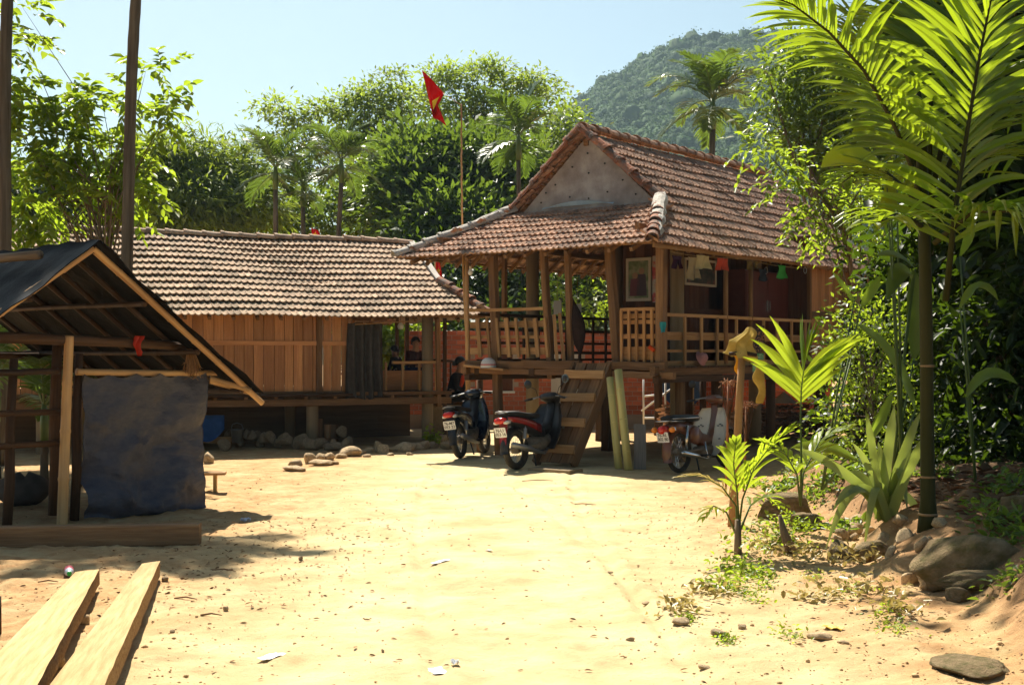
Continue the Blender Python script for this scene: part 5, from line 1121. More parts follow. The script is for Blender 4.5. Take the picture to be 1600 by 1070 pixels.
    o = mb.build('dried_bundle', M('dried_herbs', (.22, .10, .045), (.36, .20, .08), scale=12, rough=.9, var=.4)); o.location = S_M @ Vector((p.x, p.y, p.z)); tag(o, 'bundle of dried stalks tied to the shed corner', 'dried plants')
    # low boards and stuff on the ground in front of the tarp
    def prop(name, label, cat, px, py, size, rz, mat, tilt=0):
        q = gnd(px, py); o = MB().box((-size[0]/2, -size[1]/2, 0), (size[0]/2, size[1]/2, size[2]), ch=.06).build(name, mat); o.location = (q.x, q.y, gz(q.x, q.y)); o.rotation_euler = (tilt, 0, rz); return tag(o, label, cat)
    prop('wooden_board', 'short flat board leaning at the foot of the tarp', 'board', 168, 803, (.33, .03, .16), .35, m_timber, -.45)
    prop('wood_offcut', 'small wooden offcut lying beside the leaning board', 'offcut', 210, 798, (.15, .08, .06), .4, m_timber)
    b0 = gnd(-90, 856); b1 = gnd(313, 850); o = MB().bar((0, 0, .09), (b1.x - b0.x, b1.y - b0.y, .09), .15, .175, seg=8, jit=.004).build('squared_beam', m_timber); o.location = (b0.x, b0.y, 0); tag(o, 'long squared dark beam lying in the shade in front of the shed', 'beam')
    # low bench and round stone right of the shed
    q = gnd(336, 768); t = thing('low_bench', 'low wooden bench poking out behind the tarp wall', 'bench', (q.x - .18, q.y, 0), .15)
    MB().box((-.3, -.12, .20), (.3, .12, .23)).build('seat', m_rail, t)
    for x in (-.22, .16): MB().box((x, -.09, 0), (x + .035, .09, .2)).build('leg', m_sawn, t)
    # inside the shed: sacks and plastic in the gloom
    g = random.Random(8)
    for k, (x, y, r, lab) in enumerate(((-.5, 1.0, .26, 'pale plastic sack heaped inside the dark shed'), (-1.0, .7, .22, 'second smaller sack at the left inside the shed'), (.4, 1.5, .3, 'large dim sack at the back of the shed behind the tarp'))):
        rings = []
        for i in range(8):
            f = i / 7; rr = r * (math.sin(math.pi * min(1, f * .92 + .06)) ** .6); rings.append([(rr * (1 + .12 * math.sin(a * 3 + k + f * 5)) * math.cos(a), rr * (1 + .1 * math.cos(a * 4 + f * 3)) * math.sin(a) * .8, r * 1.1 * f + .04 * math.sin(a * 2 + k)) for a in np.linspace(0, 2 * math.pi, 14, endpoint=False)])
        o = MB().loft(rings).build('sack', cloth('sack%d' % k, (.10, .09, .08), tf=.05), smooth=True); o.location = S_M @ Vector((x, y, 0)); tag(o, lab, 'sack', 'sacks in the shed')
shed()
# ------------------------------------------------------------------ motorbikes (local x forward, y left, z up)
def text_mesh(body, size, mat, name='lettering', bold=.012):
    cu = bpy.data.curves.new('txt', 'FONT'); cu.body = body; cu.size = size; cu.align_x = 'CENTER'; cu.align_y = 'CENTER'; cu.extrude = .0012; cu.offset = bold * size; cu.space_line = .92
    o = bpy.data.objects.new('txt', cu); COL.objects.link(o); dg = bpy.context.evaluated_depsgraph_get(); me = bpy.data.meshes.new_from_object(o.evaluated_get(dg))
    bpy.data.objects.remove(o); me.name = name; me.materials.clear(); me.materials.append(mat); return me
m_red_paint = M('red_paint', (.20, .008, .008), (.25, .014, .012), rough=.25, spec=.5, coat=.4)
m_blue_paint = M('dark_blue_paint', (.010, .016, .030), (.016, .024, .042), rough=.25, spec=.5, coat=.4)
m_brown_paint = M('brown_paint', (.13, .045, .02), (.17, .065, .03), rough=.35, spec=.5, coat=.3)
m_shield = M('cream_plastic', (.66, .58, .44), (.74, .66, .52), scale=5, rough=.5, spec=.4, c3=(.5, .42, .3), s3=6, t3=(.6, .8), coord='Object')
m_redlens = M('red_lens', (.55, .02, .012), rough=.15, spec=.6); m_amber = M('amber_lens', (.75, .24, .02), rough=.15, spec=.6); m_clear = M('clear_lens', (.75, .72, .66), rough=.15, spec=.6)
m_plate = M('plate_white', (.74, .74, .74), (.80, .80, .80), rough=.5); m_ink = M('plate_ink', (.015, .015, .02), rough=.6)
m_seat = M('vinyl_seat', (.012, .011, .011), (.022, .02, .02), rough=.5, bump=.1); m_mirror = M('mirror_glass', (.8, .85, .9), rough=.03, metal=1)
m_rubber_dusty = None
m_dust = M('dusty_metal', (.14, .11, .08), (.24, .20, .15), scale=14, rough=.6, metal=.4)
def ring_xz(c, rx, rz, y, n=10): return [(c[0] + rx * math.cos(a), y, c[1] + rz * math.sin(a)) for a in np.linspace(0, 2 * math.pi, n, endpoint=False)]
def ell(x, z, w, h, n=12, p=.8):
    """cross-section across y-z at station x: rounded box"""
    out = []
    for a in np.linspace(0, 2 * math.pi, n, endpoint=False):
        c, s = math.cos(a), math.sin(a); out.append((x, w / 2 * math.copysign(abs(c) ** p, c), z + h / 2 * math.copysign(abs(s) ** p, s)))
    return out
def wheel(t, x, r, tw, name='wheel', spokes=True, rim=m_steel):
    rw = r - tw * 1.6
    tyre = [(r - tw + tw * math.cos(a), tw * math.sin(a)) for a in np.linspace(0, 2 * math.pi, 13)]
    w = MB().lathe((x, 0, r), tyre, (0, 1, 0), 30).build(name, m_rubber, t, smooth=True)
    MB().lathe((x, 0, r), [(rw + .012, -.020), (rw - .004, -.016), (rw - .010, 0), (rw - .004, .016), (rw + .012, .020), (rw + .004, 0), (rw + .012, -.020)], (0, 1, 0), 30).build('rim', rim, w, smooth=True)
    MB().lathe((x, 0, r), [(.001, -.06), (.055, -.055), (.062, -.02), (.062, .02), (.055, .055), (.001, .06)], (0, 1, 0), 16).build('hub', m_dust, w, smooth=True)
    sp = MB()
    if spokes:
        for i in range(28):
            a = 2 * math.pi * i / 28; b = a + (.35 if i % 2 else -.35); y = .035 if i % 4 < 2 else -.035
            sp.tube([(x + .05 * math.cos(b), y, r + .05 * math.sin(b)), (x + rw * math.cos(a), 0, r + rw * math.sin(a))], .0022, 4, cap=False)
    else:
        for i in range(5):
            a = 2 * math.pi * i / 5; sp.bar((x + .05 * math.cos(a), 0, r + .05 * math.sin(a)), (x + rw * math.cos(a), 0, r + rw * math.sin(a)), .03, .03, up=(0, 1, 0))
    sp.build('spokes', m_steel if spokes else m_grey_metal, w)
def fender(t, x, z, r, w, a0, a1, mat, name):
    rows = []
    for i in range(13):
        a = a0 + (a1 - a0) * i / 12
        rows.append([(x + (r - dr) * math.cos(a), y, z + (r - dr) * math.sin(a)) for y, dr in ((-w, .045), (-w * .8, .01), (0, -.006), (w * .8, .01), (w, .045))])
    MB().grid(rows, thick=.004).build(name, mat, t, smooth=True)
def plate(t, x, z, tilt, txt, w=.19, h=.14):
    Mx = Matrix.Translation((x, 0, z)) @ Matrix.Rotation(tilt, 4, 'Y')
    pl = MB().prism([(-w/2 + .008, -h/2), (w/2 - .008, -h/2), (w/2, -h/2 + .008), (w/2, h/2 - .008), (w/2 - .008, h/2), (-w/2 + .008, h/2), (-w/2, h/2 - .008), (-w/2, -h/2 + .008)], 0, .003,
        Matrix.Translation((x, 0, z)) @ Matrix.Rotation(tilt, 4, 'Y') @ Matrix(((0, 0, -1, 0), (-1, 0, 0, 0), (0, 1, 0, 0), (0, 0, 0, 1)))).build('number_plate', m_plate, t)
    me = text_mesh(txt, .062, m_ink); o = link('lettering', me, pl); o.matrix_basis = Mx @ Matrix(((0, 0, -1, -.0035), (-1, 0, 0, 0), (0, 1, 0, 0), (0, 0, 0, 1)))
def bars(t, x, z, w, mat=m_black, mirrors=(), mz=.2, mr=.062, oval=1.35):
    MB().tube([(x - .10, -w, z - .03), (x - .03, -w * .55, z), (x, 0, z + .01), (x - .03, w * .55, z), (x - .10, w, z - .03)], .011, 8).build('handlebar', m_grey_metal, t, smooth=True)
    for s in (-1, 1):
        MB().tube([(x - .065, s * w * .72, z - .015), (x - .115, s * (w + .02), z - .036)], .017, 10).build('grip', m_black, t, smooth=True)
        MB().tube([(x + .0, s * w * .62, z - .01), (x + .02, s * w * .8, z - .02), (x - .03, s * w * 1.02, z - .03)], .006, 6).build('brake_lever', m_steel, t, smooth=True)
    for s in (-1, 1): MB().tube([(x - .02, s * w * .6, z - .01), (x + .10, s * w * .4, z + .02), (x + .16, s * .07, z - .08), (x + .12, s * .03, z - .25)], .0045, 6).build('cable', m_black, t, smooth=True)
    for s, yy, zz in mirrors:
        st = MB().tube([(x - .03, s * w * .5, z + .01), (x - .02, s * w * .62, z + mz * .6), (x - .03, s * yy, z + zz - .02)], .005, 6).build('mirror', m_black, t, smooth=True)
        MB().lathe((x - .03, s * yy, z + zz), [(.001, .012), (mr * .8, .010), (mr, 0), (mr, -.004)], (-1, -.12 * s, .05), 16).build('mirror_back', m_black, st, smooth=True)
        MB().lathe((x - .035, s * yy, z + zz), [(mr * .95, .0), (.001, .0015)], (-1, -.12 * s, .05), 16).build('mirror_glass', m_mirror, st, smooth=True)
def modern_bike(label, base, heading, lean, body, accent, txt, mirrors, steer=.3):
    t = thing('motorbike', label, 'motorbike', base, group='motorbikes parked at the stilt house'); t.rotation_euler = (lean, 0, heading); t.rotation_mode = 'XYZ'
    t.matrix_basis = Matrix.Translation(base) @ Matrix.Rotation(heading, 4, 'Z') @ Matrix.Rotation(lean, 4, 'X')
    r = .285; wheel(t, 0, r, .05); wheel(t, 1.22, r, .042)
    fender(t, 0, r, r + .035, .06, R(75), R(190), m_black, 'rear_fender')
    fender(t, 1.22, r, r + .03, .055, R(25), R(150), body, 'front_fender')
    # mud flap and plate holder
    MB().grid([[(-.25 - .05 * f, y, .66 - .30 * f) for y in np.linspace(-.07 + .015 * f, .07 - .015 * f, 4)] for f in np.linspace(0, 1, 5)], thick=.005).build('mud_flap', accent, t)
    plate(t, -.335, .535, R(-16), txt)
    # tail: cowl, seat, lamps
    st = [(-.34, .70, .10, .07), (-.26, .715, .18, .12), (-.10, .70, .23, .15), (.12, .66, .25, .17), (.34, .60, .25, .20), (.52, .54, .22, .22), (.66, .48, .16, .20)]
    MB().loft([ell(*s) for s in st]).build('tail_cowl', body, t, smooth=True)
    for s in (-1, 1):
        MB().loft([[(x, s * (w / 2 + .006), z + h * q) for q in (-.25, .1, .25)] + [(x, s * (w / 2 - .03), z + h * q) for q in (.25, .1, -.25)] for x, z, w, h in st[1:6]]).build('side_stripe', accent, t, smooth=True)
    MB().loft([ell(x, z, w, h) for x, z, w, h in ((-.30, .775, .10, .04), (-.22, .79, .20, .07), (-.02, .785, .24, .08), (.18, .755, .25, .09), (.38, .735, .24, .09), (.54, .735, .17, .08), (.60, .73, .10, .05))]).build('seat', m_seat, t, smooth=True)
    MB().loft([ell(x, z, w, h) for x, z, w, h in ((-.375, .69, .10, .05), (-.355, .695, .17, .085), (-.29, .70, .19, .095))]).build('tail_light', m_redlens, t, smooth=True)
    for s in (-1, 1): MB().loft([ell(x, z, w, h) for x, z, w, h in ((-.35, .665, .03, .03), (-.30, .67, .06, .055), (-.22, .675, .05, .05))]).build('turn_signal', m_clear, t, smooth=True).location = (0, s * .085, 0)
    MB().tube([(-.28, -.10, .80), (-.33, -.06, .815), (-.34, 0, .82), (-.33, .06, .815), (-.28, .10, .80), (-.1, .13, .80)], .011, 8).build('grab_rail', m_grey_metal, t, smooth=True)
    # chassis, engine, exhaust, shocks
    for s in (-1, 1):
        MB().tube([(0, s * .10, r), (.30, s * .10, .33), (.48, s * .09, .36)], .020, 8).build('swingarm', m_dust, t, smooth=True)
        sh = MB().tube([(.02, s * .13, .33), (.09, s * .13, .60)], .012, 8).build('shock', m_steel, t, smooth=True)
        MB().lathe((.045, s * .13, .42), [(.026 + .006 * (i % 2), i * .011) for i in range(15)], (.07, 0, .27), 10).build('spring', m_grey_metal, sh, smooth=True)
    MB().loft([ell(x, z, w, h) for x, z, w, h in ((.30, .34, .14, .12), (.38, .33, .22, .22), (.56, .32, .24, .24), (.70, .36, .20, .20), (.84, .40, .14, .14))]).build('engine', m_dust, t, smooth=True)
    MB().tube([(.66, -.10, .26), (.50, -.15, .20), (.25, -.165, .24), (.10, -.17, .28), (-.30, -.175, .36)], [.016, .018, .03, .042, .038], 12).build('exhaust', m_grey_metal, t, smooth=True)
    MB().tube([(.42, -.26, .24), (.42, 0, .24), (.42, .26, .24)], .012, 8).build('foot_peg', m_black, t, smooth=True)
    # tunnel, leg shield, steering head
    MB().loft([ell(x, z, w, h) for x, z, w, h in ((.52, .56, .12, .14), (.68, .50, .13, .16), (.82, .56, .14, .20), (.93, .72, .16, .28), (1.0, .86, .16, .22))]).build('tunnel', m_black, t, smooth=True)
    rows = []
    for i in range(11):
        f = i / 10; z = .24 + .66 * f; x = .80 + .22 * f - .05 * math.sin(math.pi * f); w = .13 + .15 * math.sin(math.pi * (f * .8 + .12))
        rows.append([(x - .10 * (abs(s) ** 2) * (1 - .4 * f), s * w, z) for s in np.linspace(-1, 1, 9)])
    MB().grid(rows, thick=.010).build('leg_shield', body, t, smooth=True)
    MB().loft([ell(x, z, w, h) for x, z, w, h in ((.84, .99, .10, .06), (.88, 1.0, .26, .10), (.96, .99, .32, .15), (1.04, .96, .26, .16), (1.10, .93, .14, .10))]).build('handlebar_cowl', body, t, smooth=True)
    MB().loft([ell(x, z, w, h) for x, z, w, h in ((1.06, .93, .18, .12), (1.12, .91, .16, .10), (1.14, .90, .10, .06))]).build('headlight', m_clear, t, smooth=True)
    bars(t, .93, 1.0, .33, mirrors=mirrors)
    for s in (-1, 1): MB().tube([(1.04, s * .085, .85), (1.14, s * .085, .55), (1.22, s * .085, r)], [.022, .02, .018], 10).build('fork', m_grey_metal, t, smooth=True)
    MB().tube([(.44, .10, .26), (.40, .22, .02)], .011, 8).build('side_stand', m_black, t, smooth=True)
    for s in (-1, 1): MB().tube([(.34, s * .07, .22), (.30, s * .12, .03)], .012, 8).build('centre_stand', m_black, t, smooth=True)
    return t
def cub(label, base, heading, lean, txt):
    t = thing('motorbike', label, 'motorbike', base, group='motorbikes parked at the stilt house')
    t.matrix_basis = Matrix.Translation(base) @ Matrix.Rotation(heading, 4, 'Z') @ Matrix.Rotation(lean, 4, 'X')
    r = .285; wheel(t, 0, r, .034); wheel(t, 1.19, r, .03)
    fender(t, 0, r, r + .035, .07, R(20), R(205), m_brown_paint, 'rear_fender'); fender(t, 1.19, r, r + .03, .06, R(10), R(160), m_brown_paint, 'front_fender')
    MB().grid([[(-.27 - .03 * f, y, .30 - .10 * f) for y in np.linspace(-.07, .07, 4)] for f in np.linspace(0, 1, 4)], thick=.005).build('mud_flap', m_rubber, t)
    plate(t, -.345, .50, R(-14), txt)
    MB().loft([ell(x, z, w, h) for x, z, w, h in ((-.22, .62, .15, .10), (-.05, .63, .19, .14), (.2, .58, .19, .20), (.42, .50, .17, .24), (.56, .42, .13, .22), (.75, .42, .10, .12), (.88, .58, .10, .14), (.94, .80, .11, .14), (.95, .92, .11, .10))]).build('frame', m_brown_paint, t, smooth=True)
    for s in (-1, 1): MB().lathe((.28, s * .095, .50), [(.001, .05), (.10, .045), (.125, .02), (.13, 0)], (0, s, 0), 20).build('side_cover', m_brown_paint, t, smooth=True)
    MB().loft([ell(x, z, w, h) for x, z, w, h in ((-.28, .745, .14, .05), (-.22, .75, .22, .08), (.0, .75, .25, .09), (.25, .74, .26, .10), (.42, .73, .2, .09), (.48, .72, .1, .05))]).build('seat', m_seat, t, smooth=True)
    rk = MB().tube([(-.02, -.13, .70), (-.30, -.13, .71), (-.38, -.09, .715), (-.38, .09, .715), (-.30, .13, .71), (-.02, .13, .70)], .008, 8).build('rear_rack', m_steel, t, smooth=True)
    MB().tube([(-.28, -.14, .74), (.38, -.14, .74), (.43, -.12, .72)], .007, 8).build('seat_trim', m_steel, rk, smooth=True)
    MB().loft([[(x, w * math.cos(a), z + w * math.sin(a)) for a in np.linspace(0, 2 * math.pi, 14, endpoint=False)] for x, z, w in ((-.40, .595, .02), (-.39, .595, .05), (-.34, .60, .06), (-.26, .605, .055))]).build('tail_light', m_redlens, t, smooth=True)
    for s in (-1, 1):
        sg = MB().lathe((-.31, s * .145, .60), [(.001, .065), (.025, .058), (.040, .03), (.042, 0)], (-1, 0, 0), 16).build('turn_signal', m_amber, t, smooth=True)
        MB().lathe((-.31, s * .145, .60), [(.044, .006), (.045, -.01), (.03, -.04), (.001, -.05)], (-1, 0, 0), 16).build('chrome_cup', m_steel, sg, smooth=True)
        MB().tube([(-.28, s * .05, .60), (-.29, s * .13, .60)], .008, 6).build('signal_stalk', m_steel, sg, smooth=True)
        MB().tube([(.02, s * .115, .30), (.07, s * .12, .64)], [.018, .020], 12).build('shock', m_steel, t, smooth=True)
        MB().tube([(0, s * .10, r), (.42, s * .10, .30)], .018, 8).build('swingarm', m_dust, t, smooth=True)
        MB().tube([(1.0, s * .07, .85), (1.10, s * .08, .5), (1.19, s * .085, r + .02)], [.028, .026, .02], 10).build('fork', m_brown_paint, t, smooth=True)
        rows = []                          # big pale leg shield, one wing each side
        for i in range(13):
            f = i / 12; z = .20 + .66 * f; x = .70 + .26 * f; w = .05 + .24 * math.sin(math.pi * (.15 + .72 * f)) ** .7
            rows.append([(x - .06 * q * q, s * (.045 + (w - .045) * q), z) for q in np.linspace(0, 1, 6)])
        sh = MB().grid(rows, thick=.007).build('leg_shield', m_shield, t, smooth=True)
        for q, z in ((.5, .62), (.35, .60), (.65, .60), (.6, .42)): MB().box((.70 + .26 * (z - .2) / .66 - .05, s * (.05 + .22 * q) - .012, z), (.70 + .26 * (z - .2) / .66 - .035, s * (.05 + .22 * q) + .012, z + .014)).build('bracket', m_black, sh)
    MB().loft([ell(x, z, w, h) for x, z, w, h in ((.42, .28, .12, .12), (.50, .26, .20, .18), (.68, .27, .19, .17), (.86, .30, .13, .13))]).build('engine', m_dust, t, smooth=True)
    MB().tube([(.72, -.08, .20), (.45, -.14, .17), (.28, -.155, .20), (.22, -.16, .215), (-.12, -.165, .275), (-.16, -.165, .28)], [.015, .016, .02, .036, .036, .015], 14).build('exhaust', m_steel, t, smooth=True)
    MB().tube([(.40, -.25, .22), (.40, 0, .22), (.40, .25, .22)], .012, 8).build('foot_peg', m_black, t, smooth=True)
    MB().tube([(.46, -.13, .40), (.48, -.15, .18), (.55, -.15, .17)], .010, 8).build('kick_starter', m_steel, t, smooth=True)
    MB().loft([ell(x, z, w, h) for x, z, w, h in ((.84, .98, .12, .07), (.90, .99, .22, .11), (1.0, .97, .22, .14), (1.07, .95, .15, .13))]).build('handlebar_cowl', m_brown_paint, t, smooth=True)
    MB().lathe((1.06, 0, .95), [(.001, .045), (.05, .035), (.07, 0)], (1, 0, 0), 18).build('headlight', m_clear, t, smooth=True)
    bars(t, .90, 1.0, .33, mirrors=((1, .30, .21),), mr=.055)
    MB().tube([(.44, .10, .22), (.40, .20, .02)], .010, 8).build('side_stand', m_black, t, smooth=True)
    for s in (-1, 1): MB().tube([(.32, s * .07, .2), (.28, s * .13, .02)], .012, 8).build('centre_stand', m_black, t, smooth=True)
    return t
def place_bikes():
    b = gnd(720, 716); modern_bike('dark blue motorbike with tail to the yard, farthest left under the veranda', (b.x, b.y, gz(b.x, b.y)), R(73), R(-7), m_blue_paint, m_blue_paint, '76-M7\n053 22', ())
    b = gnd(808, 734); modern_bike('black and red motorbike parked against the wooden stairs', (b.x, b.y, gz(b.x, b.y)), R(55), R(-5), m_black, m_red_paint, '76-L1\n053 16', ((1, .33, .20), (-1, .33, .24)))
    b = gnd(1062, 739); cub('old brown motorbike with big cream leg shields and round lamps', (b.x, b.y, gz(b.x, b.y)), R(48), R(-4), '76-AL\n002 80')
place_bikes()
# ------------------------------------------------------------------ stairs, hung clothes, things in and around the houses
def hw(p): return H_M @ Vector(p)
def lw(p): return L_M @ Vector(p)
def stairs():
    t = thing('wooden_stairs', 'steep wooden plank stairs leading up to the veranda', 'stairs', hw((0, 1.26, 0)), HA); t.matrix_basis = H_M @ Matrix.Translation((0, 1.26, 0))
    p0 = Vector((-.66, 0, .02)); p1 = Vector((.36, 0, FZ - .02)); d = unit(p1 - p0); up = Vector((-d.z, 0, d.x)); w = .33
    for s in (-1, 1): MB().bar(p0 + Vector((0, s * w, 0)), p1 + Vector((0, s * w, 0)), .05, .17, up=up, seg=4, jit=.004).build('stringer', m_timber, t)
    for k, (a, b) in enumerate(((-.27, -.10), (-.085, .075), (.095, .27))):
        MB().bar(p0 + Vector((.05, (a + b) / 2, 0)) + up * .05, p1 + Vector((0, (a + b) / 2, 0)) + up * .05, b - a, .022, up=up, seg=3, jit=.003).build('back_plank', m_timber, t)
    n = 5
    for fr_ in (.14, .40, .65, .88):
        c = p0.lerp(p1, fr_) + up * .095; MB().bar(c + Vector((-.06, -w - .02, -.02)), c + Vector((-.06, w + .02, -.02 + rnd.uniform(-.01, .01))), .045, .125, up=(.2, 0, 1), seg=3, jit=.004).build('tread', m_rail, t)
    q = gnd(868, 738); o = MB().box((-.35, -.16, 0), (.35, .16, .07), ch=.1).build('flat_stone', m_concrete); o.location = (q.x, q.y + .1, -.02); o.rotation_euler = (0, 0, HA + 1.57); tag(o, 'flat worn slab at the foot of the stairs', 'stone slab')
stairs()
m_rope = M('rope', (.35, .22, .08), (.45, .3, .12), rough=.9)
def leaning():
    for k, (a, b, r, lb) in enumerate((((967, 733), (953, 590), .055, 'pale yellow bamboo pole leaning by the stairs, the lower one'), ((982, 735), (966, 578), .058, 'pale yellow bamboo pole leaning by the stairs, the taller one'))):
        p = gnd(*a); q = at(b[0], b[1], p.y + .42); mb = MB(); L = (q - p).length
        mb.tube([p - p, (q - p) * .3, (q - p) * .62, q - p], [r, r * 1.02, r * .98, r * .96], 14)
        o = mb.build('bamboo_pole', m_bamboo_yel, smooth=True); o.location = p; tag(o, lb, 'pole', 'yellow poles by the stairs')
        for f in (.18, .5, .8): MB().lathe((q - p) * f, [(r * 1.0, -.008), (r * 1.05, 0), (r * 1.0, .008)], (q - p), 14).build('node', m_bamboo_yel, o, smooth=True)
    p = gnd(1000, 733); o = MB().bar((0, 0, 0), (.02, .22, .62), .17, .025, up=(0, 1, 0), seg=3, jit=.003).build('grey_plank', wood('grey_plank', (.16, .14, .12), (.24, .21, .18)), None); o.location = p; tag(o, 'weathered grey plank leaning against a house stilt', 'plank')
    # rough poles standing in the stair opening
    for k, (x0, y0, x1, y1, w, lb) in enumerate(((871, 577, 866, 492, .075, 'upright rough pole in the stair opening, the left one'), (882, 572, 874, 490, .09, 'broader rough pole beside it in the stair opening'))):
        p = hw(hl(x0, y0, u=.42)); q = hw(hl(x1, y1, u=.5)); o = MB().bar((0, 0, 0), q - p, w, .05, up=(1, 0, 0), seg=4, jit=.005).build('rough_pole', m_rail); o.location = p; tag(o, lb, 'pole', 'poles in the stair opening')
    # dark hammock hanging bundled beside the stairs
    a = hl(886, 430, u=.62); b = hl(907, 552, u=.62); rings = []
    for i in range(12):
        f = i / 11; c = a.lerp(b, f) + Vector((0, -.0, 0)); r = .012 + .15 * max(0, math.sin(math.pi * max(0, (f - .25) / .78))) ** 1.2; rings.append([(c.x + .5 * r * math.cos(t), c.y + r * math.sin(t) * (1 + .1 * math.sin(5 * t)), c.z) for t in np.linspace(0, 2 * math.pi, 12, endpoint=False)])
    o = MB().loft(rings).build('hammock', cloth('dark_net', (.035, .02, .016), tf=.05), smooth=True); o.matrix_basis = H_M; tag(o, 'dark bundled hammock hanging beside the stair opening', 'hammock')
    for k, (x0, y0, x1, y1, u, lb) in enumerate(((865, 470, 877, 491, 3.0, 'pale card hanging on the line behind the veranda posts'), (897, 475, 908, 506, 3.4, 'second pale card hanging right of the hammock'))):
        p = hl(x0, y0, u=u); q = hl(x1, y1, u=u); o = MB().box((0, min(p.y, q.y), q.z), (.012, max(p.y, q.y), p.z)).build('hanging_card', M('pale_card%d' % k, (.5, .5, .5), (.6, .6, .58), rough=.8)); o.matrix_basis = H_M @ Matrix.Translation((u, 0, 0)); tag(o, lb, 'card', 'cards on the line')
        MB().tube([(0, (p.y + q.y) / 2, p.z), (0, (p.y + q.y) / 2, p.z + .62)], .003, 4).build('string', m_rope, o)
    # helmet on the ledge
    p = hl(763, 572, u=.22); t = thing('motorbike_helmet', 'white open-face helmet with stripe resting on the veranda ledge', 'helmet', hw(p), HA + .3)
    MB().lathe((0, 0, 0), [(.001, .135), (.05, .13), (.09, .105), (.115, .06), (.125, .01), (.122, -.03)], n=20).build('shell', M('helmet_white', (.62, .60, .56), (.70, .68, .64), rough=.3, spec=.5), t, smooth=True)
    MB().lathe((0, 0, -.0), [(.1265, .018), (.1275, .026), (.1255, .034)], n=20).build('stripe', m_redlens, t, smooth=True)
    MB().lathe((0, 0, -.034), [(.125, .0), (.125, .008), (.10, .0)], n=20).build('rim', m_black, t, smooth=True)
    MB().bar(hl(728, 571, u=.2), hl(790, 578, u=.2), .12, .035).build('ledge', m_rail, H)
    # light bulbs
    def bulb(label, w, drop, r=.045):
        t = thing('light_bulb', label, 'bulb', w, group='bare bulbs'); MB().tube([(0, 0, drop), (0, 0, .07)], .004, 5).build('cord', m_black, t); MB().tube([(0, 0, .10), (0, 0, .04)], .02, 8).build('holder', m_shield, t)
        MB().lathe((0, 0, 0), [(.001, -r), (r * .7, -r * .75), (r, 0), (r * .8, r * .6), (.02, r * 1.2)], n=14).build('glass', m_white, t, smooth=True)
    bulb('bare bulb hanging under the left corner of the tiled porch roof', hw(hl(735, 426, u=.45)), .42); bulb('round bulb hanging in the veranda of the plank house', lw(ll(626, 510, y=.9)), .30, .06)
leaning()
def hang_cloth(name, label, cat, P, Q, mat, frame, waist=.0, legs=False, seed=1, group=None, folds=.02, flare=1.0, off=(0, -1, 0)):
    """a garment hanging from a line: P top-left, Q bottom-right (in the frame's plane)"""
    g = random.Random(seed); P = Vector(P); Q = Vector(Q); ex = Vector((Q.x - P.x, Q.y - P.y, 0)); w = ex.length; ex = unit(ex); h = P.z - Q.z; nn = Vector(off); rows = []
    for j in range(12):
        f = j / 11; row = []
        for i in range(13):
            s = i / 12; k = 1 + (flare - 1) * f; x = w * (.5 + (s - .5) * k); zz = P.z - h * f * (1 - .06 * math.sin(s * 7 + seed))
            if legs and f > .35 and abs(s - .5) < .06: zz = P.z - h * .36
            row.append(Vector((P.x, P.y, zz)) + ex * x + nn * (folds * math.sin(s * 10 + seed + f * 1.5) * (.4 + f) + folds * .6 * math.sin(f * 5 + s * 3)))
        rows.append(row)
    c = (P + Q) / 2; c.z = P.z; rows = [[p - c for p in r_] for r_ in rows]
    o = MB().grid(rows, thick=.004).build(name, mat, smooth=True); o.matrix_basis = frame @ Matrix.Translation(c); return tag(o, label, cat, group)
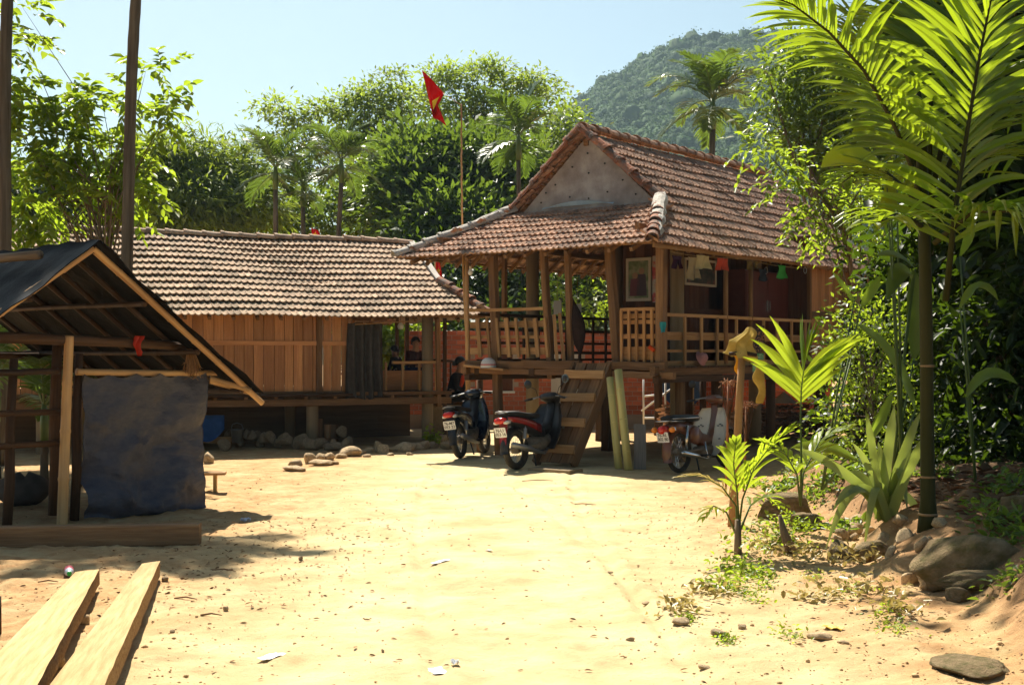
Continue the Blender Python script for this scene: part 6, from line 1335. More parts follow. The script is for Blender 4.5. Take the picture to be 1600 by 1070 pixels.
def clothes():
    v = -.0; K = lambda a, b: (hl(a[0], a[1], v=v), hl(b[0], b[1], v=v)); G = 'clothes drying under the eave'
    for k, (nm, lb, cat, a, b, c, legs, fl) in enumerate((
        ('shorts', 'dark purple shorts drying beside the corner post', 'shorts', (1049, 399), (1066, 421), (.055, .02, .045), True, 1.05), ('trousers', 'long beige trousers drying beside the framed picture', 'trousers', (1074, 401), (1092, 437), (.42, .33, .19), True, 1.05),
        ('shirt', 'cream shirt hanging askew next to beige trousers', 'shirt', (1088, 398), (1107, 421), (.60, .50, .27), False, 1.25), ('shorts', 'bright red shorts drying left of the doorway', 'shorts', (1121, 403), (1136, 423), (.62, .09, .05), True, 1.1),
        ('sock', 'olive sock hanging right of the doorway', 'sock', (1167, 408), (1175, 422), (.20, .13, .04), False, .8), ('sock', 'second olive sock hanging nearer the green cloth', 'sock', (1178, 409), (1185, 419), (.22, .15, .05), False, .8),
        ('vest', 'dark striped vest on a hanger in front of the wardrobe', 'vest', (1185, 420), (1199, 440), (.03, .035, .05), False, 1.0), ('green_cloth', 'bright green cloth drying in front of the wardrobe', 'cloth', (1215, 414), (1228, 436), (.06, .34, .06), False, 1.1))):
        P, Q = K(a, b); hang_cloth(nm, lb, cat, P, Q, cloth('laundry%d' % k, c), H_M, legs=legs, seed=k + 1, group=G, flare=fl)
    P, Q = hl(1031, 503, u=.40), hl(1041, 519, u=.40); hang_cloth('teal_cloth', 'small teal cloth hung on the corner post', 'cloth', P, Q, cloth('teal', (.05, .36, .42)), H_M, seed=3, off=(-1, 0, 0))
    a = hl(1045, 397, v=.02); b = hl(1300, 425, v=.02); o = MB().tube([Vector((x, .02, EZ - .09 - .02 * math.sin(i))) for i, x in enumerate(np.linspace(.5, 5.6, 12))], .004, 5).build('washing_line', m_rope); o.matrix_basis = H_M; tag(o, 'thin washing line strung below the eave', 'line')
    for px in (1197, 1258):
        c = hl(px, 417, v=.02); o = MB().lathe((0, 0, -.06), [(.055, -.003), (.058, 0), (.055, .003), (.052, 0), (.055, -.003)], (0, 1, 0), 20).build('clothes_hanger', m_white, smooth=True); o.matrix_basis = H_M @ Matrix.Translation(c); tag(o, 'white ring hanger %s' % ('with the striped vest' if px < 1200 else 'empty at the right end of the line'), 'hanger')
    p = hl(1096, 560, v=.10); t = MB().lathe((0, 0, 0), [(.001, .10), (.05, .09), (.08, .05), (.085, 0), (.12, -.01), (.12, -.015)], (0, -.9, .4), 16).build('cap', cloth('pink', (.60, .30, .30)), smooth=True); t.matrix_basis = H_M @ Matrix.Translation(p); tag(t, 'faded pink cap stuck on the side railing', 'cap')
    p = hl(1018, 545, u=.38); o = MB().box((-.02, -.05, -.02), (.02, .05, .03)).build('orange_rag', cloth('orange', (.75, .10, .02))); o.matrix_basis = H_M @ Matrix.Translation(p) @ Matrix.Rotation(.6, 4, 'X'); tag(o, 'orange-red scrap tucked in the gate railing', 'rag')
    P, Q = hl(1180, 508, v=.06), hl(1194, 552, v=.06); hang_cloth('floral_cloth', 'dark floral cloth slung over the side railing', 'cloth', P, Q, M('floral', (.03, .025, .03), (.40, .20, .10), scale=26, rough=.9, coord='Object', mid=(.5, .62)), H_M, seed=9)
clothes()
def pictures():
    def art(name, kind):
        m, nt, N, L, P = new_mat(name); P.inputs['Roughness'].default_value = .25
        co = N.new('ShaderNodeTexCoord'); n = N.new('ShaderNodeTexNoise'); n.inputs['Scale'].default_value = 7; n.inputs['Detail'].default_value = 6; L.new(co.outputs['Object'], n.inputs['Vector'])
        rp = N.new('ShaderNodeValToRGB'); el = rp.color_ramp.elements
        cols = [(.32, (.05, .08, .03)), (.5, (.16, .20, .09)), (.62, (.30, .30, .18))] if kind == 0 else [(.40, (.42, .36, .30)), (.52, (.45, .05, .04)), (.62, (.30, .03, .03))] if kind == 1 else [(.35, (.03, .04, .035)), (.55, (.07, .06, .05)), (.7, (.16, .07, .06))]
        el[0].position, el[0].color = cols[0][0], c4(cols[0][1]); el[1].position, el[1].color = cols[1][0], c4(cols[1][1]); e = el.new(cols[2][0]); e.color = c4(cols[2][1])
        L.new(n.outputs[0], rp.inputs[0]); L.new(rp.outputs[0], P.inputs['Base Color']); return m
    mf = M('pale_frame', (.46, .40, .31), (.55, .48, .38), rough=.5)
    def pic(name, label, a, b, kind, u=None, v=None, fr=.05, figures=False):
        P = hl(*a, u=u, v=v); Q = hl(*b, u=u, v=v); t = thing(name, label, 'picture', (0, 0, 0)); ax = 1 if u is not None else 0
        lo, hi = sorted((P[ax], Q[ax])); z0, z1 = sorted((P.z, Q.z)); c = Vector((u, (lo + hi) / 2, z0)) if u is not None else Vector(((lo + hi) / 2, v, z0)); t.matrix_basis = H_M @ Matrix.Translation(c); w = (hi - lo) / 2; h = z1 - z0
        def bx(a0, a1, zz0, zz1, d0, d1): return ((d0, a0, zz0), (d1, a1, zz1)) if u is not None else ((a0, d0, zz0), (a1, d1, zz1))
        o = MB().box(*bx(-w + .01, w - .01, .01, h - .01, -.012, -.004), ch=.001).build('print', art('print%d' % kind, kind), t)
        if figures:
            for y, hh, wd, c_ in ((-.06, .62, .10, (.06, .03, .04)), (.07, .52, .11, (.14, .03, .04))):
                MB().prism([(y - wd, .12 * h), (y + wd, .12 * h), (y + wd * .75, hh * h), (y - wd * .75, hh * h)], -.014, -.0125, Matrix(((0, 0, 1, 0), (1, 0, 0, 0), (0, 1, 0, 0), (0, 0, 0, 1)))).build('printed_figure', M('fig', c_, rough=.4), o)
                MB().lathe((-.0125, y, (hh + .07) * h), [(.001, .002), (.055, .001), (.055, 0)], (-1, 0, 0), 14).build('printed_head', M('figskin', (.30, .17, .10), rough=.4), o)
        if fr:
            for q in (bx(-w, w, 0, fr, -.02, 0), bx(-w, w, h - fr, h, -.02, 0), bx(-w, -w + fr, fr + .001, h - fr - .001, -.022, 0), bx(w - fr, w, fr + .001, h - fr - .001, -.022, 0)): MB().box(*q).build('frame_bar', mf, t)
    pic('framed_photograph', 'tall pale-framed photograph of a standing couple on the front wall', (979, 404), (1018, 470), 0, u=2.44, figures=True)
    pic('floral_poster', 'red and grey floral poster beside the tall framed photograph', (1019, 399), (1037, 473), 1, u=2.44, fr=0)
    pic('framed_picture', 'dark framed picture behind the drying trousers', (1069, 402), (1118, 449), 2, v=1.02, fr=.04)
    # wardrobe with two bright handles
    a = hl(1166, 415, v=.62); b = hl(1232, 415, v=.62); t = thing('wardrobe', 'dark red wardrobe with two bright handles on the side veranda', 'wardrobe', (0, 0, 0)); t.matrix_basis = H_M @ Matrix.Translation((a.x, .62, FZ - .02)); w = b.x - a.x; h = 1.62
    mw = M('wardrobe_lacquer', (.09, .018, .010), (.12, .028, .015), scale=8, rough=.35, spec=.4, coat=.2)
    MB().box((0, .02, 0), (w, .42, h)).build('carcass', mw, t)
    for s in (0, 1):
        d = MB().box((.01 + s * w / 2, 0, .06), (w / 2 - .005 + s * w / 2, .019, h - .03)).build('door', mw, t); x = w / 2 + (-.05 if s == 0 else .05); MB().box((x - .008, -.02, .92), (x + .008, -.001, 1.10)).build('handle', m_steel, d)
    o = MB().box((0, 0, 0), (.55, .3, 1.6)).build('red_cabinet', M('red_panel', (.30, .07, .022), (.36, .10, .035), rough=.4)); o.matrix_basis = H_M @ Matrix.Translation((b.x + .03, .60, FZ - .02)); tag(o, 'orange-brown cabinet standing right of the wardrobe', 'cabinet')
    # leaning poles inside the dark doorway
    p = hl(1150, 540, v=1.2); o = MB().tube([(0, 0, 0), (.25, .15, 1.35)], .015, 7).build('leaning_stick', m_timber_dark, smooth=True); o.matrix_basis = H_M @ Matrix.Translation((p.x - .3, .9, FZ)); tag(o, 'thin stick leaning inside the dark doorway', 'stick')
    o = MB().box((0, 0, 0), (.9, .02, 1.62)).build('door_leaf', m_dark); o.matrix_basis = H_M @ Matrix.Translation((3.55, 1.35, FZ)) @ Matrix.Rotation(.3, 4, 'Z'); tag(o, 'black door standing ajar in the doorway', 'door')
pictures()
def flags():
    mr = cloth('flag_red', (.62, .022, .025), (.50, .015, .02), tf=.35, scale=3); my = cloth('star_yellow', (.80, .55, .03), tf=.35)
    # tall pole with the large flag
    b = hw((1.2, 5.15, 0)); t = thing('flagpole', 'thin bamboo flagpole with red flag rising above the porch roof', 'flag', b); top = at(721, 163, b.y) - b; p0 = at(729, 392, b.y) - b
    base = Vector((p0.x + (p0.x - top.x) * (p0.z / (top.z - p0.z)), 0, 0)); bamboo(MB(), base, top, .026, .012, .4).build('pole', m_bamboo, t, smooth=True)
    k = b.y / F; T = lambda px, py, d=0: at(px, py, b.y + d) - b; e = T(692, 146)
    MB().tube([top - Vector((0, 0, .02)), e], .006, 6).build('spar', m_bamboo, t, smooth=True)
    A, B, C, D, E_ = T(659.5, 110), T(694, 145), T(678, 172), T(677, 184, .2), T(697, 196, .15)
    Fp = T(684, 165, -.25)
    rows = []                          # upper fold and lower fold of the limp flag
    for i in range(9):
        f = i / 8; l = A.lerp(D, f); r_ = B.lerp(C, min(1, f * 1.25)) if f < .8 else C.lerp(D, (f - .8) / .2 * .6); rows.append([l.lerp(r_, s) + Vector((0, -.16 * math.sin(s * math.pi * 1.6) * (.4 + f), 0)) for s in np.linspace(0, 1, 9)])
    fl = MB().grid(rows, thick=.003).build('flag_cloth', mr, t, smooth=True)
    rows = []
    for i in range(7):
        f = i / 6; l = T(669, 150, .1).lerp(T(677, 184, .1), f); r_ = T(682, 160, .05).lerp(E_, f); rows.append([l.lerp(r_, s) + Vector((0, .1 * math.sin(s * 5 + f * 2), 0)) for s in np.linspace(0, 1, 7)])
    MB().grid(rows, thick=.003).build('flag_fold', mr, t, smooth=True)
    MB().grid([[T(675, 158, -.30), T(687, 151, -.30)], [T(676, 166, -.34), T(683, 158, -.34)], [T(677, 172, -.34), T(679, 168, -.34)]]).build('star', my, fl)
    # two small flags behind the roofs
    for lb, x0, y0, pts, Y in (('small red flag with yellow star peeking over the long roof ridge', 487, 372, ((486, 356), (497, 360), (503, 377), (488, 378)), 27.5), ('red flag with yellow star hanging beside the hip of the long roof', 680, 403, ((679, 405), (687, 407), (692, 444), (684, 440)), 25.6)):
        b = Vector(at(x0, 560, Y)); b.z = 0; t = thing('small_flag', lb, 'flag', b, group='small flags behind the roofs'); top = at(x0, y0 - 6, Y) - b; MB().tube([(0, 0, 0), top], .012, 7).build('pole', m_bamboo, t, smooth=True); c = [at(x, y, Y) - b for x, y in pts]
        rows = [[(c[0].lerp(c[3], f)).lerp(c[1].lerp(c[2], f), s) + Vector((0, .04 * math.sin(s * 6 + f * 4), 0)) for s in np.linspace(0, 1, 7)] for f in np.linspace(0, 1, 9)]
        fl = MB().grid(rows, thick=.003).build('flag_cloth', mr, t, smooth=True); m = rows[4][3] - Vector((0, .05, 0)); r = .075
        MB().prism([(r * (1 if i % 2 == 0 else .4) * math.sin(i * math.pi / 5) * .7, r * (1 if i % 2 == 0 else .4) * math.cos(i * math.pi / 5)) for i in range(10)], -.004, .004, Matrix.Translation(m) @ Matrix.Rotation(R(90), 4, 'X')).build('star', my, fl)
flags()
def house_things():
    # curtain of the plank house veranda
    a = ll(543, 505, y=.34); b = ll(598, 622, y=.34); rows = []
    for j in range(14):
        f = j / 13; rows.append([(a.x + (b.x - a.x) * s * (1 + .04 * f) + (-.04 * f if s == 0 else 0), .34 + (.045 + .025 * f) * math.sin(s * 26 + .8 * math.sin(f * 3)), a.z - (a.z - b.z) * f * (1 - .02 * math.sin(s * 9))) for s in np.linspace(0, 1, 60)])
    t = thing('curtain', 'heavy grey-brown curtain closing part of the plank house veranda', 'curtain', (0, 0, 0)); t.matrix_basis = L_M; MB().grid(rows, thick=.004).build('curtain_cloth', cloth('grey_curtain', (.075, .065, .055), tf=.06), t, smooth=True)
    MB().tube([(a.x + .12, .30, a.z - .02), (a.x + 1.1, .30, a.z + .04), (b.x + .7, .30, a.z + .10)], .012, 7).build('curtain_rod', m_bamboo, t, smooth=True)
    # blue things behind it and a concrete step where a woman sits
    c = ll(600, 572, y=1.3); o = MB().box((-.16, -.1, -.10), (.16, .1, .06), ch=.3).build('blue_bundle', cloth('blue_bundle', (.05, .12, .28))); o.matrix_basis = L_M @ Matrix.Translation((c.x, c.y, LFZ + .1)); tag(o, 'blue cloth bundle on the veranda floor behind the rail', 'bundle')
    p = gnd(712, 672); t = thing('concrete_platform', 'low grey platform at the end of the plank house', 'platform', (p.x, 24.5, 0), .2); MB().box((-.34, -.3, 0), (.42, .6, .66)).build('block', m_concrete, t); MB().box((-.38, -.34, .661), (.46, .62, .72)).build('seat_board', m_timber_dark, t)
    # handrail pole crossing in front of the brick wall
    a = at(672, 562, 25.2); b = at(790, 570, 25.2); o = MB().tube([(0, 0, 0), b - a], .022, 8).build('handrail_pole', m_timber_dark, smooth=True); o.location = a; tag(o, 'dark horizontal pole crossing in front of the brick wall', 'pole')
    for px in (704, 728):
        q = at(px, 566, 25.25); o = MB().tube([(0, 0, -q.z), (0, 0, 0)], .02, 8).build('handrail_post', m_timber_dark, smooth=True); o.location = q; tag(o, 'thin dark upright carrying the horizontal pole, %s one' % ('left' if px < 710 else 'right'), 'post')
    # under the plank house: basin, bucket, plank, wood
    def w(px, py, Y): q = at(px, py, Y); return Vector((q.x, q.y, 0))
    q = gnd(323, 690); t = MB().lathe((0, 0, 0), [(.001, .0), (.13, .005), (.19, .10), (.20, .105), (.14, .015), (.001, .01)], (0, -.8, .6), 22).build('yellow_basin', M('yellow_plastic', (.40, .26, .02), rough=.4), smooth=True); t.location = (q.x, 21.6, .22); tag(t, 'yellow plastic basin propped under the plank house', 'basin')
    q = gnd(378, 700); t = thing('metal_bucket', 'grey metal bucket under the plank house', 'bucket', (q.x, 21.7, .12)); MB().lathe((0, 0, 0), [(.001, 0), (.085, 0), (.11, .22), (.115, .225), (.105, .218), (.08, .01)], n=18).build('pail', m_grey_metal, t, smooth=True); MB().tube([(.11, 0, .2), (.08, -.02, .31), (0, -.03, .34), (-.08, -.02, .31), (-.11, 0, .2)], .005, 6).build('handle', m_grey_metal, t, smooth=True)
    q = gnd(340, 702); o = MB().bar((-.5, 0, .06), (.32, .05, .06), .12, .11, seg=3, jit=.005).build('short_beam', m_rail); o.location = (q.x, 21.75, .10); tag(o, 'pale short beam lying on stones under the plank house', 'beam')
    for k, (px, h) in enumerate(((498, .36), (512, .26), (522, .26))):
        q = at(px, 690, 22.6); o = MB().tube([(0, 0, 0), (.0, .02, h)], .07, 9).build('wood_block', m_timber, smooth=True); o.location = (q.x, 22.6, .12); tag(o, ['taller', 'middle', 'right'][k] + ' sawn log standing by the column under the plank house', 'log', 'logs under the plank house')
    q = at(322, 640, 21.4); rows = [[(x, .06 * math.sin(x * 9), -.15 - .25 * math.sin((x + .3) / .6 * 3) * f + .2 * (1 - f)) for x in np.linspace(-.35, .3, 10)] for f in np.linspace(0, 1, 6)]
    o = MB().grid(rows, thick=.004).build('blue_sheet', cloth('blue_sheet', (.03, .08, .22), tf=.05), smooth=True); o.location = (q.x, 21.4, .55); tag(o, 'dark blue sheet hanging under the plank house floor', 'sheet')
    # behind the stilt house: blue tub, tile stacks, conical hat, white frame
    q = at(1076, 608, 26.5); t = MB().lathe((0, 0, 0), [(.001, 0), (.36, 0), (.42, .14), (.44, .14), (.38, -.01), (.001, -.012)], (0, -1, .1), 30).build('blue_tub', M('blue_plastic', (.03, .07, .16), rough=.4), smooth=True); t.location = (q.x, 27.6, q.z); tag(t, 'large round blue tub hung on the brick wall', 'tub')
    ts = tile_set(m_tile, 6)
    for k, (px, py, n, m_, lb) in enumerate(((1232, 690, 5, 5, 'stack of spare red roof tiles under the far side of the house'), (1190, 690, 4, 4, 'smaller stack of spare roof tiles behind the wooden stake'), (1275, 690, 4, 4, 'stack of roof tiles partly behind the young palm'), (1072, 690, 3, 5, 'heap of roof tiles behind the old motorbike'))):
        Y = 24.5; q = at(px, py, Y); t = thing('tile_stack', lb, 'tile stack', (q.x, Y, 0), .2, 'stacks of spare tiles')
        for i in range(n):
            for j in range(m_ * 2):
                o = link('roof_tile', ts[(i * 3 + j) % 6][1], t, (-.22 * n / 2 + .22 * i + rnd.uniform(-.02, .02), rnd.uniform(-.05, .05), .03 + .062 * j), (R(rnd.uniform(-6, 6)), R(rnd.uniform(-8, 8)), rnd.uniform(-.3, .3)))
    q = at(1225, 608, 24.4); t = MB().lathe((0, 0, 0), [(.001, .22), (.10, .14), (.22, .03), (.26, 0), (.24, .012), (.12, .12)], n=24).build('conical_hat', M('palm_hat', (.66, .60, .48), (.74, .68, .56), rough=.8)); t.location = (q.x, 24.4, .03 + .062 * 10 + .04); tag(t, 'pale conical hat lying on the tile stack', 'hat')
    q = gnd(1010, 668); t = thing('pole_frame', 'pale pole frame standing behind the house stilts', 'frame', (q.x, 26.5, 0)); 
    for a, b in (((-.25, 0, 0), (-.25, 0, 1.1)), ((.2, 0, 0), (.2, 0, 1.1)), ((-.25, 0, .75), (.2, 0, .8)), ((-.3, -.02, .45), (.45, -.02, 1.0)), ((-.25, 0, .3), (.2, 0, .3))): MB().tube([a, b], .02, 7).build('pole', m_white, t, smooth=True)
    # stake with yellow rain clothes, two bamboo picker sticks
    b = gnd(1143, 828); b.z = gz(b.x, b.y); top = at(1160, 548, b.y - .1) - b; t = MB().tube([(0, 0, -.05), top * .35 + Vector((.01, 0, 0)), top * .7, top], [.042, .039, .036, .034], 10).build('wooden_stake', m_rail, smooth=True); t.location = b; tag(t, 'barkless wooden stake on the bank with yellow rain clothes on top', 'stake')
    c = b + top; o = MB().tube([(-.13, 0, 0), (0, -.01, .012), (.12, 0, -.01)], [.018, .02, .016], 8).build('cross_stick', m_timber_dark, t, smooth=True); o.location = top + Vector((0, -.05, -.03))
    my = cloth('yellow_raincoat', (.56, .42, .13), (.44, .31, .08), tf=.35, scale=7); mo = cloth('orange_yellow', (.66, .36, .04), tf=.45)
    rings = []
    for i in range(15):
        f = i / 14; z = .215 - .30 * f; rx = .018 + .098 * f ** .6; ry = .02 + .066 * f ** .55; dx = .045 - .10 * f + .02 * math.sin(f * 9)
        rings.append([(dx + rx * math.cos(a) * (1 + (.05 + .30 * f) * math.sin(4 * a + 1.2 + f * 2)), ry * math.sin(a) * (1 + (.05 + .28 * f) * math.sin(5 * a + f * 3)), z + .02 * f * math.sin(3 * a) + (.05 if math.cos(a) < -.2 else 0) * f) for a in np.linspace(0, 2 * math.pi, 64, endpoint=False)])
    rings = [[(x * (1 + k_), y * (1 + k_), z) for (x, y, z), k_ in zip(ring, (fbm(np.linspace(0, 9, 64), np.full(64, j * .55), 3, 3) - .5) * .4)] for j, ring in enumerate(rings)]
    o = MB().loft(rings, cap=False).build('yellow_raincoat', my, smooth=True); o.location = c + Vector((.02, 0, .0)); tag(o, 'crumpled yellow raincoat draped over the top of the stake', 'raincoat')
    def glove(label, px0, px1, py0, py1, dy, mat, seed):
        g = random.Random(seed); a = at((px0 + px1) / 2, py0, b.y + dy); h = (py1 - py0) * a.y / F; w_ = (px1 - px0) * a.y / F / 2; rings = []
        for i in range(19):
            f = i / 18; k = (1 - .5 * f) * (1 + .16 * math.sin(f * 13 + seed)); nz_ = (fbm(np.linspace(0, 5, 24), np.full(24, f * 7 + seed * 3), 3, 4) - .5) * .5; rings.append([(w_ * k * math.cos(q) * (1 + e_) + .02 * f + .015 * math.sin(f * 11), w_ * .4 * k * math.sin(q) * (1 + e_), -h * f) for q, e_ in zip(np.linspace(0, 2 * math.pi, 24, endpoint=False), nz_)])
        o = MB().loft(rings).build('yellow_sleeve', mat, smooth=True); o.location = a; tag(o, label, 'rain clothes', 'yellow rain clothes')
    glove('yellow sleeve hanging left of the stake', 1146, 1162, 553, 604, -.06, mo, 1); glove('long yellow sleeve hanging right of the stake', 1176, 1196, 562, 630, .05, my, 2)
    rows = [[(x, .015 * math.sin(x * 50 + f * 3), -.17 * f) for x in np.linspace(0, .10, 8)] for f in np.linspace(0, 1, 6)]; o = MB().grid(rows, thick=.003).build('green_towel', cloth('green_towel', (.04, .26, .15), (.30, .42, .34), scale=30), smooth=True); o.location = at(1176, 552, b.y + .1); tag(o, 'green striped towel hanging beside the yellow sleeve', 'towel')
    for k, (px, py0, py1, Y, lb) in enumerate(((1138, 762, 600, 14.2, 'fruit-picker stick with splayed tip in front of the old motorbike'), (1166, 760, 635, 14.6, 'second fruit-picker stick just right of the stake'))):
        g = random.Random(k); q = at(px, py1, Y); base = Vector((q.x - .03, Y, gz(q.x, Y))); t = thing('picker_stick', lb, 'stick', base, group='fruit-picker sticks'); h = q.z - base.z
        MB().tube([(0, 0, 0), (.02, 0, h * .6), (.03, 0, h)], [.014, .013, .012], 7).build('handle', M('redbrown_cane', (.22, .08, .035), (.30, .13, .06), rough=.6), t, smooth=True); mb = MB(); mt = MB()
        for i in range(9):
            a = i * .7; e = Vector((.03 + .09 * math.cos(a), .09 * math.sin(a), h + .02)); mb.tube([(.03, 0, h - .45), Vector((.03, 0, h - .45)).lerp(e, .5), e], .004, 5)
        for i in range(40): a = g.uniform(0, 6.3); r = g.uniform(.02, .12); c_ = Vector((.03 + r * math.cos(a), r * math.sin(a), h + g.uniform(-.02, .05))); mt.tube([c_, c_ + Vector((g.gauss(0, .03), g.gauss(0, .03), g.gauss(0, .02)))], .006, 4)
        mb.build('prongs', m_canedark, t); mt.build('basket_fibres', M('fibres', (.26, .12, .06), (.38, .20, .10), rough=.9, var=.3), t)
house_things()
# ------------------------------------------------------------------ stones, timber and litter on the ground
m_stone = M('field_stone', (.42, .29, .155), (.55, .41, .24), scale=5, rough=.92, bump=.7, bscale=18, c3=(.24, .17, .10), s3=4, coord='Object', objvar=.2)
m_boulder = M('mossy_boulder', (.17, .115, .055), (.26, .185, .095), scale=4, rough=.95, bump=1, bscale=14, c3=(.11, .09, .03), s3=3, t3=(.45, .65), coord='Object')
def rock_mesh(seed, mat, n=2, flat=.25):
    g = np.random.default_rng(seed); import bmesh as bm_; b = bm_.new(); bm_.ops.create_icosphere(b, subdivisions=n, radius=1)
    me = bpy.data.meshes.new('rock'); b.to_mesh(me); b.free(); co = np.zeros(len(me.vertices) * 3, np.float32); me.vertices.foreach_get('co', co); co = co.reshape(-1, 3)
    for _ in range(16):                     # knock off flat facets, then roughen
        d = g.normal(size=3); d /= np.linalg.norm(d); k = g.uniform(.5, .85); s = co @ d; co = co - np.maximum(s - k, 0)[:, None] * d * .85
    co = co * (1 + (fbm(co[:, 0] * 2 + seed, co[:, 1] * 2 + co[:, 2] * 1.3, 3, seed) - .5)[:, None] * .35); co[:, 2] = np.where(co[:, 2] < -.5, -.5 + (co[:, 2] + .5) * flat, co[:, 2])
    me.vertices.foreach_set('co', co.ravel()); me.materials.append(mat); me.polygons.foreach_set('use_smooth', [n > 2] * len(me.polygons)); me.update(); return me
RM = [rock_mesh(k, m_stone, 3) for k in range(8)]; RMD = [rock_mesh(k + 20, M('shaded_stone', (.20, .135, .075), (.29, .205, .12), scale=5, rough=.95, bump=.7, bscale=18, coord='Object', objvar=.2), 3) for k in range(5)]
def rock(label, px, py, wpx, hpx, rz=None, z=None, depth=1.0, mesh=None, group=None, name='stone', Y=None, tilt=0):
    p = gnd(px, py) if Y is None else at(px, py, Y); y = p.y if Y is None else Y; zb = gz(p.x, y) if z is None else z; s = wpx * y / F / 2; h = hpx * y / F / 1.45
    o = link(name, mesh or rnd.choice(RM), None, (p.x, y + s * depth * .5, zb + h * .42)); o.scale = (s, s * depth, h); o.rotation_euler = (tilt, rnd.uniform(-.12, .12), rnd.uniform(0, 6.3) if rz is None else rz); return tag(o, label, 'stone', group)
def stones():
    G = 'stones edging the yard'; lab = 'tan field stone in the row edging the yard before the plank house'
    rock('long low stone at the near end of the edging row', 456, 737, 44, 11, 0, group=G); rock('large rounded pale stone at the near end of the edging row', 482, 724, 26, 20, group=G); rock('long wedge-shaped stone tilted in the middle of the edging row', 633, 706, 44, 18, .15, group=G, tilt=.2); rock('upright pointed stone in the middle of the edging row', 590, 707, 14, 20, group=G); rock('large rounded stone in front of the green seedling', 662, 702, 26, 18, group=G); rock('grey-white stone heaped by the dark motorbike wheel', 690, 694, 26, 20, group=G)
    ORD = 'first second third fourth fifth sixth seventh eighth ninth tenth eleventh twelfth thirteenth fourteenth fifteenth sixteenth seventeenth'.split()
    for k, (px, py, w, h) in enumerate(sorted(((462, 728, 20, 9), (500, 720, 16, 12), (503, 728, 34, 9), (515, 719, 16, 11), (530, 716, 18, 8), (548, 713, 36, 15), (565, 710, 14, 8), (577, 707, 16, 8), (600, 708, 18, 13), (612, 706, 14, 8), (650, 703, 24, 11), (676, 701, 16, 11), (698, 702, 24, 11), (522, 726, 12, 5), (572, 714, 12, 5), (640, 711, 10, 4), (610, 712, 12, 4)))): rock('%s small tan stone from the shed end of the edging row' % ORD[k], px, py, w * 1.3, h * 1.25, group=G)
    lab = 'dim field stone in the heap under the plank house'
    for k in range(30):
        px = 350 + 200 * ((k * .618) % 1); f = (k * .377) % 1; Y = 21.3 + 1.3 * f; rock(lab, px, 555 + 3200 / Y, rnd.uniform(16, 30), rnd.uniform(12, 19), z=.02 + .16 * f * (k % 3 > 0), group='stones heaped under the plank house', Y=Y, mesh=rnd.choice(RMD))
    rock('rounded ochre stone beside the tarp corner', 322, 724, 22, 20)
    bm = [rock_mesh(50 + k, m_boulder, 4, .4) for k in range(4)]
    b = at(1500, 900, 8.35); o = link('boulder', bm[0], None, (3.0, 8.4, gz(2.85, 8.3) + .16)); o.scale = (.40, .34, .225); o.rotation_euler = (.1, -.30, .2); tag(o, 'big brown boulder perched on the bank below the palm', 'boulder')
    for lb, loc, sc, rz, m_ in (('flat slab wedged under the big boulder', (2.95, 8.1, .08), (.30, .2, .07), .1, 1), ('small block under the flat slab below the boulder', (2.78, 7.95, .0), (.12, .12, .08), .6, 2), ('wide flat boulder at the bottom right corner of the yard', (2.26, 6.3, -.02), (.18, .22, .045), .4, 3), ('dark stone half buried on the bank behind the palm seedling', (2.62, 12.3, .28), (.34, .26, .19), .5, 1), ('shaded stone below it at the bank edge', (2.62, 11.4, .14), (.26, .2, .16), 1.2, 2), ('stone at the foot of the strap-leaved clump', (2.72, 9.6, .42), (.17, .15, .13), .3, 0), ('rounded stone left of the strap-leaved clump', (2.55, 9.9, .30), (.13, .12, .12), 2.2, 3), ('stone in the shade right of the palm trunk', (3.75, 9.4, .52), (.26, .2, .15), 2.8, 2), ('long dark stone at the right edge of the bank', (4.0, 9.0, .5), (.35, .2, .12), .9, 1)):
        o = link('boulder', bm[m_], None, (loc[0], loc[1], gz(loc[0], loc[1]) + sc[2] * .32)); o.scale = sc; o.rotation_euler = (0, 0, rz); tag(o, lb, 'boulder')
    lab = 'small stone packed into the bank under the palm'; g = random.Random(5)
    for k in range(40):
        y = g.uniform(8.2, 11.4); x = float(mound_edge(np.array([y]))[0]) + g.uniform(-.02, .55); s = g.uniform(.04, .10); o = link('stone', g.choice(RM), None, (x, y, gz(x, y) + s * .25)); o.scale = (s, s * g.uniform(.7, 1), s * g.uniform(.6, .9)); o.rotation_euler = (g.random(), g.random(), g.random() * 6); tag(o, lab, 'stone', 'stones packed into the bank')
    pts = ((952, 890, 14, 4, 'lone flat stone in the middle right of the yard'), (1062, 982, 40, 12, 'low wide stone at the foot of the bank'), (985, 1003, 16, 7, 'small stone left of the low wide stone'), (1010, 938, 18, 5, 'pale flake of stone below the palm seedling'), (1122, 998, 36, 11, 'flat stone beside the tuft at the lower right'), (1160, 985, 20, 9, 'pale stone just above the tuft at the lower right'), (257, 912, 17, 10, 'brown stone right of the far end of the right plank'), (352, 955, 11, 9, 'small cubic stone right of the planks'), (268, 988, 12, 6, 'flat stone near the bark piece'), (598, 1022, 8, 6, 'tiny round stone at the bottom middle of the yard'), (1100, 1044, 30, 8, 'half buried stone at the lower right edge'), (470, 876, 9, 7, 'small white stone at the edge of the tree shadow'), (1285, 1002, 46, 14, 'broad half buried stone on the reddish soil'), (1318, 1012, 22, 8, 'flat pale stone near the yellow leaf'))
    for px, py, w, h, lb in pts: rock(lb, px, py, w, h, group='loose stones on the yard', depth=.8)
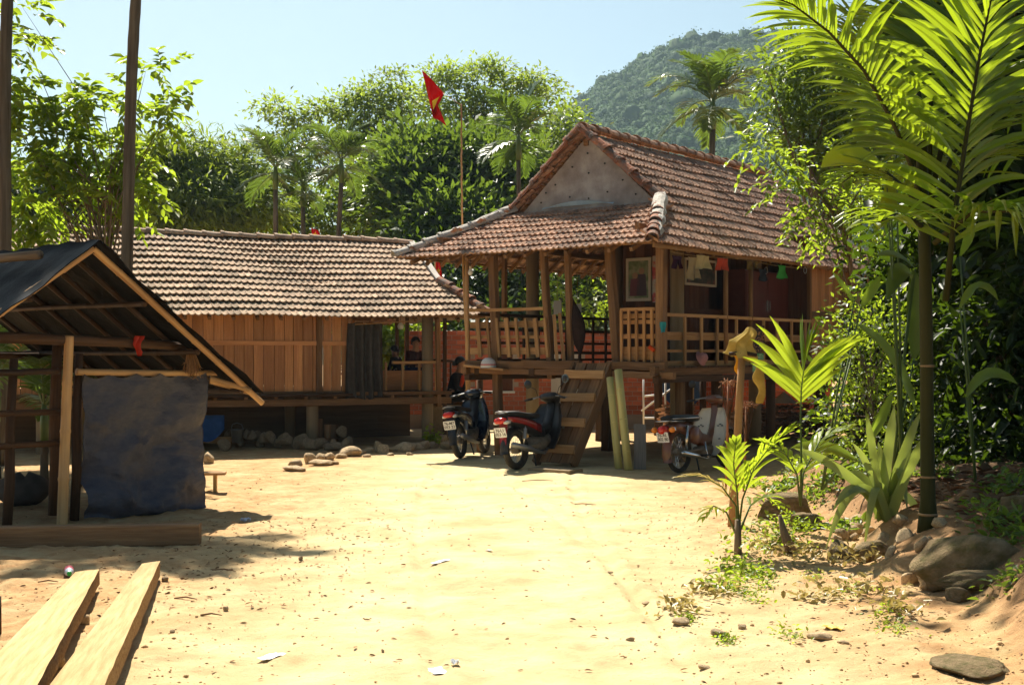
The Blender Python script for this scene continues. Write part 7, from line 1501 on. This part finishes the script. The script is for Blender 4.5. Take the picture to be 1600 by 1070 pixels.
    # pebbles, crumbs of soil, leaf litter: nobody could count them
    g = np.random.default_rng(77); n = 6500; Y = 5.8 + 13 * g.uniform(0, 1, n) ** 1.6; X = g.uniform(-.42, .42, n) * Y; keep = (g.uniform(0, 1, n) < .10 + .9 * sstep(.25, 1.0, np.abs(X - .2) / 2.6)) ; X = X[keep]; Y = Y[keep]
    q = g.uniform(0, 1, 2600); yy = 6 + 8 * g.uniform(0, 1, 2600); xx = mound_edge(yy) - 1.9 + 2.6 * q ** .7; X = np.concatenate([X, xx]); Y = np.concatenate([Y, yy]); n = len(X)
    base = np.array([[1, 0, 0], [0, 1, 0], [-1, 0, 0], [0, -1, 0], [0, 0, 1], [0, 0, -.6]], float); tri = np.array([[0, 1, 4], [1, 2, 4], [2, 3, 4], [3, 0, 4], [1, 0, 5], [2, 1, 5], [3, 2, 5], [0, 3, 5]])
    s = np.exp(g.normal(-5.3, .45, n)); a = g.uniform(0, 6.3, n); P = base[None] * (s[:, None, None] * g.uniform(.6, 1.3, (n, 6, 1))) * np.array([1.25, .9, .7]); ca, sa = np.cos(a)[:, None], np.sin(a)[:, None]
    V = np.stack([P[..., 0] * ca - P[..., 1] * sa + X[:, None], P[..., 0] * sa + P[..., 1] * ca + Y[:, None], P[..., 2] + (ground_z(X, Y) + s * .25)[:, None]], -1).reshape(-1, 3); Fc = (np.arange(n)[:, None, None] * 6 + tri[None]).reshape(-1, 3)
    tag(np_mesh('pebbles', V, Fc, M('pebble', (.44, .27, .13), (.58, .41, .21), scale=3, rough=.95, coord='Object'), np.repeat(g.uniform(0, 1, n), 6)), 'scattered pebbles and crumbs of dry soil', 'pebbles', kind='stuff')
    n = 1500; Y = np.concatenate([g.uniform(8.0, 12.5, 700), g.uniform(6, 18, 800)]); X = np.concatenate([g.normal(-2.3, .75, 700), g.uniform(-.4, .4, 800) * Y[700:]]); l = g.uniform(.015, .05, n); C = np.column_stack([X, Y, ground_z(X, Y) + .006]); A = g.normal(size=(n, 3)) * np.array([1, 1, .15]); Nn = np.array([0, 0, 1.]) + g.normal(size=(n, 3)) * .35
    V, Fc, kv = leaf_quads(C, A, Nn, l, l * .35, True); tag(np_mesh('leaf_litter', V, Fc, M('litter', (.16, .075, .03), (.34, .20, .09), scale=5, rough=.9, coord='Object'), np.repeat(g.uniform(0, 1, n), kv)), 'dry leaves and chips scattered on the sand', 'leaf litter', kind='stuff')
    n = 700; Y = g.uniform(8.6, 11.8, n); X = g.uniform(3.3, 5.0, n); l = g.uniform(.06, .2, n); C = np.column_stack([X, Y, ground_z(X, Y) + .015]); A = g.normal(size=(n, 3)) * np.array([1, .6, .2]); Nn = np.array([0, 0, 1.]) + g.normal(size=(n, 3)) * .4
    V, Fc, kv = leaf_quads(C, A, Nn, l, l * .25, True); tag(np_mesh('fallen_leaves', V, Fc, M('fallen', (.14, .06, .03), (.26, .13, .06), scale=5, rough=.9, coord='Object'), np.repeat(g.uniform(0, 1, n), kv)), 'brown fallen leaves under the thicket', 'leaf litter', kind='stuff')
stones()
def planks():
    def beam(label, far, near, zf, zn, th, wf, wn):
        """squared log resting on blocks: far/near top-edge pixels (left, right)"""
        A = [gnd(*far[0], zf), gnd(*far[1], zf)]; B = [gnd(*near[0], zn), gnd(*near[1], zn)]; t = thing('sawn_plank', label, 'plank', ((A[0] + B[0]) / 2) * 1.0, group='pale sawn planks at the lower left'); o = t.location.copy()
        d = B[0] - A[0]; dr = B[1] - A[1]; B = [B[0] + d * .12, B[1] + dr * .12]; n = 26; top = MB(); sd = MB(); r1 = []; r2 = []
        for i in range(n + 1):
            f = i / n; l = A[0].lerp(B[0], f) - o; r_ = A[1].lerp(B[1], f) - o; j = rnd.uniform(-.0022, .0022); r_ = r_ + Vector((j, 0, 0)); r1.append([l, l.lerp(r_, .5) + Vector((0, 0, .002)), r_])
            dn = Vector((0, 0, -th)); r2.append([l, l + dn, r_ + dn + Vector((rnd.uniform(-.004, .004), 0, rnd.uniform(-.006, .004))), r_])
        top.grid(r1); ax = unit(B[0] - A[0]); ay = unit(Vector((0, 0, 1)).cross(ax)); top.g = [(Vector(p).dot(ax) * .07 + 3 * zf, Vector(p).dot(ay), Vector(p).z * .2) for p in top.v]; top.build('top_face', m_sawn, t)
        L = []
        for i in range(n + 1): L.append([p - Vector((0, 0, .0015)) for p in r2[i]])
        sd.loft(L); sd.build('rough_sides', m_rough, t); return t
    beam('long pale sawn plank, the left one running off the lower left corner', ((118, 893), (155, 889)), ((-52, 1070), (58, 1070)), .15, .20, .10, .15, .2)
    beam('long pale sawn plank, the right one with a bark edge', ((222, 880), (250, 876)), ((77, 1070), (163, 1070)), .15, .22, .11, .13, .23)
    for k, (px, py, w, h, lb) in enumerate(((85, 1050, 40, 36, 'mossy stone propping the sawn planks'), (232, 905, 22, 9, 'small stone under the far end of the right plank'), (135, 915, 24, 9, 'small stone under the far end of the left plank'), (128, 975, 30, 16, 'pale stone between the two sawn planks'))): rock(lb, px, py, w, h, group='stones under the planks')
    # bottle with green cap and red label
    p = gnd(108, 899); t = thing('plastic_bottle', 'small bottle with green cap and red liquid lying by the left plank', 'bottle', (p.x, p.y, gz(p.x, p.y) + .034), 1.9, rot=(R(90), 0, .35))
    MB().lathe((0, 0, 0), [(.001, -.10), (.028, -.10), (.033, -.09), (.033, .03), (.026, .06), (.013, .075), (.013, .09)], n=16).build('body', M('clear_plastic', (.45, .5, .55), (.6, .62, .66), rough=.15, spec=.6), t, smooth=True)
    MB().lathe((0, 0, 0), [(.0335, -.085), (.034, -.083), (.034, .028), (.0335, .03)], n=16).build('label_band', M('red_label', (.45, .02, .04), (.5, .12, .16), scale=30, rough=.4), t, smooth=True); MB().lathe((0, 0, 0), [(.001, .115), (.016, .113), (.017, .09)], n=14).build('cap', M('green_cap', (.03, .35, .06), rough=.4), t, smooth=True)
    # scraps
    def scrap(name, label, cat, px, py, w, d, h, mat, seed):
        g = random.Random(seed); p = gnd(px, py); rows = [[(w * (s - .5), d * (f - .5), h * (abs(math.sin(s * 5 + seed + f * 3)) * .7 + .1 + .2 * g.random())) for s in np.linspace(0, 1, 7)] for f in np.linspace(0, 1, 6)]; o = MB().grid(rows, thick=.002).build(name, mat); o.location = (p.x, p.y, gz(p.x, p.y)); o.rotation_euler = (0, 0, g.random() * 3); tag(o, label, cat, 'white litter')
    mp = M('white_scrap', (.7, .7, .7), (.78, .78, .78), rough=.6)
    scrap('plastic_scrap', 'crumpled pale plastic wrapper in the shade right of the shed', 'litter', 384, 815, .09, .07, .05, M('wrapper', (.5, .55, .7), (.7, .7, .72), rough=.3), 1); scrap('paper_scrap', 'white paper scrap on the sand near the bottom edge', 'litter', 424, 1029, .16, .07, .012, mp, 2); scrap('paper_scrap', 'white paper scraps in the middle of the bottom edge', 'litter', 680, 1048, .14, .1, .012, mp, 3); scrap('paper_scrap', 'small curled white scrap right of the bottom middle', 'litter', 711, 1042, .06, .04, .03, mp, 4); scrap('paper_scrap', 'thin pale strip of litter in the middle of the yard', 'litter', 688, 882, .22, .05, .01, mp, 5); scrap('paper_scrap', 'tiny white scrap in the right middle of the yard', 'litter', 764, 863, .05, .04, .015, mp, 6); scrap('yellow_leaf', 'yellow leaf scrap on the reddish soil at the right', 'litter', 1302, 988, .12, .06, .02, M('yellowleaf', (.7, .45, .06), rough=.6), 7)
    g = random.Random(3); mt = M('twig', (.20, .11, .05), (.30, .18, .09), rough=.9)
    for k, (px, py, L, lb) in enumerate(((290, 940, .16, 'short brown twig right of the planks'), (330, 967, .13, 'thick bark piece on the sand right of the planks'), (910, 786, .30, 'thin curved stick on the sand in front of the shadow'), (75, 912, .14, 'pale straw lying left of the planks'), (840, 752, .4, 'long thin stick at the shadow edge before the stairs'), (350, 898, .2, 'twig in the litter below the beam'))):
        p = gnd(px, py); a = g.uniform(-.4, .4); d = Vector((math.cos(a), math.sin(a), 0)) * L; o = MB().tube([-d / 2, Vector((0, .01, .01)), d / 2], [.008 if k == 1 else .005, .006, .003], 6).build('twig', mt, smooth=True); o.location = (p.x, p.y, gz(p.x, p.y) + .008); tag(o, lb, 'twig', 'twigs on the sand')
    p = gnd(1240, 870); o = MB().tube([(0, 0, -.03), (-.07, 0, .14), (-.11, 0, .3)], [.05, .035, .015], 8).build('tree_stump', m_bark, smooth=True); o.location = (p.x, p.y, gz(p.x, p.y)); tag(o, 'broken slanting stump at the edge of the bank', 'stump')
    p = gnd(0, 985); o = MB().tube([(0, 0, -.05), (0, 0, .22)], [.02, .018], 8).build('dark_peg', m_timber_dark, smooth=True); o.location = (p.x - .01, p.y, gz(p.x, p.y)); tag(o, 'dark peg at the left edge beside the planks', 'peg')
planks()
# ------------------------------------------------------------------ people on the plank house veranda
m_skin = M('skin', (.32, .16, .09), (.38, .20, .12), scale=4, rough=.55, coord='Object'); m_hair = M('black_hair', (.010, .008, .007), (.02, .016, .013), scale=30, rough=.45, coord='Object')
def skin_obj(name, V, E, rad, mat, parent, sub=2, label=None):
    me = bpy.data.meshes.new(name); me.from_pydata([tuple(v) for v in V], E, []); me.materials.append(mat); o = link(name, me, parent)
    o.modifiers.new('skin', 'SKIN').use_smooth_shade = True
    sv = me.skin_vertices[0].data if me.skin_vertices else None
    if sv is None:
        import bmesh as bm_; b = bm_.new(); b.from_mesh(me); b.verts.layers.skin.verify(); b.to_mesh(me); b.free(); sv = me.skin_vertices[0].data
    for i, r in enumerate(rad): sv[i].radius = (r, r) if not isinstance(r, tuple) else r
    sv[0].use_root = True
    m = o.modifiers.new('sub', 'SUBSURF'); m.levels = m.render_levels = sub; return o
def person(label, loc, rz, top, under, legs_c, scale=1.0, lean=.0, knee=.42, hair_bun=True, group='people on the veranda', reach=.39):
    t = thing('person', label, 'person', loc, rz, group); t.scale = (scale,) * 3
    V = [(0, 0, .10), (.015 + lean * .3, 0, .29), (.04 + lean, 0, .45), (.07 + lean, 0, .585), (.09 + lean, 0, .655), (.10 + lean, 0, .74), (.09 + lean, 0, .815), (.185 + lean, 0, .735), (.165 + lean, 0, .675)]
    Rd = [.125, .105, .115, .048, .062, .085, .06, .014, .018]; E = [(0, 1), (1, 2), (2, 3), (3, 4), (4, 5), (5, 6), (5, 7), (4, 8)]
    for s in (-1, 1):
        b = len(V); V += [(.04 + lean, s * .165, .50), (.09 + lean, s * .21, .27), (reach - .08, s * .09, .21), (reach - .01, s * .06, .225)]; Rd += [.050, .038, .026, .026]; E += [(2, b), (b, b + 1), (b + 1, b + 2), (b + 2, b + 3)]
        for f, (dy, l) in enumerate(((.022, .055), (.008, .065), (-.006, .062), (-.02, .05))):
            c = len(V); V += [(reach + .03, s * .06 + dy, .225), (reach + .03 + l * .6, s * .06 + dy, .205)]; Rd += [.009, .007]; E += [(b + 3, c), (c, c + 1)]
        c = len(V); V += [(reach, s * .06 - s * .04, .24), (reach + .035, s * .06 - s * .05, .235)]; Rd += [.010, .008]; E += [(b + 3, c), (c, c + 1)]
        b = len(V); V += [(.05, s * .09, .09), (knee, s * .10, .13), (knee + .03, s * .10, -.29), (knee + .15, s * .10, -.335)]; Rd += [.09, .06, .04, .03]; E += [(0, b), (b, b + 1), (b + 1, b + 2), (b + 2, b + 3)]
    skin_obj('body', V, E, Rd, m_skin, t)
    cV = [(0, 0, .06), (.015 + lean * .3, 0, .29), (.04 + lean, 0, .45), (.06 + lean, 0, .54)]; cR = [.145, .125, .135, .085]; cE = [(0, 1), (1, 2), (2, 3)]
    for s in (-1, 1): b = len(cV); cV += [(.04 + lean, s * .165, .50), (.09 + lean, s * .21, .27), (reach - .10, s * .10, .215)]; cR += [.066, .052, .040]; cE += [(2, b), (b, b + 1), (b + 1, b + 2)]
    skin_obj('jacket', cV, cE, cR, cloth('jacket_' + str(abs(hash(label)) % 97), top, tf=.02), t)
    skin_obj('top', [(.10 + lean * .5, 0, .25), (.125 + lean, 0, .42), (.115 + lean, 0, .52)], [(0, 1), (1, 2)], [.055, .062, .045], cloth('top', under, tf=.02), t)
    pV = [(0, 0, .09)]; pR = [.14]; pE = []
    for s in (-1, 1): b = len(pV); pV += [(.05, s * .09, .09), (knee + .01, s * .10, .13), (knee + .03, s * .10, -.24)]; pR += [.105, .078, .06]; pE += [(0, b), (b, b + 1), (b + 1, b + 2)]
    skin_obj('trousers', pV, pE, pR, cloth('trousers', legs_c, tf=.02), t)
    mb = MB(); mb.lathe((.088 + lean, 0, .765), [(.105 * math.sin(q), .105 * math.cos(q)) for q in np.linspace(.02, 1.95, 9)], (-.55, 0, .83), 18)
    mb.build('hair', m_hair, t, smooth=True)
    if hair_bun: MB().lathe((-.025 + lean, 0, .72), [(.045 * math.sin(q), -.045 * math.cos(q)) for q in np.linspace(.05, 3.09, 8)], (0, 0, 1), 12).build('hair_bun', m_hair, t, smooth=True)
    for s in (-1, 1):
        MB().lathe((.163 + lean, s * .034, .752), [(.001, .006), (.010, .004), (.013, 0)], (1, s * .3, 0), 10).build('eye', m_dark, t, smooth=True); MB().lathe((.10 + lean, s * .086, .735), [(.001, .012), (.016, .008), (.022, 0)], (0, s, 0), 10).build('ear', m_skin, t, smooth=True)
    MB().tube([(.172 + lean, -.022, .694), (.180 + lean, 0, .692), (.172 + lean, .022, .694)], .006, 6).build('mouth', M('lips', (.28, .09, .07), rough=.5), t, smooth=True)
p = at(706, 614, 24.2); person('person in dark jacket over red top seated on the platform, hands out', (p.x, 24.3, .72), -.25, (.02, .018, .022), (.50, .06, .03), (.012, .012, .014), scale=1.0, lean=.07)
p = ll(645, 590, y=1.45); q = lw((p.x, 1.45, LFZ)); person('person in patterned dark blouse seated behind the veranda rail', (q.x, q.y, LFZ + .24), -.9, (.06, .03, .035), (.10, .045, .05), (.03, .04, .10), scale=.86, lean=.02)
p = ll(623, 590, y=1.9); q = lw((p.x, 1.9, LFZ)); person('smaller person in dark clothes further back behind the veranda rail', (q.x, q.y, LFZ + .20), 2.6, (.03, .022, .02), (.05, .03, .03), (.02, .02, .02), scale=.72, lean=.05)
for k, (px, y, h, lb) in enumerate(((645, 1.45, .24, 'dark stool under the person in the patterned blouse'), (623, 1.9, .20, 'low stool under the smaller person on the veranda'))):
    c = ll(px, 590, y=y); t = thing('stool', lb, 'stool', lw((c.x, y, LFZ - .035)), LA, 'stools on the veranda'); MB().box((-.15, -.15, h - .01), (.15, .15, h + .03)).build('seat', m_timber_dark, t)
    for x in (-.12, .12):
        for yy in (-.12, .12): MB().box((x - .018, yy - .018, 0), (x + .018, yy + .018, h - .012)).build('leg', m_timber_dark, t)
